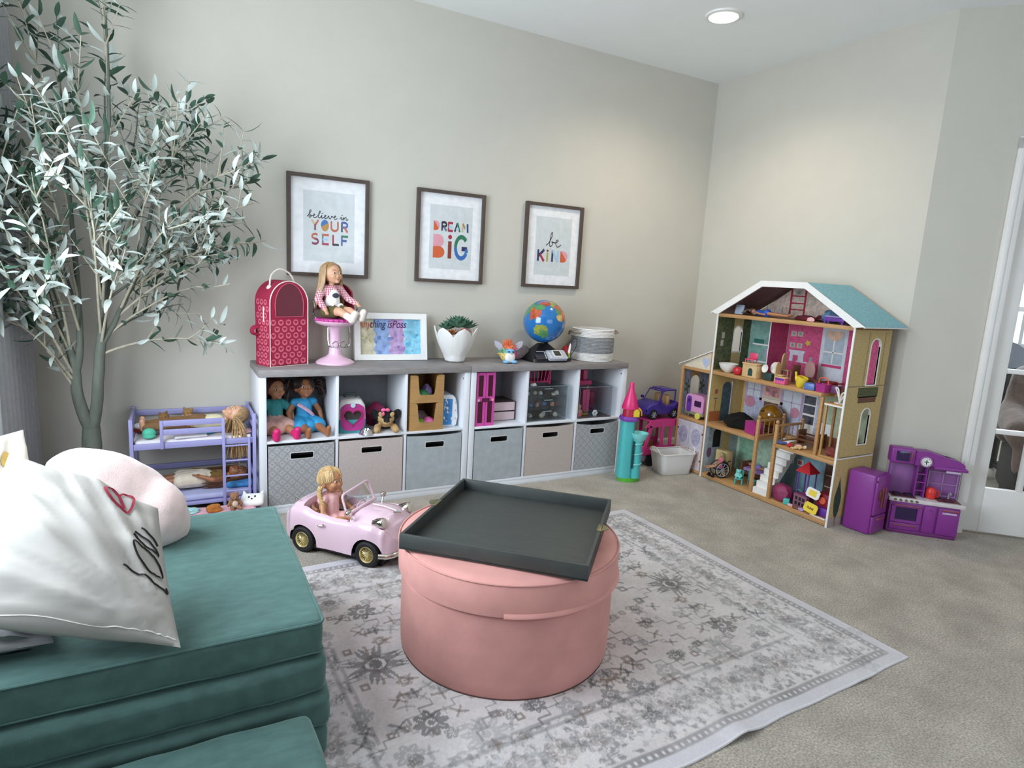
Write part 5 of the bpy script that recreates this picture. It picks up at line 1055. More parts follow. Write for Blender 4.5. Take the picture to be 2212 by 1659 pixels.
# --- side wing: camper van
t=hthing('toy_camper','pink toy camper van with purple door in the dollhouse wing','toy van',-.150,.075,Z2-.004,R(0)); cp=sm('campink','#d99ac6'); 
prof=rrect(-.085,.03,.085,.165,.035,6); mb=MB(); mb.prism(prof,'y',-.045,.045,cp); mb.build('body',t,sharp=60)
MB().box((-.0865,-.047,.022),(.0865,.047,.046),mat('olive_skirt','#8b8a6a',.6),.004).build('skirt',t)
MB().prism(rrect(-.072,.036,-.028,.150,.018,5),'y',-.0475,-.045,PU).build('door',t); MB().cyl((-.050,-.049,.118),(-.050,-.047,.118),.011,seg=16,m=sm('darkplum','#3d1c4a')).build('porthole',t); MB().prism(rrect(.0,.085,.062,.125,.006,4),'y',-.047,-.045,sm('darkplum','#3d1c4a')).build('window',t)
for x in (.045,):
    for y in (-.05,.05):
        wb=MB(); wb.cyl((x,y-.006,.022),(x,y+.006,.022),.0225,seg=24,m=sm('cream_tyre','#d8d27a')); w_=wb.build('wheel',t); MB().cyl((x,y-.0075,.022),(x,y+.0075,.022),.012,seg=18,m=YE).build('hub',w_)
for y in (-.025,.025): MB().cyl((-.065,y,.001),(-.065,y,.03),.005,seg=8,m=GY).build('leg',t)
# ================================================================ 46 cm dolls, plush toys
def skin(n,h): return mat('doll_vinyl_'+n,h,.42,var=.03,spec=.4)
def hairm(n,h): return mat('doll_hair_'+n,h,.45,var=.32,scale=90,stretch=(1,1,.25),spec=.5)
M_iris=mat('eye_dark','#1d120c',.1); M_eyew=mat('eye_white','#efece6',.2); M_lip=mat('lip_pink','#b0605c',.4)
def bigdoll(name,label,loc,rz,rot=None,pose='sit',sk=None,hair=None,style='long',top=None,topn='shirt',sleeve=True,bottom=None,bkind='skirt',shoes=None,arms=None,legs=None,head=(0,0),group=None,bare_sole=None,scale=1.):
    """root at the pelvis; the doll faces local -y, head up z. head=(turn,tilt) degrees"""
    t=thing(name,label,'doll',loc,rz,group,rot); t.scale=(scale,)*3
    P=dict(hipz=.038)
    sh=[V((sx*.050,.004,.152)) for sx in (-1,1)]
    if pose=='sit': LG=legs or [((-.028,-.002,.034),(-.040,-.105,.036),(-.050,-.195,.020)),((.028,-.002,.034),(.040,-.105,.036),(.050,-.195,.020))]; AR=arms or [((-.085,.0,.10),(-.085,-.035,.055)),((.085,0,.10),(.085,-.035,.055))]
    else: LG=legs or [((-.028,0,.030),(-.032,-.004,-.085),(-.035,.004,-.190)),((.028,0,.030),(.032,-.004,-.085),(.035,.004,-.190))]; AR=arms or [((-.082,0,.09),(-.092,-.012,.03)),((.082,0,.09),(.092,-.012,.03))]
    HC=V((0,-.004,.232)) if pose=='sit' or style!='flow' else V((0,-.034,.226)); HM=Matrix.Rotation(R(head[0]),3,'Z')@Matrix.Rotation(R(head[1]),3,'X')
    H=lambda *p: HC+HM@V(p)
    J=[('c',(0,0,.04),(0,0,.075),.043,.037),('c',(0,0,.075),(0,0,.14),.037,.036),('c',sh[0],sh[1],.020,.020),('c',(0,.002,.15),H(0,.006,-.035),.017,.016)]
    head_=[('e',H(0,.004,.006),(.046,.050,.050),HM),('e',H(0,-.018,-.020),(.034,.032,.030),HM),('e',H(-.018,-.030,-.014),.018),('e',H(.018,-.030,-.014),.018),('e',H(0,-.048,-.012),(.006,.007,.007)),('e',H(0,-.041,-.040),(.012,.010,.010)),('e',H(-.047,.002,-.008),(.006,.010,.014)),('e',H(.047,.002,-.008),(.006,.010,.014))]
    A=[]; 
    for s,(e,h) in zip(sh,AR):
        e,h=V(e),V(h); d=(h-e).normalized(); A+=[('c',s,e,.018,.0145),('c',e,h,.0145,.0105)]
        side=d.cross(V((0,0,1))); side=side.normalized() if side.length>.1 else V((1,0,0)); pc=h+d*.014; A.append(('c',h,pc,.0105,.0115))
        for i,o in enumerate((-.0085,-.003,.003,.0085)):
            b=pc+side*o; l=(.013,.016,.015,.011)[i]; k=b+d*l+V((0,0,-.003)); A+=[('c',b,k,.0038,.0034),('c',k,k+d*.006+V((0,0,-.005)),.0034,.0026)]
        A+=[('c',h+d*.006,h+d*.014+side*(.016 if s.x<0 else -.016),.0045,.0034)]
    Lg=[]; feet=[]
    for a,b,c in LG:
        a,b,c=V(a),V(b),V(c); Lg+=[('c',a,b,.031,.0225),('c',b,c,.0225,.0150)]
        d=(c-b).normalized(); up=V((0,0,1))-d*d.z
        up=up.normalized() if up.length>.3 else V((0,-1,0)); feet+=[('c',c+d*.010-up*.004,c+d*.014+up*.034,.0150,.0125)]
    fused(J+head_+A+Lg+feet,.0031,3,sk,'body',t)
    for sx in (-1,1):
        e=MB(); c=H(sx*.0185,-.0428,.004); e.ell(c,(.0068,.0034,.0046),M_eyew,12,8,HM); e.ell(c+HM@V((0,-.0018,0)),(.0045,.0022,.0045),M_iris,10,7,HM); e.build('eye',t)
        MB().tube([H(sx*(.010+.018*i/5),-.0452+.0085*(i/5)**1.4,.017+.004*sin(pi*i/5)) for i in range(6)],[.0008,.0013,.0014,.0013,.001,.0006],5,hair).build('eyebrow',t)
    MB().ell(H(0,-.0495,-.029),(.0075,.003,.0028),M_lip,12,7,HM).build('mouth',t)
    if top:
        its=J[1:3]+([a for i,a in enumerate(A) if a[3]>=.0145][:] if sleeve==True else [('c',a[1],V(a[1]).lerp(V(a[2]),.5),a[3],a[3]) for a in A if a[3]==.018] if sleeve=='short' else [])
        its=its+[('c',(0,0,.04),(0,0,.075),.044,.037)]
        fused([(i[0],i[1],i[2],i[3]+.0045,i[4]+.0045) for i in its],.004,2,top,topn,t)
    if bottom:
        if bkind=='shorts': fused([('c',(0,0,.04),(0,0,.075),.049,.043)]+[('c',a,V(a).lerp(V(b),.55),.037,.034) for a,b,c in LG],.004,2,bottom,'shorts',t)
        elif bkind=='pants': fused([('c',(0,0,.04),(0,0,.075),.049,.043)]+[('c',a,b,.036,.028) for a,b,c in LG]+[('c',b,c,.028,.021) for a,b,c in LG],.004,2,bottom,'trousers',t)
        else:
            ks=[V(a).lerp(V(b),.75) for a,b,c in LG]; mid=(ks[0]+ks[1])/2
            fused([('c',(0,0,.05),(0,0,.085),.052,.042)]+[('c',(x*.02,0,.045),k+V((x*.012,0,.004)),.045,.040) for x,k in zip((-1,1),ks)]+[('c',(0,0,.045),mid,.045,.038)],.0042,3,bottom,'skirt',t)
    for i,f in enumerate(feet):
        if shoes:
            b,c=V(LG[i][1]),V(LG[i][2]); fused([('c',f[1],f[2],f[3]+.005,f[4]+.005),('c',c+(b-c).normalized()*.028,c,.0195,.019)],.0032,2,shoes,'shoe',t)
            if bare_sole: d=(c-b).normalized(); m_=(V(f[1])+V(f[2]))/2; fused([('c',V(f[1])+d*.014,V(f[2])+d*.012,.0135,.012)],.0035,1,bare_sole,'sole',t)
    # hair: cap pulled back from the face plus strands
    cap=[('e',H(0,.012,.014),(.0515,.049,.050),HM)]
    hb=MB(); hc=fused(cap,.004,1,hair,'hair',t); rg=random.Random(hash(label)%999 if False else len(label)*7+int(abs(loc[0])*100))
    def down(p,l): return p+(Matrix(((1,0,0),(0,1,0),(0,0,1)))@V((0,0,-l)))
    G=V((0,0,-1))
    if rot is not None: G=(Euler(rot).to_matrix().inverted()@V((0,0,-1)))
    N={'long':60,'flow':170}.get(style,34)
    if style in ('long','flow'):
        for i in range(N):
            a=R(-62+304*i/(N-1)); # around the back from one temple to the other, 90 deg = straight back
            x,y=cos(a),sin(a); 
            if y<-.40: continue
            k=rg.uniform(.93,1.05); p0=H(x*.012,.012+y*.014,.062); p1=H(x*.046,.008+y*.044,.040); p2=H(x*.056*k,.010+y*.054*k,-.005); p3=H(x*.062*k,.016+y*.054,-.055)
            L=rg.uniform(.07,.12)
            if style=='long': p4=p3+V((x*.012,.006,-L*.55)); p5=p4+V((x*.004+rg.uniform(-.006,.006),-.002,-L*.6))
            else: q=V((1,0,0)); z_=V((0,rg.uniform(-.006,.018),rg.uniform(-.020,.012)+x*.006)); L*=rg.uniform(.7,1.15); p3=p2+q*rg.uniform(.028,.05)*(1-.5*x)+G*.012+z_; p4=p3+q*.045+G*L*.5+z_; p5=p4+q*.01+G*L*.75+z_
            hb.tube(spline([p0,p1,p2,p3,p4,p5],4),([.0045]*4+[.0062]*8+[.0058]*5+[.005,.004,.003,.0015]) if style=='long' else [.0046]*17+[.004,.003,.002,.001],5,hair)
    else:
        for i in range(N):
            a=R(-58+296*i/(N-1)); x,y=cos(a),sin(a); p0=H(x*.006,.010+y*.010,.064); p1=H(x*.040,.008+y*.040,.046); p2=H(x*.052,.010+y*.050,.010); tgt=H((.050 if x>0 else -.050),.022,-.012)
            hb.tube(spline([p0,p1,p2,p2.lerp(tgt,.75)],4),[.004]*3+[.0058]*7+[.005]*2+[.004],6,hair)
        for sx in (-1,1):
            if style=='braids':
                b0=H(sx*.052,.016,-.018); ctl=[b0,b0+V((sx*.012,-.004,-.03)),b0+V((sx*.012,-.022,-.07)),b0+V((sx*.004,-.030,-.105))]
                pts=spline(ctl,8); n=len(pts)
                for ph in range(3):
                    hb.tube([p+V((.0065*cos(i*.75+2.09*ph),.0065*sin(i*.75+2.09*ph),0)) for i,p in enumerate(pts)],[.0066]*(n-4)+[.006,.005,.004,.002],6,hair)
            else:
                b0=H(sx*.050,.022,.012)
                for i in range(22):
                    v=V((sx*rg.uniform(.3,1),rg.uniform(-.6,.8),rg.uniform(-.9,.9))).normalized(); l=rg.uniform(.05,.075)
                    hb.tube(spline([b0,b0+v*l*.45+V((sx*.012,0,.006)),b0+v*l*.7+V((sx*.016,0,-.02)),b0+v*l*.6+V((sx*.014,.0,-.055))],4),[.004]*3+[.0065]*6+[.004,.003,.002,.001],6,hair)
    hb.build('hair_strands',hc); return t
SK_L=skin('light','#d2a183'); SK_M=skin('tan','#b98460'); SK_D=skin('brown','#9a6646')
H_BL=hairm('honey','#a5835a'); H_BR=hairm('dark_brown','#2b1b15'); H_GO=hairm('golden','#c0a070'); H_CH=hairm('chestnut','#5d3b26')
def plush(name,label,loc,rz,m,m2=None,eyes=True,group=None,s=1.,cat='plush toy',lying=False):
    """seated teddy-like plush; faces local -y"""
    t=thing(name,label,cat,loc,rz,group,(0,0,rz)); 
    if lying: t.rotation_euler=(R(-82),0,rz)
    k=lambda *p: V(p)*s
    fused([('e',k(0,0,.052),V((.042,.038,.052))*s),('e',k(0,-.006,.118),V((.040,.037,.036))*s),('e',k(0,-.040,.108),V((.019,.016,.015))*s),('e',k(-.030,.002,.150),V((.014,.008,.014))*s),('e',k(.030,.002,.150),V((.014,.008,.014))*s),
      ('c',k(-.034,0,.08),k(-.058,-.022,.045),.015*s,.013*s),('c',k(.034,0,.08),k(.058,-.022,.045),.015*s,.013*s),('c',k(-.024,-.02,.02),k(-.036,-.075,.020),.019*s,.017*s),('c',k(.024,-.02,.02),k(.036,-.075,.020),.019*s,.017*s)],.005*s,3,m,'body',t)
    if eyes:
        for sx in (-1,1): MB().ell(k(sx*.014,-.041,.124),.0042*s,BK,8,6).build('eye',t)
        MB().ell(k(0,-.056,.113),V((.006,.004,.0045))*s,BK,8,6).build('nose',t)
    if m2: MB().ell(k(0,-.030,.055),V((.026,.014,.034))*s,m2,14,9).build('belly_patch',t)
    return t
# ================================================================ on top of the storage units
ZF=.3885; TT=.7555
# heart-print doll carrier
M_hr=mat('red_canvas','#a11f43',.85,var=.06,scale=60,bump=.1,bscale=300); M_hp=mat('heart_ink','#d9697e',.85); M_pipe=mat('cream_piping','#efe6dc',.7)
bag=thing('doll_carrier_bag','red heart-print doll carrier backpack with dark window on the left end of the units','doll carrier',(.140,.190,TT),R(24))
bw,bd,bh=.112,.066,.435
def bprof(w,h,r,n=10): return [(-w,0),(w,0)]+[(w*cos(a),h-r+r*sin(a)) for a in [pi*i/(2*n) for i in range(2*n+1)]]
mb=MB(); pf=bprof(bw,bh,.115); mb.prism(pf,'y',-bd,bd,M_hr)
bmesh.ops.bevel(mb.bm,geom=[e for e in mb.bm.edges if abs(e.verts[0].co.y-e.verts[1].co.y)<1e-6],offset=.006,segments=2,affect='EDGES')
bb_=mb.build('body',bag)
for y in (-bd,): MB().tube([(u,y-.0005,v) for u,v in bprof(bw-.003,bh-.003,.112)],.0028,6,M_pipe,closed=True).build('piping',bag)
wz=.252
win=[(-.078,wz),(.078,wz)]+[(.082*cos(a)*(1 if True else 1),wz+.055+.115*sin(a)) for a in [pi*i/18 for i in range(19)]]
MB().prism(win,'y',-bd-.0022,-bd-.0012,mat('dark_lining','#6b2036',.3,coat=.4)).build('window_lining',bag); MB().prism(win,'y',-bd-.004,-bd-.003,glassy('vinyl_window',refl=.015,fk=.06,rough=.12)).build('window_vinyl',bag)
MB().tube([(u,-bd-.003,v) for u,v in win],.0024,6,mat('pink_binding','#c8506b',.8),closed=True).build('window_binding',bag)
def heart_ring(mb,P,cx,cz,r,m):
    n=18; o=[P(cx+r*cos(2*pi*i/n),cz+r*sin(2*pi*i/n)) for i in range(n)]; 
    hx=lambda a:(16*sin(a)**3/17, (13*cos(a)-5*cos(2*a)-2*cos(3*a)-cos(4*a))/17)
    q=[]
    for i in range(n):
        a=pi/2-2*pi*i/n; x,z=hx(a); q.append(P(cx+r*.66*x,cz+r*.68*z+r*.06))
    mb.raw(o+q,[(i,(i+1)%n,n+(i+1)%n,n+i) for i in range(n)],m)
pm_=MB(); 
for j in range(13):
    for i in range(5):
        x=-.092+.043*i+(.0215 if j%2 else 0); z=.022+.0335*j
        if abs(x)>.100: continue
        if z>wz-.018 and z<wz+.05 and abs(x)<.097: continue
        if z>=wz+.05 and hypot(x/.098,(z-wz-.055)/.132)<1: continue
        if z>bh-.12 and hypot(x,z-(bh-.115))>.096: continue
        heart_ring(pm_,lambda u,v: V((u,-bd-.0008,v)),x,z,.0155,M_hp)
    for i in range(4):
        y=-.048+.034*i+(.017 if j%2 else 0)
        z_=.022+.0335*j
        if abs(y)<.052 and z_<.34:
            for sx in (-1,1): heart_ring(pm_,lambda u,v,s=sx: V((s*(bw+.0008),u,v)),y,z_,.0145,M_hp)
hp__=pm_.build('heart_print',bag); hp__['kind']='stuff'
MB().tube(spline([(-.075,-.01,bh-.030),(-.058,.0,bh+.025),(-.01,.0,bh+.055),(.05,.0,bh+.03),(.078,-.0,bh-.03)],6),.0045,8,M_pipe).build('carry_handle',bag)
for sx in (-1,1): MB().ell((sx*.078,-.012,bh-.045),(.012,.020,.020),M_pipe,14,9).build('handle_tab',bag)
MB().tube(spline([(-bw,.03,.20),(-bw-.03,.035,.19),(-bw-.032,.035,.165),(-bw,.03,.155)],5),.012,8,M_hr,flat=.4).build('shoulder_strap',bag); MB().tube([(-bw-.003,-.02,.30),(-bw-.005,-.022,.26),(-bw-.003,-.02,.225)],.003,6,M_pipe).build('zip_pull',bag)
# salon chair
M_sp=mat('salon_pink','#e7bfd6',.3,var=.02,coat=.3); M_chr=mat('chrome_plastic','#d8d8dc',.08,1,var=.01)
ch=thing('salon_chair','pink toy salon chair with chrome footrest and magenta seat under the seated doll','toy chair',(.415,.195,TT))
MB().lathe([(.102,0),(.102,.008),(.085,.020),(.050,.036),(.034,.05),(.030,.06),(.030,.062)],40,M_sp).build('base',ch)
MB().lathe([(.036,.045),(.030,.09),(.0285,.15),(.032,.185),(.045,.20)],32,M_sp).build('column',ch)
MB().lathe([(.02,.195),(.075,.205),(.102,.217),(.108,.226),(.104,.230),(.01,.230)],40,M_sp).build('seat_pan',ch)
sc_=MB(); sc_.lathe([(.01,.230),(.102,.230),(.107,.236),(.104,.243),(.09,.246),(.01,.246)],40,mat('magenta_quilt','#c8489a',.35,var=.1,scale=90)); st_=sc_.build('seat_cushion',ch)
for k in range(26): a=2*pi*k/26; MB().ell((.106*cos(a),.106*sin(a),.237),(.008,.008,.006),mat('magenta_quilt','#c8489a'),8,6).build('tuft',st_)
mb=MB()
def bk(u,v,o=0): 
    a=R(10+160*u); r=.100+o; return V((r*cos(a)*(1-.12*v),r*sin(a)*(1+.15*v)+.0,.285+.105*v+(.05*(1-(2*u-1)**2)*v)))
mb.grid(24,8,lambda u,v: bk(u,v),m=mat('red_vinyl','#8c2338',.3,coat=.4)); mb.grid(24,8,lambda u,v: bk(u,v,.010),m=mat('red_vinyl','#8c2338'),flip=True)
bmesh.ops.bridge_loops(mb.bm,edges=[e for e in mb.bm.edges if e.is_boundary]); mb.build('backrest',ch)
for sx in (-1,1):
    MB().tube(spline([(sx*.096,.02,.24),(sx*.112,.02,.27),(sx*.114,-.02,.305),(sx*.110,.02,.335),(sx*.098,.05,.335)],6),.0042,8,M_chr).build('arm_rail',ch)
    MB().tube(spline([(sx*.05,-.05,.225),(sx*.055,-.075,.20),(sx*.056,-.085,.14),(sx*.050,-.095,.105),(sx*.02,-.10,.097),(0,-.10,.096)],6),.0042,8,M_chr).build('footrest_leg',ch)
    MB().tube([(sx*.020+.016*cos(2*pi*i/18),-.100,.112+.016*sin(2*pi*i/18)) for i in range(18)],.003,6,M_chr,closed=True).build('footrest_loop',ch)
M_plaid=mat('pink_plaid','#c98f9c',.9,var=.1,scale=220)
def plaid(m,c0,c1,c2,k):
    nt=m.node_tree; b=nt.nodes['Principled BSDF']; tc=[n for n in nt.nodes if n.type=='TEX_COORD'][0]; sx=nt.nodes.new('ShaderNodeSeparateXYZ'); nt.links.new(tc.outputs['Object'],sx.inputs[0]); f=[]
    for a in (0,2):
        p=nt.nodes.new('ShaderNodeMath'); p.operation='MULTIPLY'; p.inputs[1].default_value=k; q=nt.nodes.new('ShaderNodeMath'); q.operation='FRACT'; r=nt.nodes.new('ShaderNodeMath'); r.operation='GREATER_THAN'; r.inputs[1].default_value=.5
        nt.links.new(sx.outputs[a],p.inputs[0]); nt.links.new(p.outputs[0],q.inputs[0]); nt.links.new(q.outputs[0],r.inputs[0]); f.append(r.outputs[0])
    s=nt.nodes.new('ShaderNodeMath'); nt.links.new(f[0],s.inputs[0]); nt.links.new(f[1],s.inputs[1]); h=nt.nodes.new('ShaderNodeMath'); h.operation='MULTIPLY'; h.inputs[1].default_value=.5; nt.links.new(s.outputs[0],h.inputs[0])
    cr=nt.nodes.new('ShaderNodeValToRGB'); cr.color_ramp.interpolation='CONSTANT'; cr.color_ramp.elements[0].color=lin(c0); cr.color_ramp.elements[1].position=.9; cr.color_ramp.elements[1].color=lin(c2); e=cr.color_ramp.elements.new(.4); e.color=lin(c1)
    nt.links.new(h.outputs[0],cr.inputs['Fac']); nt.links.new(cr.outputs['Color'],b.inputs['Base Color'])
plaid(M_plaid,'#ecd9dc','#cf8f9c','#a64a62',110)

dl=bigdoll('seated_doll','long-haired doll in pink plaid shirt and olive shorts sitting on the salon chair',(.392,.19,TT+.246),R(14),pose='sit',sk=SK_L,hair=H_BL,style='long',top=M_plaid,sleeve=True,bottom=mat('olive_cotton','#5b5330',.9,var=.15),bkind='shorts',shoes=mat('cream_knit','#e6ddd2',.9,bump=.2,bscale=200),bare_sole=mat('sole_grey','#b6aca4',.8),arms=[((-.082,-.012,.10),(-.070,-.060,.055)),((.088,-.015,.105),(.105,-.070,.085))],legs=[((-.028,-.002,.034),(.000,-.095,.040),(.030,-.155,.010)),((.028,-.002,.034),(.052,-.100,.044),(.078,-.165,.018))],head=(12,-4))
tee=[('e',(0,-.0325,.112),(.030,.013,.044))]; fused(tee+[('c',(0,-.006,.072),(0,-.010,.10),.046,.040)],.004,2,mat('white_jersey','#e8e6e6',.9),'tee',dl)
MB().ell((0,-.0490,.122),(.020,.004,.013),mat('navy_print','#3a3a4c',.8),14,8).build('tee_print',dl)
bt=MB()
for sx in (-1,1): bt.tube(spline([(.008,-.052,.066),(.008+sx*.022,-.056,.078),(.008+sx*.030,-.056,.062),(.008,-.053,.062)],4),.006,6,M_pipe,flat=.5); bt.tube(spline([(.008,-.053,.064),(.008+sx*.014,-.060,.046),(.008+sx*.016,-.066,.032)],4),.005,6,M_pipe,flat=.4)
bt.build('belt_bow',dl)
# white art frame leaning on the wall: soft colour washes and brush lettering
fr=thing('art_frame','white landscape frame with watercolour washes and dark brush lettering on the units','picture',(.755,.268,TT),0,rot=(R(-9),0,R(-1.5)))
fw,fh,b=.215,.272,.034
MB().ringprism([(-fw,0),(fw,0),(fw,fh),(-fw,fh)],[(-fw+b,b),(fw-b,b),(fw-b,fh-b),(-fw+b,fh-b)],'y',-.018,.012,M_wh).build('frame',fr)
pw0,pw1,pz0,pz1=-fw+b-.002,fw-b+.002,b-.002,fh-b+.002; pr=MB(); pr.box((pw0,-.002,pz0),(pw1,.0,pz1),mat('wash_paper','#d5d6da',.8))
wash=[('#c9c2a8',0,.24),('#8fa9d6',.24,.48),('#b79ac6',.48,.72),('#86c3dc',.72,1.0)]
PW=lambda u,v,d: V((pw0+(pw1-pw0)*u,-.002-d,pz0+(pz1-pz0)*v))
rg=random.Random(3)
for k,(c,u0,u1) in enumerate(wash):
    m=mat('wash_%d'%k,c,.8,var=.28,scale=28); n=14
    L_=[(max(0,u0+.02*sin(i*1.7+k)),i/n) for i in range(n+1)]; R_=[(min(1,u1+.02*sin(i*1.3+k*2)),i/n) for i in range(n,-1,-1)]; pr.raw([PW(u,v,.0004+.0001*k) for u,v in L_+R_],[tuple(range(2*n+2))],m)
for k in range(26):
    u=rg.uniform(.04,.96); v=rg.uniform(.05,.60); r=rg.uniform(.02,.07); m=mat('wash_blob_%d'%(k%5),('#b8b48c','#6f8cc4','#9a78b4','#5fa6c4','#c8a8cc')[k%5] if True else '',.8,var=.25,scale=40); kk=min(3,int(u*4)); m=mat('wash_blob_%d'%kk,('#b3ab86','#6f8cc4','#9a78b4','#4f8fb0')[kk],.8,var=.3,scale=40)
    pr.raw([PW(min(1,max(0,u+r*.5*cos(a)*(1+.25*sin(3*a+k)))),min(.66,max(0,v+r*sin(a)*(1+.2*cos(2*a)))),.0009+.00004*k) for a in [2*pi*i/16 for i in range(16)]],[tuple(range(16))],m)
pr.build('print',fr)
lt=MB(); 
for txt,u,mm in (('Any',.085,mat('brush_coral','#c8684c',.8)),('thing',.295,mat('brush_navy','#39406e',.8)),('is',.49,mat('brush_plum','#5b2a5e',.8)),('Poss',.645,mat('brush_plum2','#5b2a5e',.8)),('ible',.855,mat('brush_sky','#7fb4cc',.8))):
    me=text_mesh(txt,.062,.0003,.0004); T_=Matrix.Translation(PW(u,.84,.0022))@Matrix.Rotation(pi/2,4,'X')@Matrix(((1,.22,0,0),(0,1,0,0),(0,0,1,0),(0,0,0,1)))@Matrix.Diagonal((.74,1,1,1))
    lt.raw([T_@v.co for v in me.vertices],[tuple(p.vertices) for p in me.polygons],mm)
lt.build('lettering',fr); MB().box((-.06,.012,.0),(.06,.016,.2),mat('frame_back','#8a8078',.8)).build('easel_back',fr)
# tulip pot with succulents
M_cer=mat('white_ceramic','#e2e1de',.55,var=.06,scale=18,stretch=(1,1,.2),bump=.35,bscale=30)
pot=thing('tulip_pot','white petal-shaped ceramic pot with green succulents','plant pot',(1.118,.18,TT))
MB().lathe([(.045,0),(.058,.008),(.072,.05),(.082,.085),(.076,.085),(.066,.05),(.05,.018),(.001,.012)],32,M_cer).build('bowl',pot)
for k in range(6):
    a=R(60*k+270); ca,sa=cos(a),sin(a)
    def pet(u,v,o=0):
        wv=(.80+.20*min(1,v*2.5))*(max(0,1-((v-.48)/.52)**2)**.72 if v>.48 else 1); ang=a+(2*u-1)*R(37)*wv; r=.050+.062*sin(min(1,v*1.15)*pi/2)+.022*v**3+o-.004*abs(2*u-1); z=.002+.205*v
        return V((r*cos(ang),r*sin(ang),z))
    mb=MB(); mb.grid(13,14,lambda u,v: pet(u,v)); mb.grid(13,14,lambda u,v: pet(u,v,-.006),flip=True); bmesh.ops.remove_doubles(mb.bm,verts=mb.bm.verts,dist=1e-5)
    try: bmesh.ops.bridge_loops(mb.bm,edges=[e for e in mb.bm.edges if e.is_boundary])
    except Exception: pass
    mb.build('petal',pot,M_cer,sharp=50)
M_suc=mat('succulent_green','#4c7560',.55,var=.25,scale=25); M_su2=mat('succulent_rust','#b0683a',.6,var=.2,scale=25); M_su3=mat('succulent_coral','#c8604e',.6,var=.2); M_su4=mat('succulent_blush','#cf9a94',.6,var=.15)
def rosette(name,c,r,m,n,lab,tilt=0.,pointy=1.):
    mb=MB(); 
    for k in range(n):
        f=k/n; a=k*2.4; el=R(12+70*f); l=r*(1.05-.45*f); d=V((cos(a)*cos(el),sin(a)*cos(el),sin(el))); s=d.cross(V((0,0,1))).normalized(); up=s.cross(d)
        vs=[];C=V(c)
        for j in range(6):
            t=j/5; w=r*.24*sin(pi*(.12+.88*t)**.9)*(1 if t<.7 else (1-t)/.3*.9+.1); p=C+d*(l*t)+up*(.10*l*t*t); vs+=[p-s*w+up*w*.35,p-up*w*.25,p+s*w+up*w*.35]
        fs=[]
        for j in range(5):
            q=3*j; fs+=[(q,q+3,q+4,q+1),(q+1,q+4,q+5,q+2)]
        mb.raw(vs,fs,m)
    o=mb.build(name,pot,m); return o
rosette('succulent',(.01,-.01,.205),.105,M_suc,34,''); rosette('succulent',(.07,-.005,.20),.08,M_suc,22,''); rosette('succulent',(-.05,.02,.19),.07,M_suc,22,''); rosette('succulent',(-.045,-.045,.165),.05,M_su2,24,''); rosette('succulent',(.035,-.055,.172),.05,M_su3,22,''); rosette('succulent',(0,-.065,.158),.042,M_su4,20,'')
MB().lathe([(.08,.08),(.05,.10),(.001,.112)],20,mat('potting_mix','#4b3d30',.95,bump=.8,bscale=120)).build('soil',pot)
# rainbow fluffy toy
M_fur=[mat('fur_'+n,h,.95,var=.2,scale=80,bump=.6,bscale=200) for n,h in (('orange','#e8825a'),('pink','#d0528a'),('blue','#5b86c8'),('yellow','#e2c878'),('green','#7fae8e'),('purple','#7a4f94'))]
M_aq=mat('toy_sky_blue','#79b4de',.5)
fb=thing('fluffy_toy','rainbow furry toy with big ears and white belly between the plant and the globe','plush toy',(1.437,.10,TT),R(-8))
def furpaint(c):
    if c.z>.088: return 0
    if c.x>.022: return 1
    if c.x<-.022: return 3 if c.z<.06 else 4
    return 5 if c.z>.062 else 2
fused([('e',(0,0,.048),(.052,.044,.046)),('e',(0,0,.082),(.042,.038,.032))],.005,2,M_fur,'body',fb,paint=furpaint)
mb=MB(); rg=random.Random(5)
for k in range(190):
    th=rg.uniform(0,6.28); ph=rg.uniform(-.3,1.45); d=V((cos(th)*cos(ph),sin(th)*cos(ph),sin(ph)));
    if d.y<-.55 and d.z<.45: continue
    c=V((d.x*.050,d.y*.042,.058+d.z*.052)); l=rg.uniform(.012,.022)*(2.0 if d.z>.85 else 1); mb.tube([c,c+d*l*.6,c+d*l+V((0,0,-.003))],[.0035,.0025,.0006],4,M_fur[furpaint(c)])
f_=mb.build('fur',fb); f_['kind']='stuff'
MB().ell((0,-.036,.038),(.033,.016,.036),WHT,16,10).build('belly',fb); MB().ell((0,-.037,.072),(.028,.014,.017),M_aq,16,9).build('face',fb)
for sx in (-1,1):
    mb=MB(); mb.ell((sx*.014,-.049,.072),(.009,.004,.0035),BK,12,6); mb.build('eyelid',fb)
    e=MB(); e.prism([(0,0),(sx*.020,-.008),(sx*.052,.018),(sx*.058,.050),(sx*.038,.048),(sx*.010,.030)],'y',-.004,.006,mat('ear_grey','#b9b5c4',.6)); e_=e.build('ear',fb); e_.location=(sx*.034,.0,.082)
    MB().ell((sx*.026,-.040,.010),(.020,.024,.010),M_aq,14,8).build('foot',fb)
MB().prism([(-.006,.066),(.006,.066),(0,.056)],'y',-.056,-.048,mat('beak_yellow','#d8c070',.4)).build('beak',fb)
# second furry toy lying behind
fz=fused([('e',(0,0,.045),(.085,.055,.045)),('e',(.07,.0,.052),(.04,.04,.04)),('e',(-.06,0,.045),(.04,.045,.038))],.006,3,[mat('fuzz_mauve','#9c8a88',.95,var=.5,scale=18,bump=.9,bscale=150)],'fluffy_toy'); fz.location=(1.555,.24,TT-.004); tag(fz,'mottled mauve furry toy lying behind the rainbow toy','plush toy')
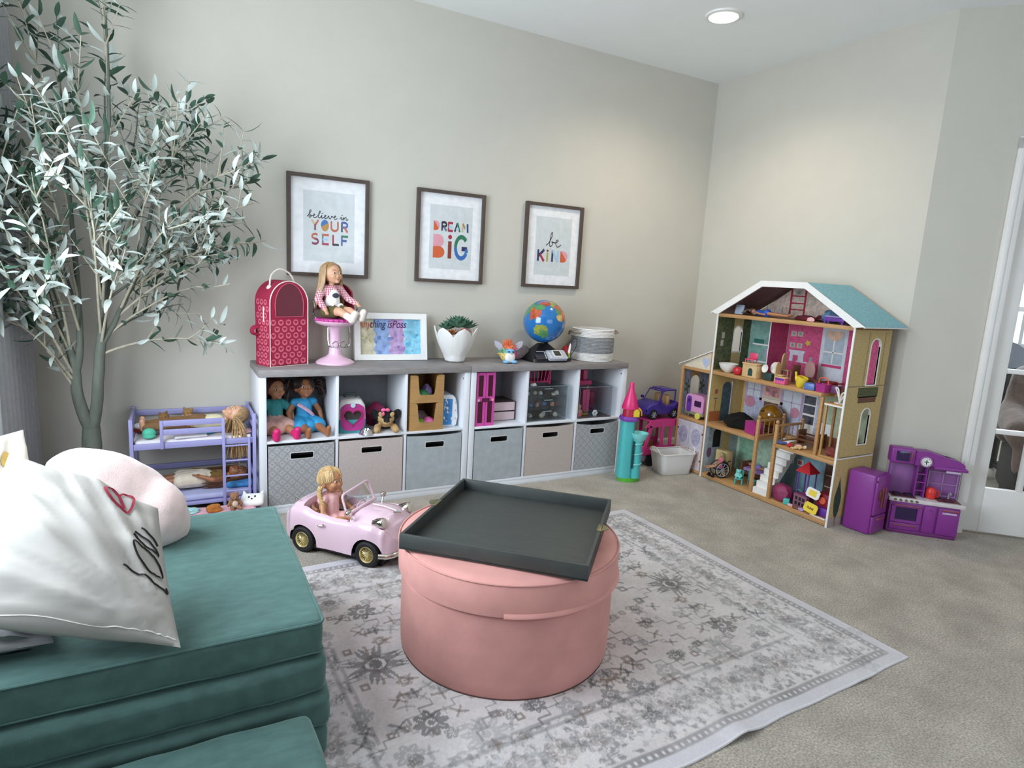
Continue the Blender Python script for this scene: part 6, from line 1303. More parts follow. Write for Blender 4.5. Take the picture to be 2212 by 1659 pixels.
# globe
gl=thing('globe','interactive globe with black base and small screen','globe',(1.735,.165,TT))
M_sea=mat('globe_sea','#1f6fb4',.15,var=.12,scale=14,coat=.6); GR_=.135; gc=V((-.015,0,.115+GR_))
MB().ell(gc,GR_,M_sea,48,30).build('sphere',gl)
def land(mb,lon,lat,rx,ry,m,seed,k=1.0012):
    c=V((sin(R(lon))*cos(R(lat)),-cos(R(lon))*cos(R(lat)),sin(R(lat)))); e=c.cross(V((0,0,1))).normalized()*-1; n_=c.cross(e)*-1
    e=V((cos(R(lon)),sin(R(lon)),0)); n_=c.cross(e); n_= n_ if n_.z>0 else -n_; N=26; rings=[[] for _ in range(5)]
    for j,f in enumerate((1,.78,.52,.26,.05)):
        for i in range(N):
            a=2*pi*i/N; q=1+.34*noise.noise(V((cos(a)*1.6+seed,sin(a)*1.6,seed)))+.16*noise.noise(V((cos(a)*4,sin(a)*4+seed,3))); d=(c+e*(R(rx)*f*q*cos(a))+n_*(R(ry)*f*q*sin(a))).normalized(); rings[j].append(gc+d*GR_*k)
    mb.loft(rings,m,False,True)
LG_={k:mat('land_'+k,h,.18,var=.3,scale=60,coat=.6) for k,h in (('olive','#8f9a44'),('rust','#b4542e'),('sand','#c8a860'),('green','#4f8a55'),('red','#a84434'),('orange','#c8722e'))}
lm=MB()
for a_ in ((38,58,30,24,'olive',1,1.0012),(22,30,17,15,'green',2,1.0012),(40,20,20,15,'rust',3,1.0016),(16,14,13,9,'sand',4,1.002),(52,0,14,20,'red',5,1.0012),(36,24,9,8,'orange',6,1.003),(24,44,13,10,'rust',7,1.002),(56,34,14,16,'red',7.5,1.001),(-42,-22,20,18,'olive',8,1.0012),(-30,-32,12,14,'green',9,1.002),(-62,26,18,22,'rust',10,1.0012),(-30,60,16,12,'red',11,1.0012),(-52,44,16,10,'green',12,1.0018),(70,-20,14,14,'orange',13,1.0012),(100,30,40,30,'olive',14,1.0012),(160,20,40,34,'sand',15,1.0012),(-110,40,30,30,'green',16,1.0012)): land(lm,*a_[:4],LG_[a_[4]],a_[5],a_[6])
lm.build('land_print',gl)
MB().tube([(.02,.02,.10),(.03,.03,.125),(.01,.03,.135)],[.016,.012,.012],12,BK).build('pivot',gl)
mb=MB(); mb.loft([[V((a*.132,b*.10,0)) for a,b in rrect(-1,-1,1,1,.25,5)],[V((a*.128,b*.096,.022)) for a,b in rrect(-1,-1,1,1,.25,5)],[V((a*.07,b*.05+.02,.075)) for a,b in rrect(-1,-1,1,1,.3,5)],[V((a*.03,b*.025+.025,.108)) for a,b in rrect(-1,-1,1,1,.3,5)]],BK); bs=mb.build('base',gl)
TB=Matrix.Translation((.045,-.085,.045))@Matrix.Rotation(R(35),4,'X'); 
MB(TB).prism(rrect(-.075,-.040,.065,.040,.012,4),'z',-.012,.006,sm('pearl','#b4b8c4',.2)).build('control_panel',gl); MB(TB).prism(rrect(-.03,-.022,.03,.036,.004,3),'z',.006,.009,WHT).build('screen_bezel',gl); MB(TB).prism(rrect(-.024,-.016,.024,.030,.003,3),'z',.009,.0095,mat('lcd_dark','#2b332e',.15)).build('screen',gl)
for i in range(4): MB(TB).cyl((-.058,-.026+.016*i,.006),(-.058,-.026+.016*i,.009),.005,seg=12,m=WHT).build('button',gl)
MB(Matrix.Translation((-.075,-.080,.040))@Matrix.Rotation(R(40),4,'X')).prism(rrect(-.04,-.032,.032,.034,.006,3),'z',0,.006,sm('charcoal','#2a2a30',.3)).build('speaker_panel',gl); 
MB(Matrix.Translation((-.075,-.080,.0405))@Matrix.Rotation(R(40),4,'X')).tube([(.03,-.03,.0065),(.035,.03,.0065),(-.02,.032,.0065)],.0018,6,WHT).build('speaker_edge',gl)
MB().cyl((.150,-.06,.004),(.150,-.06,.022),.018,.016,18,BK).build('pen_stand',gl)
pn=thing('stylus_pen','white stylus pen with green grip standing in the globe base','pen',(1.885,.105,TT+.0225)); MB().cyl((0,0,.032),(.006,.0,.078),.0085,.007,14,WHT).cyl((.006,0,.078),(.007,0,.094),.0065,.002,14,WHT).build('barrel',pn); MB().cyl((0,0,0),(0,0,.032),.0085,.0088,14,sm('limegreen','#9fc85a')).build('grip',pn)
MB().tube(spline([(.007,0,.093),(.03,.0,.125),(.060,.005,.115),(.066,.02,.07),(.04,.03,.02),(-.02,.03,.0)],7),.002,6,BK).build('cord',pn)
rb=MB(); rb.ell((0,0,.045),(.04,.03,.045),RD,16,10); o=rb.build('toy_ball'); o.location=(1.97,.255,TT); tag(o,'red plastic ball half hidden between globe and rope basket','ball')
# rope basket
M_rw=mat('white_rope','#e6e3df',.9,var=.06,scale=80,bump=.25,bscale=300); M_rg=mat('grey_rope','#9c9d9f',.9,var=.12,scale=60,bump=.25,bscale=300)
bk_=thing('rope_basket','white and grey coiled rope basket at the right end of the units','basket',(2.115,.175,TT)); r0=.138; n=26
for nm,a0,a1,m in (('lower_band',0,6,M_rw),('middle_band',6,17,M_rg),('upper_band',17,23,M_rw)):
    mb=MB(); pr_=[]; 
    for i in range(a0,a1):
        z=.004+i*.0092; rr=r0+.005*sin(i/23*pi); pr_+= [(rr-.004,z-.0035),(rr,z-.0032),(rr+.0032,z),(rr,z+.0032)]
    top_=[(r0-.009,pr_[-1][1]+.0015),(r0-.010,.004+a0*.0092-.0035)]
    mb.lathe(pr_+top_,64,m,a0==0,False); 
    if a0: mb.lathe([(r0-.010,pr_[0][1]),(pr_[0][0],pr_[0][1])],64,m,False,False)
    mb.build(nm,bk_)
MB().lathe([(.001,.006),(r0-.008,.006)],48,M_rw,True,False).build('bottom',bk_)
for sx in (-1,1): MB().tube(spline([(sx*(r0+.003),-.05,.182),(sx*(r0+.035),-.045,.188),(sx*(r0+.045),0,.192),(sx*(r0+.03),.035,.17),(sx*(r0+.004),.05,.182)],6),.0075,8,mat('tan_rope','#9a9080',.9,bump=.4,bscale=90)).build('rope_handle',bk_)
# ================================================================ in the open cubes
H_D1=H_BR
bigdoll('seated_doll','doll in teal shirt and pink shoes in the first cube',(.105,.215,ZF),R(8),pose='sit',sk=SK_M,hair=hairm('dark_red','#3c1a12'),style='long',top=mat('teal_cotton','#3f9a9c',.9,var=.1),sleeve='short',bottom=mat('blush_cotton','#d8aaa0',.9),bkind='skirt',shoes=mat('hot_pink_rubber','#d0236f',.5),head=(16,2))
d=bigdoll('seated_doll','dark-haired doll in a bright blue dress with pale sash in the first cube',(.255,.215,ZF),R(10),pose='sit',sk=SK_D,hair=H_BR,style='buns',top=mat('blue_satin','#2d8fc0',.6,var=.1),sleeve=False,bottom=mat('blue_satin','#2d8fc0'),bkind='skirt',shoes=None,head=(-4,-8))
MB().tube(spline([(-.046,-.030,.150),(-.01,-.046,.125),(.030,-.044,.090),(.046,-.036,.06)],6),.011,8,mat('sash_pink','#d0a8c0',.7,var=.25,scale=60),flat=.25).build('sash',d)
# pet carrier
pc=thing('pet_carrier','toy pet carrier with pink heart-shaped door and teal base','toy carrier',(.488,.145,ZF),R(-6))
mb=MB(); mb.loft([[V((a,b,0)) for a,b in rrect(-.070,-.085,.070,.085,.02,4)],[V((a,b,.06)) for a,b in rrect(-.075,-.088,.075,.088,.02,4)],[V((a,b,.075)) for a,b in rrect(-.074,-.087,.074,.087,.02,4)]],sm('aqua','#3f9aa0')); mb.build('base',pc)
mb=MB(); mb.loft([[V((a,b,.075)) for a,b in rrect(-.074,-.086,.074,.086,.02,4)],[V((a,b,.15)) for a,b in rrect(-.070,-.082,.070,.082,.02,4)],[V((a,b,.178)) for a,b in rrect(-.055,-.066,.055,.066,.02,4)],[V((a,b,.183)) for a,b in rrect(-.04,-.05,.04,.05,.02,4)]],WHT); mb.build('shell',pc,sharp=60)
hf=lambda a,s,cz:(s*16*sin(a)**3/17,cz+s*(13*cos(a)-5*cos(2*a)-2*cos(3*a)-cos(4*a))/17)
n=48; outer=[]
hi=[hf(2*pi*i/n,.050,.092) for i in range(n)]
for u,v in hi:
    a=atan2(v-.09,u); du,dv=cos(a),sin(a); k=min(.064/abs(du) if abs(du)>1e-6 else 9,.073/abs(dv) if abs(dv)>1e-6 else 9); rr_=.078; k=min(k,rr_*1.02); outer.append((du*k,.09+dv*k))
MB().ringprism(outer,hi,'y',-.100,-.086,MG).build('heart_door',pc); MB().ringprism([hf(2*pi*i/n,.056,.093) for i in range(n)],hi,'y',-.104,-.098,sm('deep_pink','#a32456')).build('heart_rim',pc)
MB().prism(outer,'y',-.0868,-.0862,mat('carrier_inside','#3a3634',.8)).build('dark_opening',pc); MB().cyl((0,-.106,.158),(0,-.098,.158),.013,seg=18,m=sm('silver','#b9c6d6',.25)).build('clasp',pc)
MB().tube(spline([(-.03,0,.183),(-.028,0,.20),(.028,0,.20),(.03,0,.183)],5),.006,8,GR).build('handle',pc)
# pink bag and plush puppy
mb=crumple((.065,.05,.075),31.0,.2); o=mb.build('toy_bag',None,mat('raspberry_sparkle','#8c2450',.5,var=.3,scale=120)); o.location=(.655,.225,ZF); tag(o,'raspberry pink toy bag standing behind the plush puppy','toy bag')
pup=thing('plush_puppy','black and tan plush puppy lying with pink bow in the second cube','plush toy',(.675,.105,ZF),R(-12)); M_blk=mat('black_fur','#151113',.95,bump=.7,bscale=160); M_tan=mat('tan_fur','#bd9a6c',.95,bump=.5,bscale=160)
def pupp(c): return 1 if (c.z<.062 and c.y<-.035) or (abs(abs(c.x)-.03)<.014 and .05<c.z<.085 and c.y<-.055) else 0
fused([('e',(0,.02,.045),(.06,.07,.045)),('e',(0,-.04,.080),(.050,.045,.046)),('e',(0,-.080,.060),(.024,.024,.020)),('e',(-.058,-.035,.092),(.022,.016,.034),Euler((0,R(-30),0))),('e',(.058,-.035,.092),(.022,.016,.034),Euler((0,R(30),0))),('c',(-.045,-.05,.022),(-.052,-.098,.018),.021,.019),('c',(.045,-.05,.022),(.052,-.098,.018),.021,.019)],.005,3,[M_blk,M_tan],'body',pup,paint=pupp)
for sx in (-1,1): MB().ell((sx*.020,-.083,.086),(.0065,.004,.006),BK,10,7).build('eye',pup); MB().ell((sx*.030,-.074,.098),(.012,.006,.018),M_tan,10,7,Euler((0,sx*R(30),0))).build('brow_patch',pup)
MB().ell((0,-.103,.066),(.008,.005,.006),BK,10,7).build('nose',pup)
mb=MB(); 
for sx in (-1,1): mb.ell((-.006+sx*.012,-.075,.125),(.013,.007,.010),PK,12,8,Euler((0,sx*R(20),0)))
mb.ell((-.006,-.078,.125),.006,PK,10,7); mb.build('bow',pup); MB().ell((-.018,-.085,.105),(.008,.005,.012),PK,10,7).build('ribbon_tail',pup)
bl=MB(); bl.lathe([(.040,0),(.034,.008),(.026,.022),(.027,.024),(.024,.024),(.020,.010),(.001,.008)],28,M_chr); o=bl.build('pet_bowl'); o.location=(.548,.028,ZF); tag(o,'small silver pet bowl at the front of the second cube','bowl')
# wooden stacking boxes
M_ply=mat('plywood','#ab8350',.6,var=.12,scale=12,stretch=(1,5,5))
def stackbox(z,label,seed,items):
    t=thing('stacking_box',label,'storage box',(.886,.155,z)); w,h,d=.100,.158,.145
    cut=[(-.052,h),(-.044,.052),(-.036,.044),(.036,.044),(.044,.052),(.052,h)]
    mb=MB(); mb.prism([(-w,0),(w,0),(w,h),(.066,h)]+[(.056,h-.006)]+[(a*.0+x,zz) for x,zz in ((.046,.054),(.038,.045),(-.038,.045),(-.046,.054))]+[(-.056,h-.006),(-.066,h),(-w,h)],'y',-d,-d+.006,M_ply); mb.build('front_panel',t)
    mb=MB(); mb.box((-w,-d+.006,0),(-w+.006,d,h),M_ply); mb.box((w-.006,-d+.006,0),(w,d,h),M_ply); mb.box((-w+.006,d-.006,0),(w-.006,d,h),M_ply); mb.box((-w+.006,-d+.006,0),(w-.006,d-.006,.006),M_ply); mb.build('carcass',t)
    for i,(x,y,zz,r,m,lab,nm) in enumerate(items):
        o=crumple(r,seed+i*3,.25).build(nm,None,m); o.location=(.886+x,.155+y,z+.0062+zz); tag(o,lab,'toy')
stackbox(ZF,'lower wooden stacking box with pink and green toys','box',[]) if False else stackbox(ZF,'lower wooden stacking box filled with pink and green toys',41,[(-.03,-.085,0,(.045,.04,.032),sm('lime2','#8ab04a',.5),'green toy in the lower wooden box','toy_shape'),(.035,-.085,0,(.04,.04,.034),sm('rose','#d76aa0',.5),'pink toy in the lower wooden box','toy_shape'),(0,-.0,0,(.07,.045,.045),sm('greyrose','#8d7f86',.7),'greyish toy at the back of the lower wooden box','toy_shape')])
stackbox(ZF+.159,'upper wooden stacking box with a deep notch in its front',61,[(-.02,-.08,0,(.055,.045,.036),sm('leafgreen','#3f8a5a',.6),'green toy in the upper wooden box','toy_shape'),(.03,-.06,0,(.03,.03,.048),sm('lav','#8272a8',.6),'lavender toy in the upper wooden box','toy_shape')])
# wipes pack
wp_=thing('wipes_pack','blue and white soft plastic pack standing beside the wooden boxes','package',(1.052,.15,ZF),R(-4)); M_wb=mat('film_blue','#3f86c8',.3,var=.15,scale=20); M_ww=mat('film_white','#e4e9ef',.3,var=.05)
mb=MB(); pf=[(-.048,0),(.046,0),(.050,.06),(.048,.13),(.034,.178),(.010,.19),(-.046,.185)]
mb.prism(pf,'y',-.095,.10,M_ww); bmesh.ops.bevel(mb.bm,geom=list(mb.bm.edges),offset=.008,segments=2,affect='EDGES'); mb.build('pack',wp_)
mb=MB(); mb.prism([(-.040,.012),(.014,.012),(.016,.165),(-.040,.168)],'y',-.0965,-.0955,M_wb); mb.build('blue_panel',wp_); mb=MB()
rg=random.Random(8)
for k in range(16): mb.ell((rg.uniform(-.036,.012),-.0967,rg.uniform(.02,.16)),(.004,.0008,.003+.006*(k%2)),M_ww,8,5)
q_=mb.build('speckle_print',wp_); q_['kind']='stuff'
for z in (.05,.095,.14): MB().ell((.036,-.0952,z),(.003,.001,.004),GY,8,5).build('dot_print',wp_)
# doll wardrobe
wd=thing('toy_wardrobe','tall hot pink plastic doll wardrobe with windowed double doors','toy wardrobe',(1.252,.105,ZF),R(2)); M_wp=sm('wardrobe_pink','#cf4fa4',.3); M_wd=mat('maroon_tint','#4a0f2a',.2,coat=.3)
w,h,d=.062,.322,.09
mb=MB(); mb.box((-w,-d+.012,0),(w,d,h),sm('wardrobe_plum','#7a1f5a',.4),.004); mb.build('cabinet',wd)
for sx in (-1,1):
    x0,x1=(-w,-.0015) if sx<0 else (.0015,w); md=h*.49
    dm_=MB()
    dm_.ringprism([(x0,0),(x1,0),(x1,md),(x0,md)],[(x0+.013,.018),(x1-.013,.018),(x1-.013,md-.008),(x0+.013,md-.008)],'y',-d,-d+.013,M_wp); dm_.ringprism([(x0,md),(x1,md),(x1,h),(x0,h)],[(x0+.013,md+.02),(x1-.013,md+.02),(x1-.013,h-.016),(x0+.013,h-.016)],'y',-d,-d+.013,M_wp)
    dd=dm_.build('door',wd); MB().box((x0+.012,-d+.006,.017),(x1-.012,-d+.011,h-.015),M_wd).build('door_window',dd); MB().cyl((sx*.047,-d-.004,md),(sx*.047,-d,md),.008,seg=14,m=sm('shell','#e6a8b0')).build('hinge_knob',dd)
MB().box((-.024,-d-.006,h*.49-.010),(.024,-d,h*.49+.012),sm('plum2','#54143f')).build('latch',wd)
# pink boxes
M_pbx=mat('pink_card','#d8bfc2',.7,var=.04); M_pbe=mat('dark_edge','#4b3a3c',.7)
for k,(z,lab) in enumerate(((ZF,'lower of the two pale pink drawers beside the doll wardrobe'),(ZF+.0605,'upper of the two pale pink drawers beside the doll wardrobe'))):
    t=thing('drawer_box',lab,'storage box',(1.430,.195,z)); MB().box((-.088,-.08,0),(.088,.09,.058),M_pbe,.002).build('sleeve',t); MB().box((-.086,-.084,.003),(.080,-.0795,.055),M_pbx,.002).build('drawer_front',t)
# clear drawer organizer
M_acr=glassy('clear_acrylic',tint='#f8fafb',refl=.03,tr=1.0,fk=.12); M_edge=mat('acrylic_edge','#8d979c',.15,var=.02)
def clearbox(t,x,y,z,w,d,h,parent=None,nm='clear_panel',top=True):
    for lo,hi in (((-w,-d,0),(w,d,.002)),((-w,-d,0),(w,-d+.002,h)),((-w,d-.002,0),(w,d,h)),((-w,-d,0),(-w+.002,d,h)),((w-.002,-d,0),(w,d,h)))+((((-w,-d,h-.002),(w,d,h)),) if top else ()):
        MB().box(V(lo)+V((x,y,z)),V(hi)+V((x,y,z)),M_acr).build(nm,t)
    mb=MB()
    for a,b in (((-w,-d,0),(w,-d,0)),((-w,-d,h),(w,-d,h)),((-w,-d,0),(-w,-d,h)),((w,-d,0),(w,-d,h)),((-w,d,h),(w,d,h)),((-w,-d,h),(-w,d,h)),((w,-d,h),(w,d,h)),((w,-d,0),(w,d,0))): mb.cyl(V(a)+V((x,y,z)),V(b)+V((x,y,z)),.0018,seg=6,m=M_edge)
    mb.build('edge_frame',t)
og=thing('drawer_organizer','clear acrylic organizer with three drawers of trinkets','organizer',(1.700,.165,ZF)); clearbox(og,0,0,0,.145,.135,.222)
for k in range(3):
    z=.006+.072*k; dr=MB(); dr.box((-.138,-.138,z),(.138,-.136,z+.066),M_acr); dr.box((-.138,-.136,z),(.138,.125,z+.002),M_acr); dq=dr.build('drawer',og); MB().box((-.03,-.146,z+.056),(.03,-.138,z+.060),M_edge).build('pull',dq)
rg=random.Random(21); cols=[('cream','#d8cdb4'),('copper','#8c5a4a'),('pearl','#dcdcdc'),('blueish','#6d8fc8'),('black','#1a1a1c'),('blush','#c9948e')]
for k in range(3):
    for i in range(7):
        n_,hx_=cols[(i*2+k)%6]; x=-.115+.037*i; r=(rg.uniform(.012,.019),rg.uniform(.014,.022),rg.uniform(.008,.02)); o=crumple(r,80+k*10+i,.3,2).build('trinket',None,sm('trinket_'+n_,hx_,.4)); y_=rg.uniform(-.095,-.02)
        o.location=(1.700+x,.165+y_,ZF+.0082+.072*k); tag(o,'%s trinket %s in the %s clear drawer'%({'cream':'cream','copper':'copper brown','pearl':'pearly white','blueish':'blue','black':'black','blush':'blush pink'}[n_],('at the far left','second from the left','third from the left','in the middle','third from the right','second from the right','at the far right')[i],('bottom','middle','top')[k]),'trinket','trinkets in the clear drawers')
# pink doll crib on top
cb=thing('toy_crib','dark pink toy crib frame standing on the clear organizer','toy bed',(1.668,.155,ZF+.2235)); M_cp=sm('crib_pink','#b8386a',.35)
MB().box((-.075,-.06,.012),(.075,.06,.02),M_cp,.002).build('base',cb)
for y in (-.06,.06):
    mb=MB(); 
    for i in range(6): x=-.06+.024*i; mb.cyl((x,y,.02),(x*1.22,y*1.08,.095),.0035,seg=8,m=M_cp)
    mb.tube([(-.08,y*1.08,.095),(.08,y*1.08,.095)],.005,8,M_cp); mb.build('side_rail',cb)
for sx in (-1,1): MB().box((sx*.079-.004,-.065,.0),(sx*.079+.004,.065,.097),M_cp,.003).build('end_panel',cb)
o=crumple((.022,.016,.012),95,.3,2).build('trinket',None,WHT); o.location=(1.60,.05,ZF+.2235); tag(o,'white trinket lying on the organizer lid before the pink crib','trinket')
# display case with little dolls' things
dc=thing('display_case','clear acrylic display case with dark bottom in the last cube','display case',(2.075,.16,ZF)); clearbox(dc,0,0,0,.130,.13,.205); MB().box((-.132,-.132,0),(.132,.132,.004),mat('smoke_base','#4a3f42',.3)).build('base',dc)
def inc(mb,nm,lab,cat,x,y,z=.0045): o=mb.build(nm); o.location=(2.075+x,.16+y,ZF+z); return tag(o,lab,cat)
t=thing('toy_locker','bright pink toy locker inside the display case','toy cabinet',(2.105,.20,ZF+.0045)); MB().box((-.028,-.02,0),(.028,.02,.155),PK,.004).build('body',t); MB().box((-.001,-.0212,.01),(.001,-.0202,.145),MG).build('door_gap',t); MB().tube(spline([(.014,0,.155),(.016,0,.170),(.026,0,.172)],4),.002,6,WHT).build('hook',t)
inc(MB().box((-.022,-.02,0),(.022,.02,.10),sm('indigo','#33265c'),.004),'toy_box','dark indigo toy box at the back of the display case','box',-.035,.06); inc(MB().box((-.018,-.018,0),(.018,.018,.13),sm('burgundy','#6d1a34'),.004),'toy_box','burgundy toy box at the back right of the display case','box',.095,.06)
fl_=MB()
for i in range(6): a=2*pi*i/6; fl_.ell((.013*cos(a),0,.017+.013*sin(a)),(.010,.006,.010),WHT,10,7)
inc(fl_,'toy_flower','small white flower figurine at the front of the display case','figurine',.025,-.095)
t=thing('toy_figurine','small doll in a pink skirt at the left of the display case','figurine',(1.975,.07,ZF+.0045)); fused([('c',(0,0,.012),(0,0,.045),.014,.008),('e',(0,0,.066),(.013,.013,.014)),('c',(-.01,0,.045),(-.02,-.006,.022),.005,.004),('c',(.01,0,.045),(.02,-.006,.022),.005,.004)],.0024,2,SK_L,'body',t); MB().lathe([(.016,.0),(.018,.004),(.010,.03),(.001,.034)],18,PK).build('skirt',t); MB().ell((0,.003,.070),(.0145,.0135,.0135),HBL,12,8).build('hair',t)
inc(MB().cyl((-.03,0,.012),(.03,.01,.008),.009,.006,12,sm('mustard','#b89a3c')),'toy_slide','mustard yellow toy rod lying before the pink locker','toy',-.045,-.07,.0)
pb=thing('toy_bed','dark pink toy furniture standing on the display case','toy bed',(2.02,.17,ZF+.206)); MB().box((-.07,-.06,0),(.07,.06,.03),M_cp,.004).build('base',pb); MB().box((-.07,.05,.03),(.07,.06,.11),M_cp,.004).build('headboard',pb); MB().box((.02,-.03,.03),(.05,.02,.095),sm('crib_pink2','#d0527e'),.004).build('cushion',pb)
# ================================================================ doll bunk bed with its dolls
M_lav=mat('lavender_paint','#9a98c8',.45,var=.03); M_sheet=mat('white_sheet','#e2dde2',.9,var=.05,scale=20); M_pks=mat('pink_sheet','#d9a9b4',.9,var=.06,scale=20,bump=.2,bscale=60)
bk=thing('bunk_bed','lavender doll bunk bed with ladder and guard rail left of the storage units','doll bed',(-.283,.18,0)); bx,by_=.263,.15
Lb=lambda lo,hi,nm,bev=.002: MB().box(lo,hi,M_lav,bev).build(nm,bk)
for sx in (-1,1):
    for sy in (-1,1): Lb((sx*bx-.008,sy*by_-.010,0),(sx*bx+.008,sy*by_+.010,.532),'post')
    for z0,z1 in ((.50,.525),(.455,.475),(.385,.415),(.20,.225),(.10,.125)): Lb((sx*bx-.006,-by_+.01,z0),(sx*bx+.006,by_-.01,z1),'end_rail')
for z0,z1 in ((.485,.512),(.385,.412),(.197,.224),(.10,.125)): Lb((-bx+.008,by_-.006,z0),(bx-.008,by_+.006,z1),'back_rail')
for z0,z1 in ((.385,.413),(.092,.108)): Lb((-bx+.008,-by_-.006,z0),(bx-.008,-by_+.006,z1),'front_rail')
for x in (-.140,.123): Lb((x-.007,-by_-.016,.385 if x<0 else .0),(x+.007,-by_-.006,.522),'guard_post' if x<0 else 'ladder_rail')
Lb((.232,-by_-.016,0),(.244,-by_-.006,.415),'ladder_rail')
for z0,z1 in ((.494,.522),(.452,.479)): Lb((-.133,-by_-.014,z0),(.116,-by_-.007,z1),'guard_rail')
for z in (.378,.302,.224,.146,.06): MB().cyl((.130,-by_-.011,z),(.232,-by_-.011,z),.0045,seg=10,m=M_lav).build('rung',bk)
MB().box((-bx+.006,-by_+.006,.388),(bx-.006,by_-.006,.395),M_lav).build('upper_slats',bk); MB().box((-bx+.006,-by_+.006,.10),(bx-.006,by_-.006,.107),M_lav).build('lower_slats',bk)
def mattress(z,m,nm,th=.028):
    mb=MB(); cushion_slab(mb,(-bx+.012,-by_+.010,z),(bx-.012,by_-.010,z+th),m,.010,.003,seed=z*10,n=14); return mb.build(nm,bk)
mattress(.396,M_sheet,'upper_mattress'); mattress(.108,mat('lilac_sheet','#a9abcf',.9,var=.05),'lower_mattress')
ZU,ZL=.4265,.1385
LIE=tuple(Matrix(((0,0,1),(-1,0,0),(0,-1,0))).to_euler())
# doll lying on top, head to the right
bigdoll('lying_doll','long-haired blonde doll lying on the top bunk with hair hanging over the side',(-.310,.155,ZU+.046),0,rot=LIE,pose='lie',sk=SK_L,hair=H_BL,style='flow',top=mat('cream_knit2','#d9cfae',.9,bump=.2,bscale=200),sleeve=True,bottom=mat('brown_leggings','#7d5c3c',.9),bkind='pants',shoes=None,head=(8,26),scale=.95)
MB_=MB(); MB_.ell((0,0,.024),(.030,.022,.024),sm('seafoam','#52b89a',.6),14,9); MB_.ell((0,-.006,.012),(.028,.036,.012),sm('seafoam','#52b89a',.6),14,9); o=MB_.build('slipper'); o.location=(-.475,.085,ZU); tag(o,'sea-green slipper standing at the foot of the top bunk','slipper')
MB_=MB(); MB_.ell((0,0,.034),(.032,.020,.020),sm('white','#e9e6e2'),14,9); MB_.ell((0,0,.017),(.034,.024,.017),sm('brickred','#8c3a2c',.6),14,9); o=MB_.build('doll_shoe'); o.location=(-.512,.19,ZU); tag(o,'white and brick red doll shoe in the corner of the top bunk','shoe')
M_bear=mat('brown_plush','#8a6640',.95,var=.15,bump=.7,bscale=160)
plush('plush_bear','brown plush bear slumped at the foot end of the top bunk',(-.415,.20,ZU),R(40),M_bear,s=.62)
b2=plush('plush_bear','small tan plush bear in a pale shirt at the back of the top bunk',(-.305,.275,ZU),R(-25),mat('tan_plush','#a07c4c',.95,bump=.7,bscale=160),s=.62)
fused([('e',(0,0,.034),(.031,.028,.030)),('c',(-.020,0,.050),(-.031,-.010,.036),.013,.011),('c',(.020,0,.050),(.031,-.010,.036),.013,.011)],.004,2,mat('grey_shirt','#c9ccd2',.9,bump=.2,bscale=150),'shirt',b2)
for x,y,nm,m,l in ((-.245,.10,'doll_blanket',mat('teal_cloth','#3f86a4',.9,bump=.3,bscale=60),'crumpled teal cloth beside the guard rail of the top bunk'),(-.07,.075,'doll_blanket',mat('rose_cloth','#c9a0a4',.9,bump=.3,bscale=60),'crumpled rose cloth under the hair of the blonde doll')):
    o=crumple((.055,.03,.014) if x<-.1 else (.04,.03,.012),x*50,.3).build(nm,None,m); o.location=(x,y,ZU); tag(o,l,'cloth')
mb=MB(); cushion_slab(mb,(-.07,-.02,0),(.07,.02,.010),M_sheet,.004,.002,seed=7,n=8); o=mb.build('doll_towel'); o.location=(-.30,.055,ZU); o.rotation_euler=(0,0,R(4)); tag(o,'folded white towel at the front edge of the top bunk','towel')
# doll on the lower bunk
bigdoll('lying_doll','doll in gold sequin top and cream skirt lying on the lower bunk',(-.300,.16,ZL+.046),0,rot=LIE,pose='lie',sk=SK_D,hair=H_CH,style='long',top=mat('gold_sequin','#a5834c',.25,.7,var=.6,scale=160,bump=1,bscale=200),sleeve=False,bottom=mat('cream_tulle','#d8cbb8',.9,var=.05),bkind='skirt',shoes=None,head=(20,-8),scale=.92,arms=[((-.078,-.01,.09),(-.082,-.022,.025)),((.090,-.01,.10),(.075,-.030,.04))])
mb=MB(); cushion_slab(mb,(-.06,-.085,0),(.06,.085,.026),mat('blue_print','#3f7fb8',.9,var=.5,scale=26),.012,.006,seed=4,n=10); o=mb.build('doll_pillow'); o.location=(-.085,.165,ZL); tag(o,'blue patterned doll pillow at the right end of the lower bunk','pillow')
plush('plush_horse','small chestnut plush toy standing at the foot end of the lower bunk',(-.50,.18,ZL),R(70),mat('chestnut_plush','#8c4a22',.95,var=.2,bump=.6,bscale=160),s=.62)
# trundle drawn out below
td=thing('trundle_bed','low lavender trundle bed with pink cover drawn out under the bunk','doll bed',(-.275,-.055,0)); MB().box((-.25,-.085,.012),(.25,.06,.055),M_lav,.003).build('frame',td)
mb=MB(); cushion_slab(mb,(-.245,-.08,.056),(.245,.055,.085),M_pks,.010,.004,seed=2.2,n=16); mb.build('cover',td)
for a in (-1,1):
    for b in (-.07,.045): MB().cyl((a*.22,b-.008,.007),(a*.22,b+.008,.007),.007,seg=12,m=GY).build('caster',td)
ZTR=.0875
plush('plush_hedgehog','fuzzy brown plush critter sitting on the pink trundle cover',(-.125,-.075,ZTR),R(10),mat('hedgehog_plush','#9a6f52',.95,var=.25,bump=1,bscale=120),mat('cream_fur','#d8c4ac',.95),s=.52)
o=crumple((.034,.024,.022),6.6,.25).build('plush_fox',None,mat('orange_plush','#b3702e',.95,var=.3,bump=.6,bscale=150)); o.location=(-.215,-.085,ZTR); tag(o,'small orange furry toy curled up on the pink trundle cover','plush toy')
o=crumple((.060,.030,.018),9.1,.35).build('doll_cloth',None,mat('aqua_fleece','#9fd0d0',.95,bump=.5,bscale=120)); o.location=(-.335,-.070,ZTR); tag(o,'aqua fluffy doll cloth on the pink trundle cover','cloth')
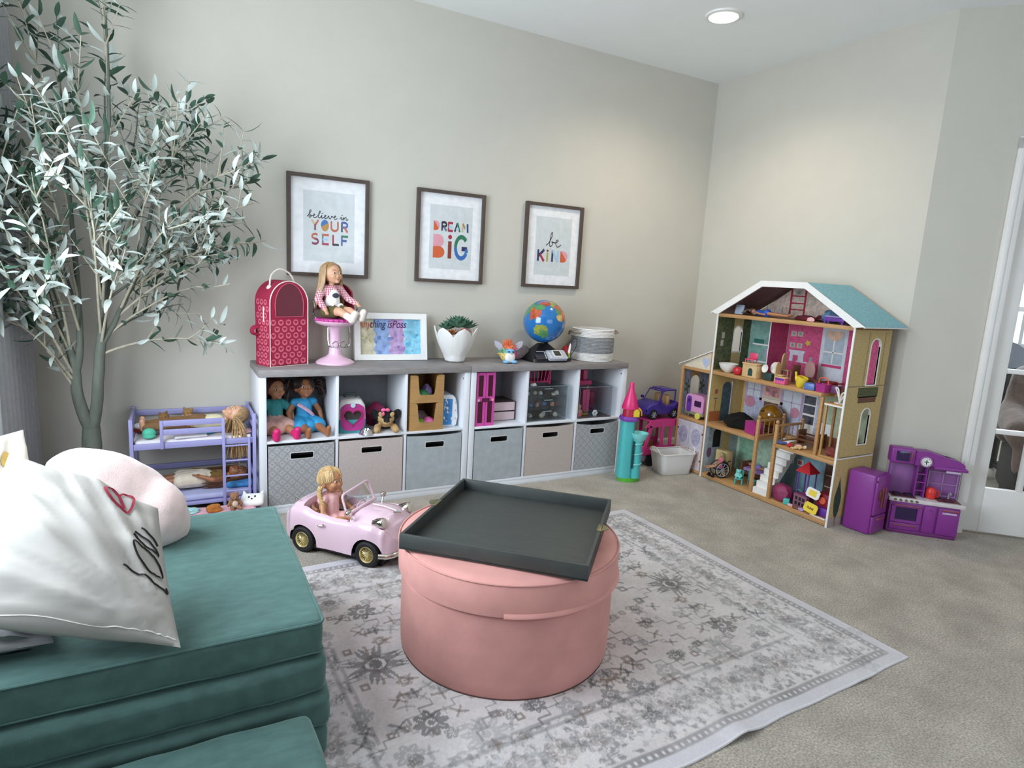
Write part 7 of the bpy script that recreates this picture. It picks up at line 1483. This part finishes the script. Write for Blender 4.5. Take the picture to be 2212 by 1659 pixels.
mb=MB(); cushion_slab(mb,(-.050,-.012,0),(.050,.012,.062),WHT,.010,.004,seed=3,n=10)
for sx in (-1,1): mb.prism([(sx*.048,.050),(sx*.026,.058),(sx*.046,.082)],'y',-.006,.006,WHT)
o=mb.build('cat_pillow'); o.location=(-.045,-.065,ZTR+.004); o.rotation_euler=(R(-52),0,R(-14)); tag(o,'white cat-face pillow lying on the trundle near the storage unit','pillow')
for i,(x,z) in enumerate(((-.016,.036),(.012,.040),(-.002,.026))):
    MB().ell((x,-.0165,z),(.0045,.002,.006 if i<2 else .004),BK,8,6).build('face_print',o)
# ================================================================ pink toy convertible
M_car=mat('car_pink','#e0c2d1',.22,var=.015,scale=6,coat=.7); M_tyre=mat('black_tyre','#141315',.7); M_gold=mat('gold_wheel','#e6d9a6',.3,.75,var=.02); M_quilt=mat('beige_quilt','#a8988a',.7,var=.15,scale=60,bump=1,bscale=55)
Cc=V((.322,-.54,0)); hh=V((.65,-.76,0)).normalized(); ll=V((-hh.y,hh.x,0)); Cc=Cc+ll*.022+hh*.003
car=thing('toy_convertible','pale pink toy convertible with gold wheels beside the green couch','toy car',Cc,atan2(hh.y,hh.x)); TC=Matrix.Translation(Cc)@Matrix.Rotation(atan2(hh.y,hh.x),4,'Z')
RX,FXc,WR=-.172,.165,.060
def itp(x,tab):
    for (a,p),(b,q) in zip(tab,tab[1:]):
        if x<=b: t=max(0,(x-a)/(b-a)); t=t*t*(3-2*t); return p+(q-p)*t
    return tab[-1][1]
hwid=[(-.30,.085),(-.28,.120),(-.23,.146),(-.15,.152),(-.02,.143),(.08,.146),(.17,.154),(.23,.142),(.26,.118),(.278,.085)]
zsh=[(-.30,.120),(-.28,.165),(-.24,.196),(-.17,.204),(-.10,.184),(-.02,.176),(.06,.180),(.12,.192),(.18,.192),(.23,.176),(.262,.142),(.278,.115)]
zce=[(-.30,.130),(-.28,.180),(-.235,.222),(-.185,.232),(.05,.216),(.10,.222),(.16,.222),(.21,.212),(.245,.182),(.268,.140),(.278,.118)]
def zbot(x):
    z=itp(x,[(-.30,.075),(-.27,.05),(-.2,.040),(.2,.040),(.25,.048),(.278,.07)])
    for c in (RX,FXc):
        d=abs(x-c)
        if d<.078: z=max(z,.046+sqrt(max(0,.078**2-d*d))*1.08)
    return z
CK0,CK1=-.185,.052
xs=sorted(set([-.30+.578*i/64 for i in range(65)]+[RX+.078*cos(pi*k/10) for k in range(11)]+[FXc+.078*cos(pi*k/10) for k in range(11)]+[CK0,CK0+.0015,CK1-.0015,CK1]))
rings=[]
for x in xs:
    w,zs,zc,zb=itp(x,hwid),itp(x,zsh),itp(x,zce),zbot(x); ck=CK0<x<CK1
    if x>.05: hood=1
    A=[(w*.985,zb),(w*1.0,zb+.35*(zs-zb)),(w*1.004,zb+.65*(zs-zb)),(w*.985,zs-.016),(w*.945,zs-.004),(w*.88,zs+.003)]
    if ck: A+=[(w*.80,zs+.006),(w*.755,zs-.002),(w*.74,zs-.03),(w*.73,.078),(w*.4,.074),(0,.074)]
    else: v=zs-.004 if x>.05 else (zs+zc)/2; A+=[(w*.80,(zs+v)/2),(w*.755,v),(w*.70,v+.25*(zc-v)),(w*.56,v+.72*(zc-v)),(w*.3,v+.96*(zc-v)),(0,zc)]
    rings.append([V((x,-y,z)) for y,z in A]+[V((x,y,z)) for y,z in A[-2::-1]])
mb=MB(); n=len(rings[0]); mb.raw([p for r in rings for p in r],[(j*n+i,j*n+i+1,(j+1)*n+i+1,(j+1)*n+i) for j in range(len(rings)-1) for i in range(n-1)],M_car); mb.raw(rings[0],[tuple(range(n))],M_car); mb.raw(rings[-1],[tuple(range(n))],M_car)
bmesh.ops.remove_doubles(mb.bm,verts=mb.bm.verts,dist=1e-6); mb.build('body',car,sharp=50)
mb=MB(); mb.box((-.27,-.118,.030),(.245,.118,.072),mat('chassis_black','#1c1b1e',.7),.01); 
for sx in (-1,1): mb.box((RX+.06,sx*.130-.010,.030),(FXc-.06,sx*.130+.010,.048),mat('chassis_black','#1c1b1e'),.004)
for c in (RX,FXc): mb.cyl((c,-.112,.062),(c,.112,.062),.079,seg=28,m=mat('chassis_black','#1c1b1e'))
mb.build('chassis',car)
for c in (RX,FXc):
    for sy in (-1,1):
        TW=Matrix.Translation((c,sy*.132,WR))@Matrix.Rotation(R(90)*-sy,4,'X')
        mb=MB(TW); mb.lathe([(.037,-.019),(.052,-.018),(.058,-.012),(.060,-.004),(.060,.006),(.057,.014),(.050,.018),(.038,.016),(.037,.010)],40,M_tyre,False,False); wh=mb.build('wheel',car)
        mb=MB(TW); mb.lathe([(.038,-.016),(.038,.012),(.035,.017),(.032,.013),(.031,.004)],40,M_gold,False,False); mb.lathe([(.001,.0),(.034,.0)],36,mat('wheel_well_gold','#8a7c52',.5,.5),False,False)
        for k in range(20):
            a=2*pi*k/20; mb.cyl((.010*cos(a+.18),.010*sin(a+.18),.010),(.033*cos(a),.033*sin(a),.005),.0012,.0016,5,M_gold)
        mb.lathe([(.012,.004),(.012,.012),(.009,.017),(.001,.019)],20,M_gold); mb.build('hub',wh)
# seats and rim
mb=MB(); cushion_slab(mb,(-.165,-.10,.076),(-.055,.10,.098),M_quilt,.010,.004,seed=2,n=10); mb.build('seat',car)
def sb(u,v,o=0): a=R(-82+164*u); return V((-.085-.085*cos(a)-.02*v-o*cos(a),.104*sin(a)+o*sin(a)*.6,.085+.105*v))
mb=MB(); mb.grid(24,10,lambda u,v: sb(u,v)); mb.grid(24,10,lambda u,v: sb(u,v,.010),flip=True); bmesh.ops.bridge_loops(mb.bm,edges=[e for e in mb.bm.edges if e.is_boundary]); mb.build('seat_back',car,M_quilt)
MB().tube([sb(i/24,1.02,.005)+V((0,0,.002)) for i in range(25)],.0075,8,mat('brown_rim','#9a6a4c',.4)).build('seat_rim',car)
# windshield
w0=[V((.040,-.112,.205)),V((.030,.118,.208)),V((.000,.104,.298)),V((.006,-.104,.286))]
fp=[]
for i in range(4):
    a,b,c=w0[i-1],w0[i],w0[(i+1)%4]
    for t in (0,.33,.66,1): p=b+(a-b).normalized()*.018; q=b+(c-b).normalized()*.018; fp.append(p*(1-t)**2+b*2*t*(1-t)+q*t*t)
ws=MB(); ws.tube(fp,.0055,8,M_car,closed=True); ws=ws.build('windshield_frame',car)
pane=MB(); pane.raw([p*.98+sum(w0,V())/4*.02 for p in fp],[tuple(range(len(fp)))],glassy('car_screen',refl=.04,fk=.3)); pane.build('windshield_glass',ws)
MB().tube([V((.070,-.085,.222)),V((.050,-.10,.212)),V((.062,0,.225)),V((.042,.105,.212))][1:],.008,8,M_car).build('cowl',car)
M_chr2=mat('chrome_warm','#d8d2c8',.08,1,var=.01)
for sy in (-1,1):
    mb=MB(); mb.cyl((.072,sy*.118,.192),(.068,sy*.132,.222),.005,seg=10,m=M_chr2); mb.ell((.066,sy*.138,.228),(.012,.018,.014),M_chr2,14,9); mb.build('side_mirror',car)
    mb=MB(TM:=Matrix.Translation((.195,sy*.108,.196))@Matrix.Rotation(R(78),4,'Y')); mb.lathe([(.017,-.02),(.021,-.005),(.0235,.012),(.0235,.030),(.021,.034),(.001,.034)],28,M_chr2); hl=mb.build('headlight',car); MB(TM).lathe([(.020,.0345),(.012,.038),(.001,.039)],24,mat('lamp_clear','#d8d2c4',.1,coat=.5)).build('lens',hl)
    MB().ell((.252,sy*.098,.108),(.006,.008,.012),M_chr2,12,8).build('turn_signal',car)
    MB().tube([(-.083,sy*.152,.146),(-.076,sy*.158,.150),(-.060,sy*.157,.153),(-.052,sy*.150,.154)],.0038,8,M_chr2).build('door_handle',car)
    MB().tube([(-.245,sy*.10,.222),(-.235,sy*.104,.235),(-.225,sy*.10,.228)],.004,8,M_chr2).build('rear_knob',car)
gm=MB(); gm.tube([(.268,.052*cos(a),.135+.030*sin(a)) for a in [2*pi*i/30 for i in range(30)]],.0042,8,M_chr2,closed=True); gr=gm.build('grille',car)
gm=MB(); gm.ell((.262,0,.135),(.008,.050,.028),mat('grille_dark','#3a3634',.5),20,10)
for i in range(9): y=-.04+.01*i; gm.cyl((.2705,y,.135-.026*sqrt(1-(y/.052)**2)),(.2705,y,.135+.026*sqrt(1-(y/.052)**2)),.0018,seg=6,m=M_chr2)
gm.build('grille_bars',gr)
MB().tube(spline([(.225,-.148,.068),(.268,-.118,.066),(.288,-.05,.066),(.290,0,.066),(.288,.05,.066),(.268,.118,.066),(.225,.148,.068)],6),.0125,10,M_chr2,flat=.8).build('front_bumper',car)
MB().tube([(.235,0,.212),(.215,0,.224),(.16,0,.231),(.10,0,.231)],.0028,8,mat('pale_trim','#efdfe4',.2)).build('hood_strip',car); mb=MB(); mb.prism([(.215,-.016),(.245,0),(.215,.016),(.222,0)],'z',.216,.222,M_chr2); mb.build('hood_badge',car)
st=MB(); st.tube([(.005+.006*sin(a),.0+.035*cos(a),.185+.035*sin(a)*.9) for a in [2*pi*i/24 for i in range(24)]],.004,8,M_car,closed=True); st.cyl((.04,0,.16),(.006,0,.185),.005,seg=8,m=M_car); st.build('steering_wheel',car).location=(0,.045,0)
pd=TC@V((-.128,-.006,.072))
bigdoll('seated_doll','blonde doll with braids and pink top sitting in the pink toy car',pd-V((0,0,.0)),atan2(hh.y,hh.x)+R(90),pose='sit',sk=SK_M,hair=H_GO,style='braids',top=mat('peach_top','#eebcbc',.9),sleeve=False,bottom=mat('peach_top','#e0b0a4'),bkind='shorts',head=(-4,-3),legs=[((-.026,-.002,.036),(-.034,-.085,.062),(-.036,-.130,.022)),((.026,-.002,.036),(.034,-.085,.062),(.036,-.130,.022))],arms=[((-.080,-.02,.10),(-.075,-.065,.075)),((.082,-.02,.10),(.075,-.070,.085))])
# ================================================================ corner by the dollhouse
TQ=sm('turquoise','#4fb7b8',.4); TQL=sm('turquoise_light','#7fcfcd',.4); LG=sm('grass_green','#5cae3a',.4)
tw=thing('tower_toy','turquoise toy tower with spiral slide and pink roof on a green base','toy tower',(2.235,-.155,0),R(-18)); tw.scale=(.94,.94,.95)
MB().prism([(.070*cos(a)*(1+.35*max(0,cos(a-.3))),.062*sin(a)) for a in [2*pi*i/36 for i in range(36)]],'z',0,.028,LG).build('base',tw)
mb=MB(); mb.loft([[V((-.022+a,b,z)) for a,b in rrect(-.052*k,-.05*k,.040*k,.05*k,.028*k,5)] for z,k in ((.028,1.05),(.12,1.0),(.30,.96),(.425,.96))],TQ); mb.build('column',tw)
mb=MB(); mb.lathe([(.034,.028),(.034,.30)],24,TQ,c=(.045,-.028,0)); mb.build('slide_core',tw)
for k in range(3):
    mb=MB(); mb.tube([(.045+.037*cos(a),-.028+.037*sin(a),.105+.072*k+.03*(a/(2*pi))) for a in [2*pi*i/24 for i in range(25)]],.005,8,TQL); mb.build('slide_thread',tw)
mb=MB(); mb.lathe([(.030,.285),(.046,.305),(.060,.335),(.062,.345),(.056,.345),(.040,.318),(.001,.306)],28,TQL,c=(.052,-.034,0)); mb.build('slide_bowl',tw)
MB().box((.004,-.062,.10),(.012,-.052,.29),mat('slot_dark','#1f3b3e',.6)).build('slot',tw)
mb=MB(); mb.loft([[V((-.02+a,b,z)) for a,b in rrect(-.058*k,-.055*k,.052*k,.055*k,.025*k,5)] for z,k in ((.425,1.0),(.44,1.05),(.455,.92))],sm('violet','#7c3fa4',.35)); mb.build('balcony',tw)
mb=MB(); mb.lathe([(.048,.455),(.046,.49),(.042,.515)],28,sm('cherry','#b01e3c'),c=(-.02,0,0)); mb.build('room',tw); mb=MB(); mb.prism(arch(.01,.458,.51,.04),'y',-.056,-.044,YE); mb.build('door_frame',tw); 
mb=MB(); mb.lathe([(.056,.505),(.058,.515),(.040,.575),(.022,.625),(.016,.655),(.017,.672),(.013,.684),(.001,.688)],28,sm('hot_rose','#dc2f74'),c=(-.02,0,0)); mb.build('roof',tw)
mb=MB(); mb.tube(spline([(.028,-.03,.515),(.05,-.03,.495),(.056,-.03,.462)],5),.009,8,sm('apricot','#e8a24c'),flat=.5); mb.build('slide_chute',tw)
# pink toy camper on the floor, purple toy car on its roof
pv=thing('toy_bus','hot pink toy camper frame with open window bays in the corner','toy vehicle',(2.69,.150,0),R(0)); M_hp=sm('bus_pink','#c93a80',.4)
bw2,bd2=.165,.115
for y in (-bd2,bd2):
    mb=MB(); y0,y1=(y-.005,y+.005)
    for a in (((-.165,.09),(.165,.09),(.165,.145),(-.165,.145)),((-.165,.285),(.165,.285),(.165,.33),(-.125,.33)),((-.165,.145),(-.140,.145),(-.100,.285),(-.125,.30)),((-.02,.145),(.005,.145),(.005,.285),(-.02,.285)),((.06,.145),(.085,.145),(.085,.285),(.06,.285)),((.145,.145),(.165,.145),(.165,.285),(.145,.285))): mb.prism(a,'y',y0,y1,M_hp)
    mb.build('side_panel',pv)
MB().box((-.165,-bd2,.085),(.165,bd2,.095),M_hp).build('floor_pan',pv); MB().box((-.125,-bd2-.004,.322),(.165,bd2+.004,.334),M_hp,.004).build('roof_panel',pv); MB().box((-.168,-bd2,.09),(-.158,bd2,.15),M_hp,.003).build('nose_panel',pv)
mb=MB(); mb.box((-.16,-bd2+.01,.03),(.16,bd2-.01,.085),sm('ash','#77707a',.5),.015); mb.build('underbody',pv)
for c in (-.095,.10):
    for sy in (-1,1): mb=MB(); mb.cyl((c,sy*.105-.014,.042),(c,sy*.105+.014,.042),.042,seg=26,m=M_tyre); mb.build('wheel',pv)
MB().ell((-.04,0,.14),(.05,.05,.045),mat('amber_cloth','#7a4a26',.9,var=.3),14,9).build('cargo',pv)
cr=thing('toy_car','purple toy off-road car parked on the roof of the pink toy camper','toy car',(2.70,.150,.3345),R(0)); M_pc=sm('car_violet','#3c2a84',.3)
TQc=Matrix()
mb=MB(); sec=[(-.155,.075,.055,.045),(-.15,.088,.035,.085),(-.12,.092,.030,.105),(-.05,.094,.030,.118),(-.02,.094,.03,.122),(.02,.094,.030,.095),(.10,.094,.030,.095),(.125,.094,.03,.12),(.155,.088,.04,.11)]
mb.loft([[V((x,a,b)) for a,b in rrect(-w_,z0,w_,z1,.014,4)] for x,w_,z0,z1 in sec],M_pc); mb.build('body',cr,sharp=50)
for c in (-.095,.095):
    for sy in (-1,1):
        wb=MB(); wb.cyl((c,sy*.086-.013,.036),(c,sy*.086+.013,.036),.036,seg=28,m=M_tyre); w_=wb.build('wheel',cr); hb=MB(); hb.cyl((c,sy*.100-.001,.036),(c,sy*.100+.001,.036),.024,seg=24,m=mat('hub_dark','#3a3a40',.4))
        for k in range(6): a=2*pi*k/6; hb.cyl((c,sy*.102,.036),(c+.022*cos(a),sy*.102,.036+.022*sin(a)),.003,seg=6,m=GY)
        hb.build('hub',w_)
for sy in (-1,1):
    MB().tube([(-.045,sy*.080,.118),(.0,sy*.072,.195),(.03,sy*.072,.200)],.0045,8,M_pc).build('windshield_post',cr); MB().ell((-.135,sy*.062,.078),(.012,.016,.014),mat('lamp_silver','#b9b5c9',.2),12,8).build('headlight',cr); MB().box((-.055,sy*.098-.010,.122),(-.035,sy*.098+.010,.142),M_pc,.004).build('mirror',cr)
MB().tube([(.0,-.074,.195),(.0,.074,.195)],.005,8,M_pc).build('windshield_bar',cr); MB().box((.02,-.076,.196),(.12,.076,.208),M_pc,.005).build('roof_rack',cr); 
for sy in (-1,1): MB().cyl((.115,sy*.07,.11),(.115,sy*.07,.198),.005,seg=8,m=M_pc).build('roof_post',cr)
for sy in (-1,1): MB().box((.04,sy*.04-.028,.09),(.075,sy*.04+.028,.165),mat('tan_seat','#b08a62',.6),.010).build('seat',cr)
MB().ell((-.085,0,.055),(.075,.05,.02),TE,14,8) if False else None
# white basket
M_wpl=mat('white_plastic','#e4e2e0',.35,var=.02)
wb_=thing('plastic_basket','small white plastic laundry basket in front of the dollhouse wing','basket',(2.655,-.118,0),R(-9))
def bsk(x0,y0,r,z): return [V((a,b,z)) for a,b in rrect(-x0,-y0,x0,y0,r,6)]
mb=MB(); lev=[(0,.108,.070,.03),(.004,.113,.074,.032),(.08,.124,.084,.034),(.145,.134,.093,.036)]
mb.loft([bsk(a,b,r,z) for z,a,b,r in lev]+[bsk(a-.005,b-.005,r-.004,z) for z,a,b,r in lev[::-1]],M_wpl); mb.build('tub',wb_,sharp=60)
mb=MB(); mb.loft([bsk(.138,.097,.038,.143),bsk(.140,.099,.038,.150),bsk(.136,.095,.036,.153),bsk(.130,.089,.034,.150)],M_wpl,False,False); mb.build('rim',wb_)
for sx in (-1,1):
    mb=MB(); mb.tube(spline([(sx*.136,-.055,.150),(sx*.146,-.045,.172),(sx*.150,0,.185),(sx*.146,.045,.172),(sx*.136,.055,.150)],6),.0075,8,M_wpl,flat=.6); mb.build('handle',wb_); 
# ================================================================ purple play fridge and kitchen
M_pk=sm('kitchen_purple','#86358c',.35); M_pkd=sm('kitchen_plum','#6f2c6e',.35); M_rose=mat('rose_handle','#8e4a58',.35); M_win=mat('oven_window','#2b1748',.15,coat=.4)
fz=thing('toy_fridge','purple toy refrigerator with brown door handles beside the dollhouse','toy refrigerator',(3.017,-1.342,0),R(-52.5+90)) 
# local: door faces +x side of the front corner; built around the measured footprint
fz.location=(0,0,0); fz.rotation_euler=(0,0,0)
F0=V((2.915,-1.387,0)); F1=F0+V((.9945,.1045,0)); F3=V((2.872,-1.225,0)); ux=(F1-F0); uy=(F3-F0); LX,LY=ux.length,uy.length; TFm=Matrix.Translation(F0)@Matrix.Rotation(atan2(ux.y,ux.x),4,'Z'); fz.matrix_world=TFm
LY=.160; LX=.142; HF=.336
mb=MB(); mb.box((0,.014,0),(LX,LY,HF),M_pk,.012,3); mb.build('body',fz)
mb=MB(); mb.box((.002,0,.112),(LX-.002,.015,HF-.006),M_pk,.006); dr=mb.build('door',fz); MB().box((.080,-.010,.150),(.090,.001,.265),M_rose,.003).build('handle',dr); MB().box((.058,-.008,.150),(.066,.001,.265),M_rose,.003).build('handle',dr)
MB().box((.026,-.006,.195),(.052,.001,.250),mat('brown_dispenser','#6d3a2c',.4),.003).build('dispenser',dr)
mb=MB(); mb.box((.002,0,.010),(LX-.002,.015,.108),M_pk,.006); dr2=mb.build('drawer',fz); MB().box((.03,-.010,.086),(LX-.03,.001,.096),M_rose,.003).build('handle',dr2)
for z in (.105,.30): MB().cyl((.004,.006,z),(.004,.006,z+.008),.004,seg=10,m=BK).build('hinge',fz)
kt=thing('toy_kitchen','purple toy kitchen with oven, sink and wall cabinets by the door','toy kitchen',(0,0,0)); K0=V((3.078,-1.372,0)); kd=V((.7071,-.7071,0)); kt.matrix_world=Matrix.Translation(K0)@Matrix.Rotation(R(-45),4,'Z'); KD=.105
mb=MB(); mb.box((.0,.006,0),(.340,KD,.178),M_pk,.005); mb.build('base_cabinet',kt); MB().box((.006,.002,.0),(.334,.01,.018),M_pkd,.003).build('kickboard',kt)
mb=MB(); mb.box((-.008,-.006,.180),(.356,KD+.004,.202),mat('cream_counter','#d6cdd0',.4),.003); mb.build('worktop',kt)
ov=MB(); ov.ringprism([(.012,.064),(.158,.064),(.158,.160),(.012,.160)],[(.032,.078),(.138,.078),(.138,.150),(.032,.150)],'y',-.004,.006,M_pk); ov=ov.build('oven_door',kt); MB().box((.031,.002,.077),(.139,.005,.151),M_win).build('oven_window',ov); MB().box((.020,-.012,.158),(.150,-.004,.166),M_rose,.003).build('handle',ov)
dw=MB().box((.012,-.002,.022),(.158,.006,.060),M_pk,.003).build('drawer',kt); MB().box((.028,-.010,.046),(.142,-.002,.053),M_rose,.003).build('handle',dw)
nd=MB().box((.168,-.002,.022),(.226,.006,.172),M_pk,.003).build('cabinet_door',kt); MB().ell((.200,-.006,.155),.006,M_pk,12,8).build('knob',nd)
wd2=MB().box((.236,-.004,.022),(.338,.006,.172),M_pk,.004).build('dishwasher_door',kt); MB().box((.248,-.010,.158),(.332,-.004,.168),M_rose,.003).build('handle',wd2); MB().box((.254,-.006,.142),(.322,-.004,.151),mat('lilac_label','#c4b4d0',.5)).build('control_strip',wd2)
for i in range(5): MB().cyl((.022+.026*i,-.0055,.191),(.022+.026*i,-.013,.191),.0072,.006,14,mat('knob_olive','#6f6650',.4)).build('stove_knob',kt)
hb_=MB().box((.010,.012,.2025),(.128,.085,.206),mat('brown_hob','#6a3636',.4),.002).build('hob',kt)
for i in (0,1):
    for j in (0,1): MB().tube([(.042+.055*i+.018*cos(a),.030+.036*j+.014*sin(a),.210) for a in [2*pi*q/18 for q in range(18)]],.003,6,sm('burner','#2c1838',.4),closed=True).build('burner',hb_)
MB().box((.232,.010,.2025),(.340,.088,.2055),mat('brown_hob','#6a3636',.4),.002).build('sink_top',kt); 
mb=MB(); mb.lathe([(.028,.2055),(.030,.209),(.026,.209),(.02,.2065),(.001,.206)],24,mat('sink_plum','#54242e',.3),c=(.286,.045,0)); mb.build('sink_rim',kt)
MB().tube(spline([(.300,.08,.206),(.300,.08,.235),(.300,.066,.245),(.300,.052,.235)],5),.004,8,GY).build('faucet',kt)
bkp=MB().box((-.004,KD-.008,.202),(.346,KD,.40),sm('kitchen_lilac','#8d5a98',.4),.002).build('back_panel',kt)
mv=MB().box((-.020,.030,.385),(.098,KD,.472),M_pk,.010,3).build('microwave_cabinet',kt); MB().box((.004,.0275,.400),(.068,.031,.456),M_win,.002).build('microwave_window',mv); MB().box((.074,.022,.405),(.080,.031,.455),M_rose,.002).build('handle',mv)
sh_=MB()
for x in (.120,.166): sh_.box((x,.05,.202),(x+.006,KD,.40),M_pk)
for z in (.238,.285,.332,.385): sh_.box((.126,.05,z),(.166,KD,z+.005),M_pk)
sh_.build('shelf_column',kt)
hd=MB(); hd.prism([(.098,.385),(.335,.385),(.338,.412),(.305,.432),(.255,.436),(.215,.452),(.165,.466),(.098,.462)],'y',.030,KD,M_pk); bmesh.ops.bevel(hd.bm,geom=list(hd.bm.edges),offset=.004,segments=2,affect='EDGES'); hd.build('upper_cabinet',kt)
MB().box((.190,.020,.376),(.350,KD,.392),M_pk,.004).build('ledge',kt); MB().box((.250,.026,.362),(.318,.034,.374),mat('lilac_label','#c4b4d0',.5),.002).build('label_plate',kt)
ck=MB(); ck.cyl((.148,.030,.412),(.148,.020,.412),.030,seg=28,m=sm('clock_ring','#9a6aa0',.35)); ck=ck.build('clock',kt); MB().cyl((.148,.0205,.412),(.148,.0185,.412),.024,seg=28,m=WHT).build('clock_face',ck)
mb=MB(); mb.box((.146,.0172,.398),(.150,.0188,.424),BK); mb.build('clock_hand',ck); MB().box((.136,.0172,.410),(.158,.0188,.414),BK).build('clock_hand',ck)
for i in range(12): a=2*pi*i/12; MB().box((.148+.020*cos(a)-.0015,.0178,.412+.020*sin(a)-.0015),(.148+.020*cos(a)+.0015,.0188,.412+.020*sin(a)+.0015),BK).build('clock_mark',ck)
wn=MB(); wn.ringprism([(.190,.212),(.336,.212),(.336,.352),(.190,.352)],[(.198,.218),(.330,.218),(.330,.346),(.198,.346)],'y',KD-.014,KD-.008,sm('kitchen_lilac2','#a07aa8',.4)); wn.box((.262,KD-.013,.218),(.267,KD-.008,.346),sm('kitchen_lilac2','#a07aa8')); wn.box((.198,KD-.013,.280),(.330,KD-.008,.285),sm('kitchen_lilac2','#a07aa8')); wn.build('window_grid',kt)
MB().tube(spline([(-.004,KD-.012,.205),(-.008,KD-.03,.29),(-.010,KD-.04,.385)],6),.0035,8,M_pk).build('side_bracket',kt)
cu=thing('toy_kettle','red toy kettle standing by the toy kitchen sink','toy kettle',kt.matrix_world@V((.207,.060,.2025)),R(-45)); MB().lathe([(.018,0),(.024,.006),(.026,.03),(.024,.05),(.015,.062),(.001,.064)],24,sm('scarlet','#d8322e')).build('body',cu); MB().tube(spline([(.02,0,.045),(.036,0,.045),(.036,0,.015),(.022,0,.012)],5),.004,8,sm('scarlet','#d8322e')).build('handle',cu)
# ================================================================ neighbouring room seen through the door glass
ac=thing('armchair','armchair draped with a brown mottled plush throw behind the glass door','armchair',(4.50,-1.66,0),R(-60)); M_thr=mat('plush_throw','#6f5c55',.95,var=.5,scale=11,bump=.4,bscale=60,sheen=.4)
MB().box((-.34,-.32,.06),(.34,.34,.40),mat('dark_upholstery','#2a2627',.8),.05).build('seat_base',ac)
fused([('c',(-.30,.28,.45),(.30,.28,.45),.11,.11),('c',(-.26,.32,.80),(.26,.32,.80),.10,.10),('c',(-.28,.30,.45),(-.26,.32,.8),.11,.10),('c',(.28,.30,.45),(.26,.32,.8),.11,.10),('c',(0,.30,.45),(0,.32,.8),.11,.10),('c',(-.32,-.2,.5),(-.32,.25,.55),.09,.10),('c',(.32,-.2,.5),(.32,.25,.55),.09,.10),('e',(0,0,.44),(.33,.33,.09)),('e',(-.2,-.25,.35),(.16,.12,.2)),('e',(.18,-.27,.33),(.16,.12,.22))],.03,3,M_thr,'throw',ac)
for a in (-1,1):
    for b in (-1,1): MB().box((a*.28-.03,b*.27-.03,0),(a*.28+.03,b*.27+.03,.07),BK).build('leg',ac)
oc=thing('office_chair','black office chair behind the draped armchair','office chair',(5.02,-1.0,-.0),R(-50)); 
mb=MB(); mb.ell((0,.22,.76),(.23,.05,.25),BK,24,14); mb.build('backrest',oc); MB().ell((0,0,.48),(.26,.25,.05),BK,24,10).build('seat',oc); MB().cyl((0,0,.08),(0,0,.45),.03,seg=12,m=BK).build('gas_lift',oc); MB().box((-.03,.2,.45),(.03,.24,.8),BK).build('back_bar',oc)
for k in range(5): a=2*pi*k/5; MB().tube([(0,0,.10),(.28*cos(a),.28*sin(a),.06)],.022,8,BK).build('foot',oc); MB().ell((.28*cos(a),.28*sin(a),.03),.03,BK,10,7).build('caster',oc)
mt=MB(); mt.lathe([(.001,.0),(.42,.0),(.43,.008),(.42,.014),(.001,.014)],48,mat('dark_mat','#4a4a4e',.9,var=.15)); o=mt.build('floor_mat'); o.location=(4.38,-1.70,.001); tag(o,'dark round floor mat under the draped armchair','mat')
wz_=thing('window_view','bright window with leafy daylight in the neighbouring room','window',(7.095,.1,.9),R(-90)); MB().box((-.9,-.02,0),(.9,.0,1.3),mat('leafy_daylight','#bfe0e2',.9,var=.5,scale=7,emit=1.6)).build('pane',wz_)
mb=MB(); mb.ringprism([(-.97,-.07),(.97,-.07),(.97,1.37),(-.97,1.37)],[(-.9,0),(.9,0),(.9,1.3),(-.9,1.3)],'y',-.04,.0,M_trim); mb.build('frame',wz_)
for x in (-.3,.3): MB().box((x-.015,-.03,0),(x+.015,-.02,1.3),M_trim).build('muntin',wz_)
wz_['kind']='structure'; wz_.name='window_3'
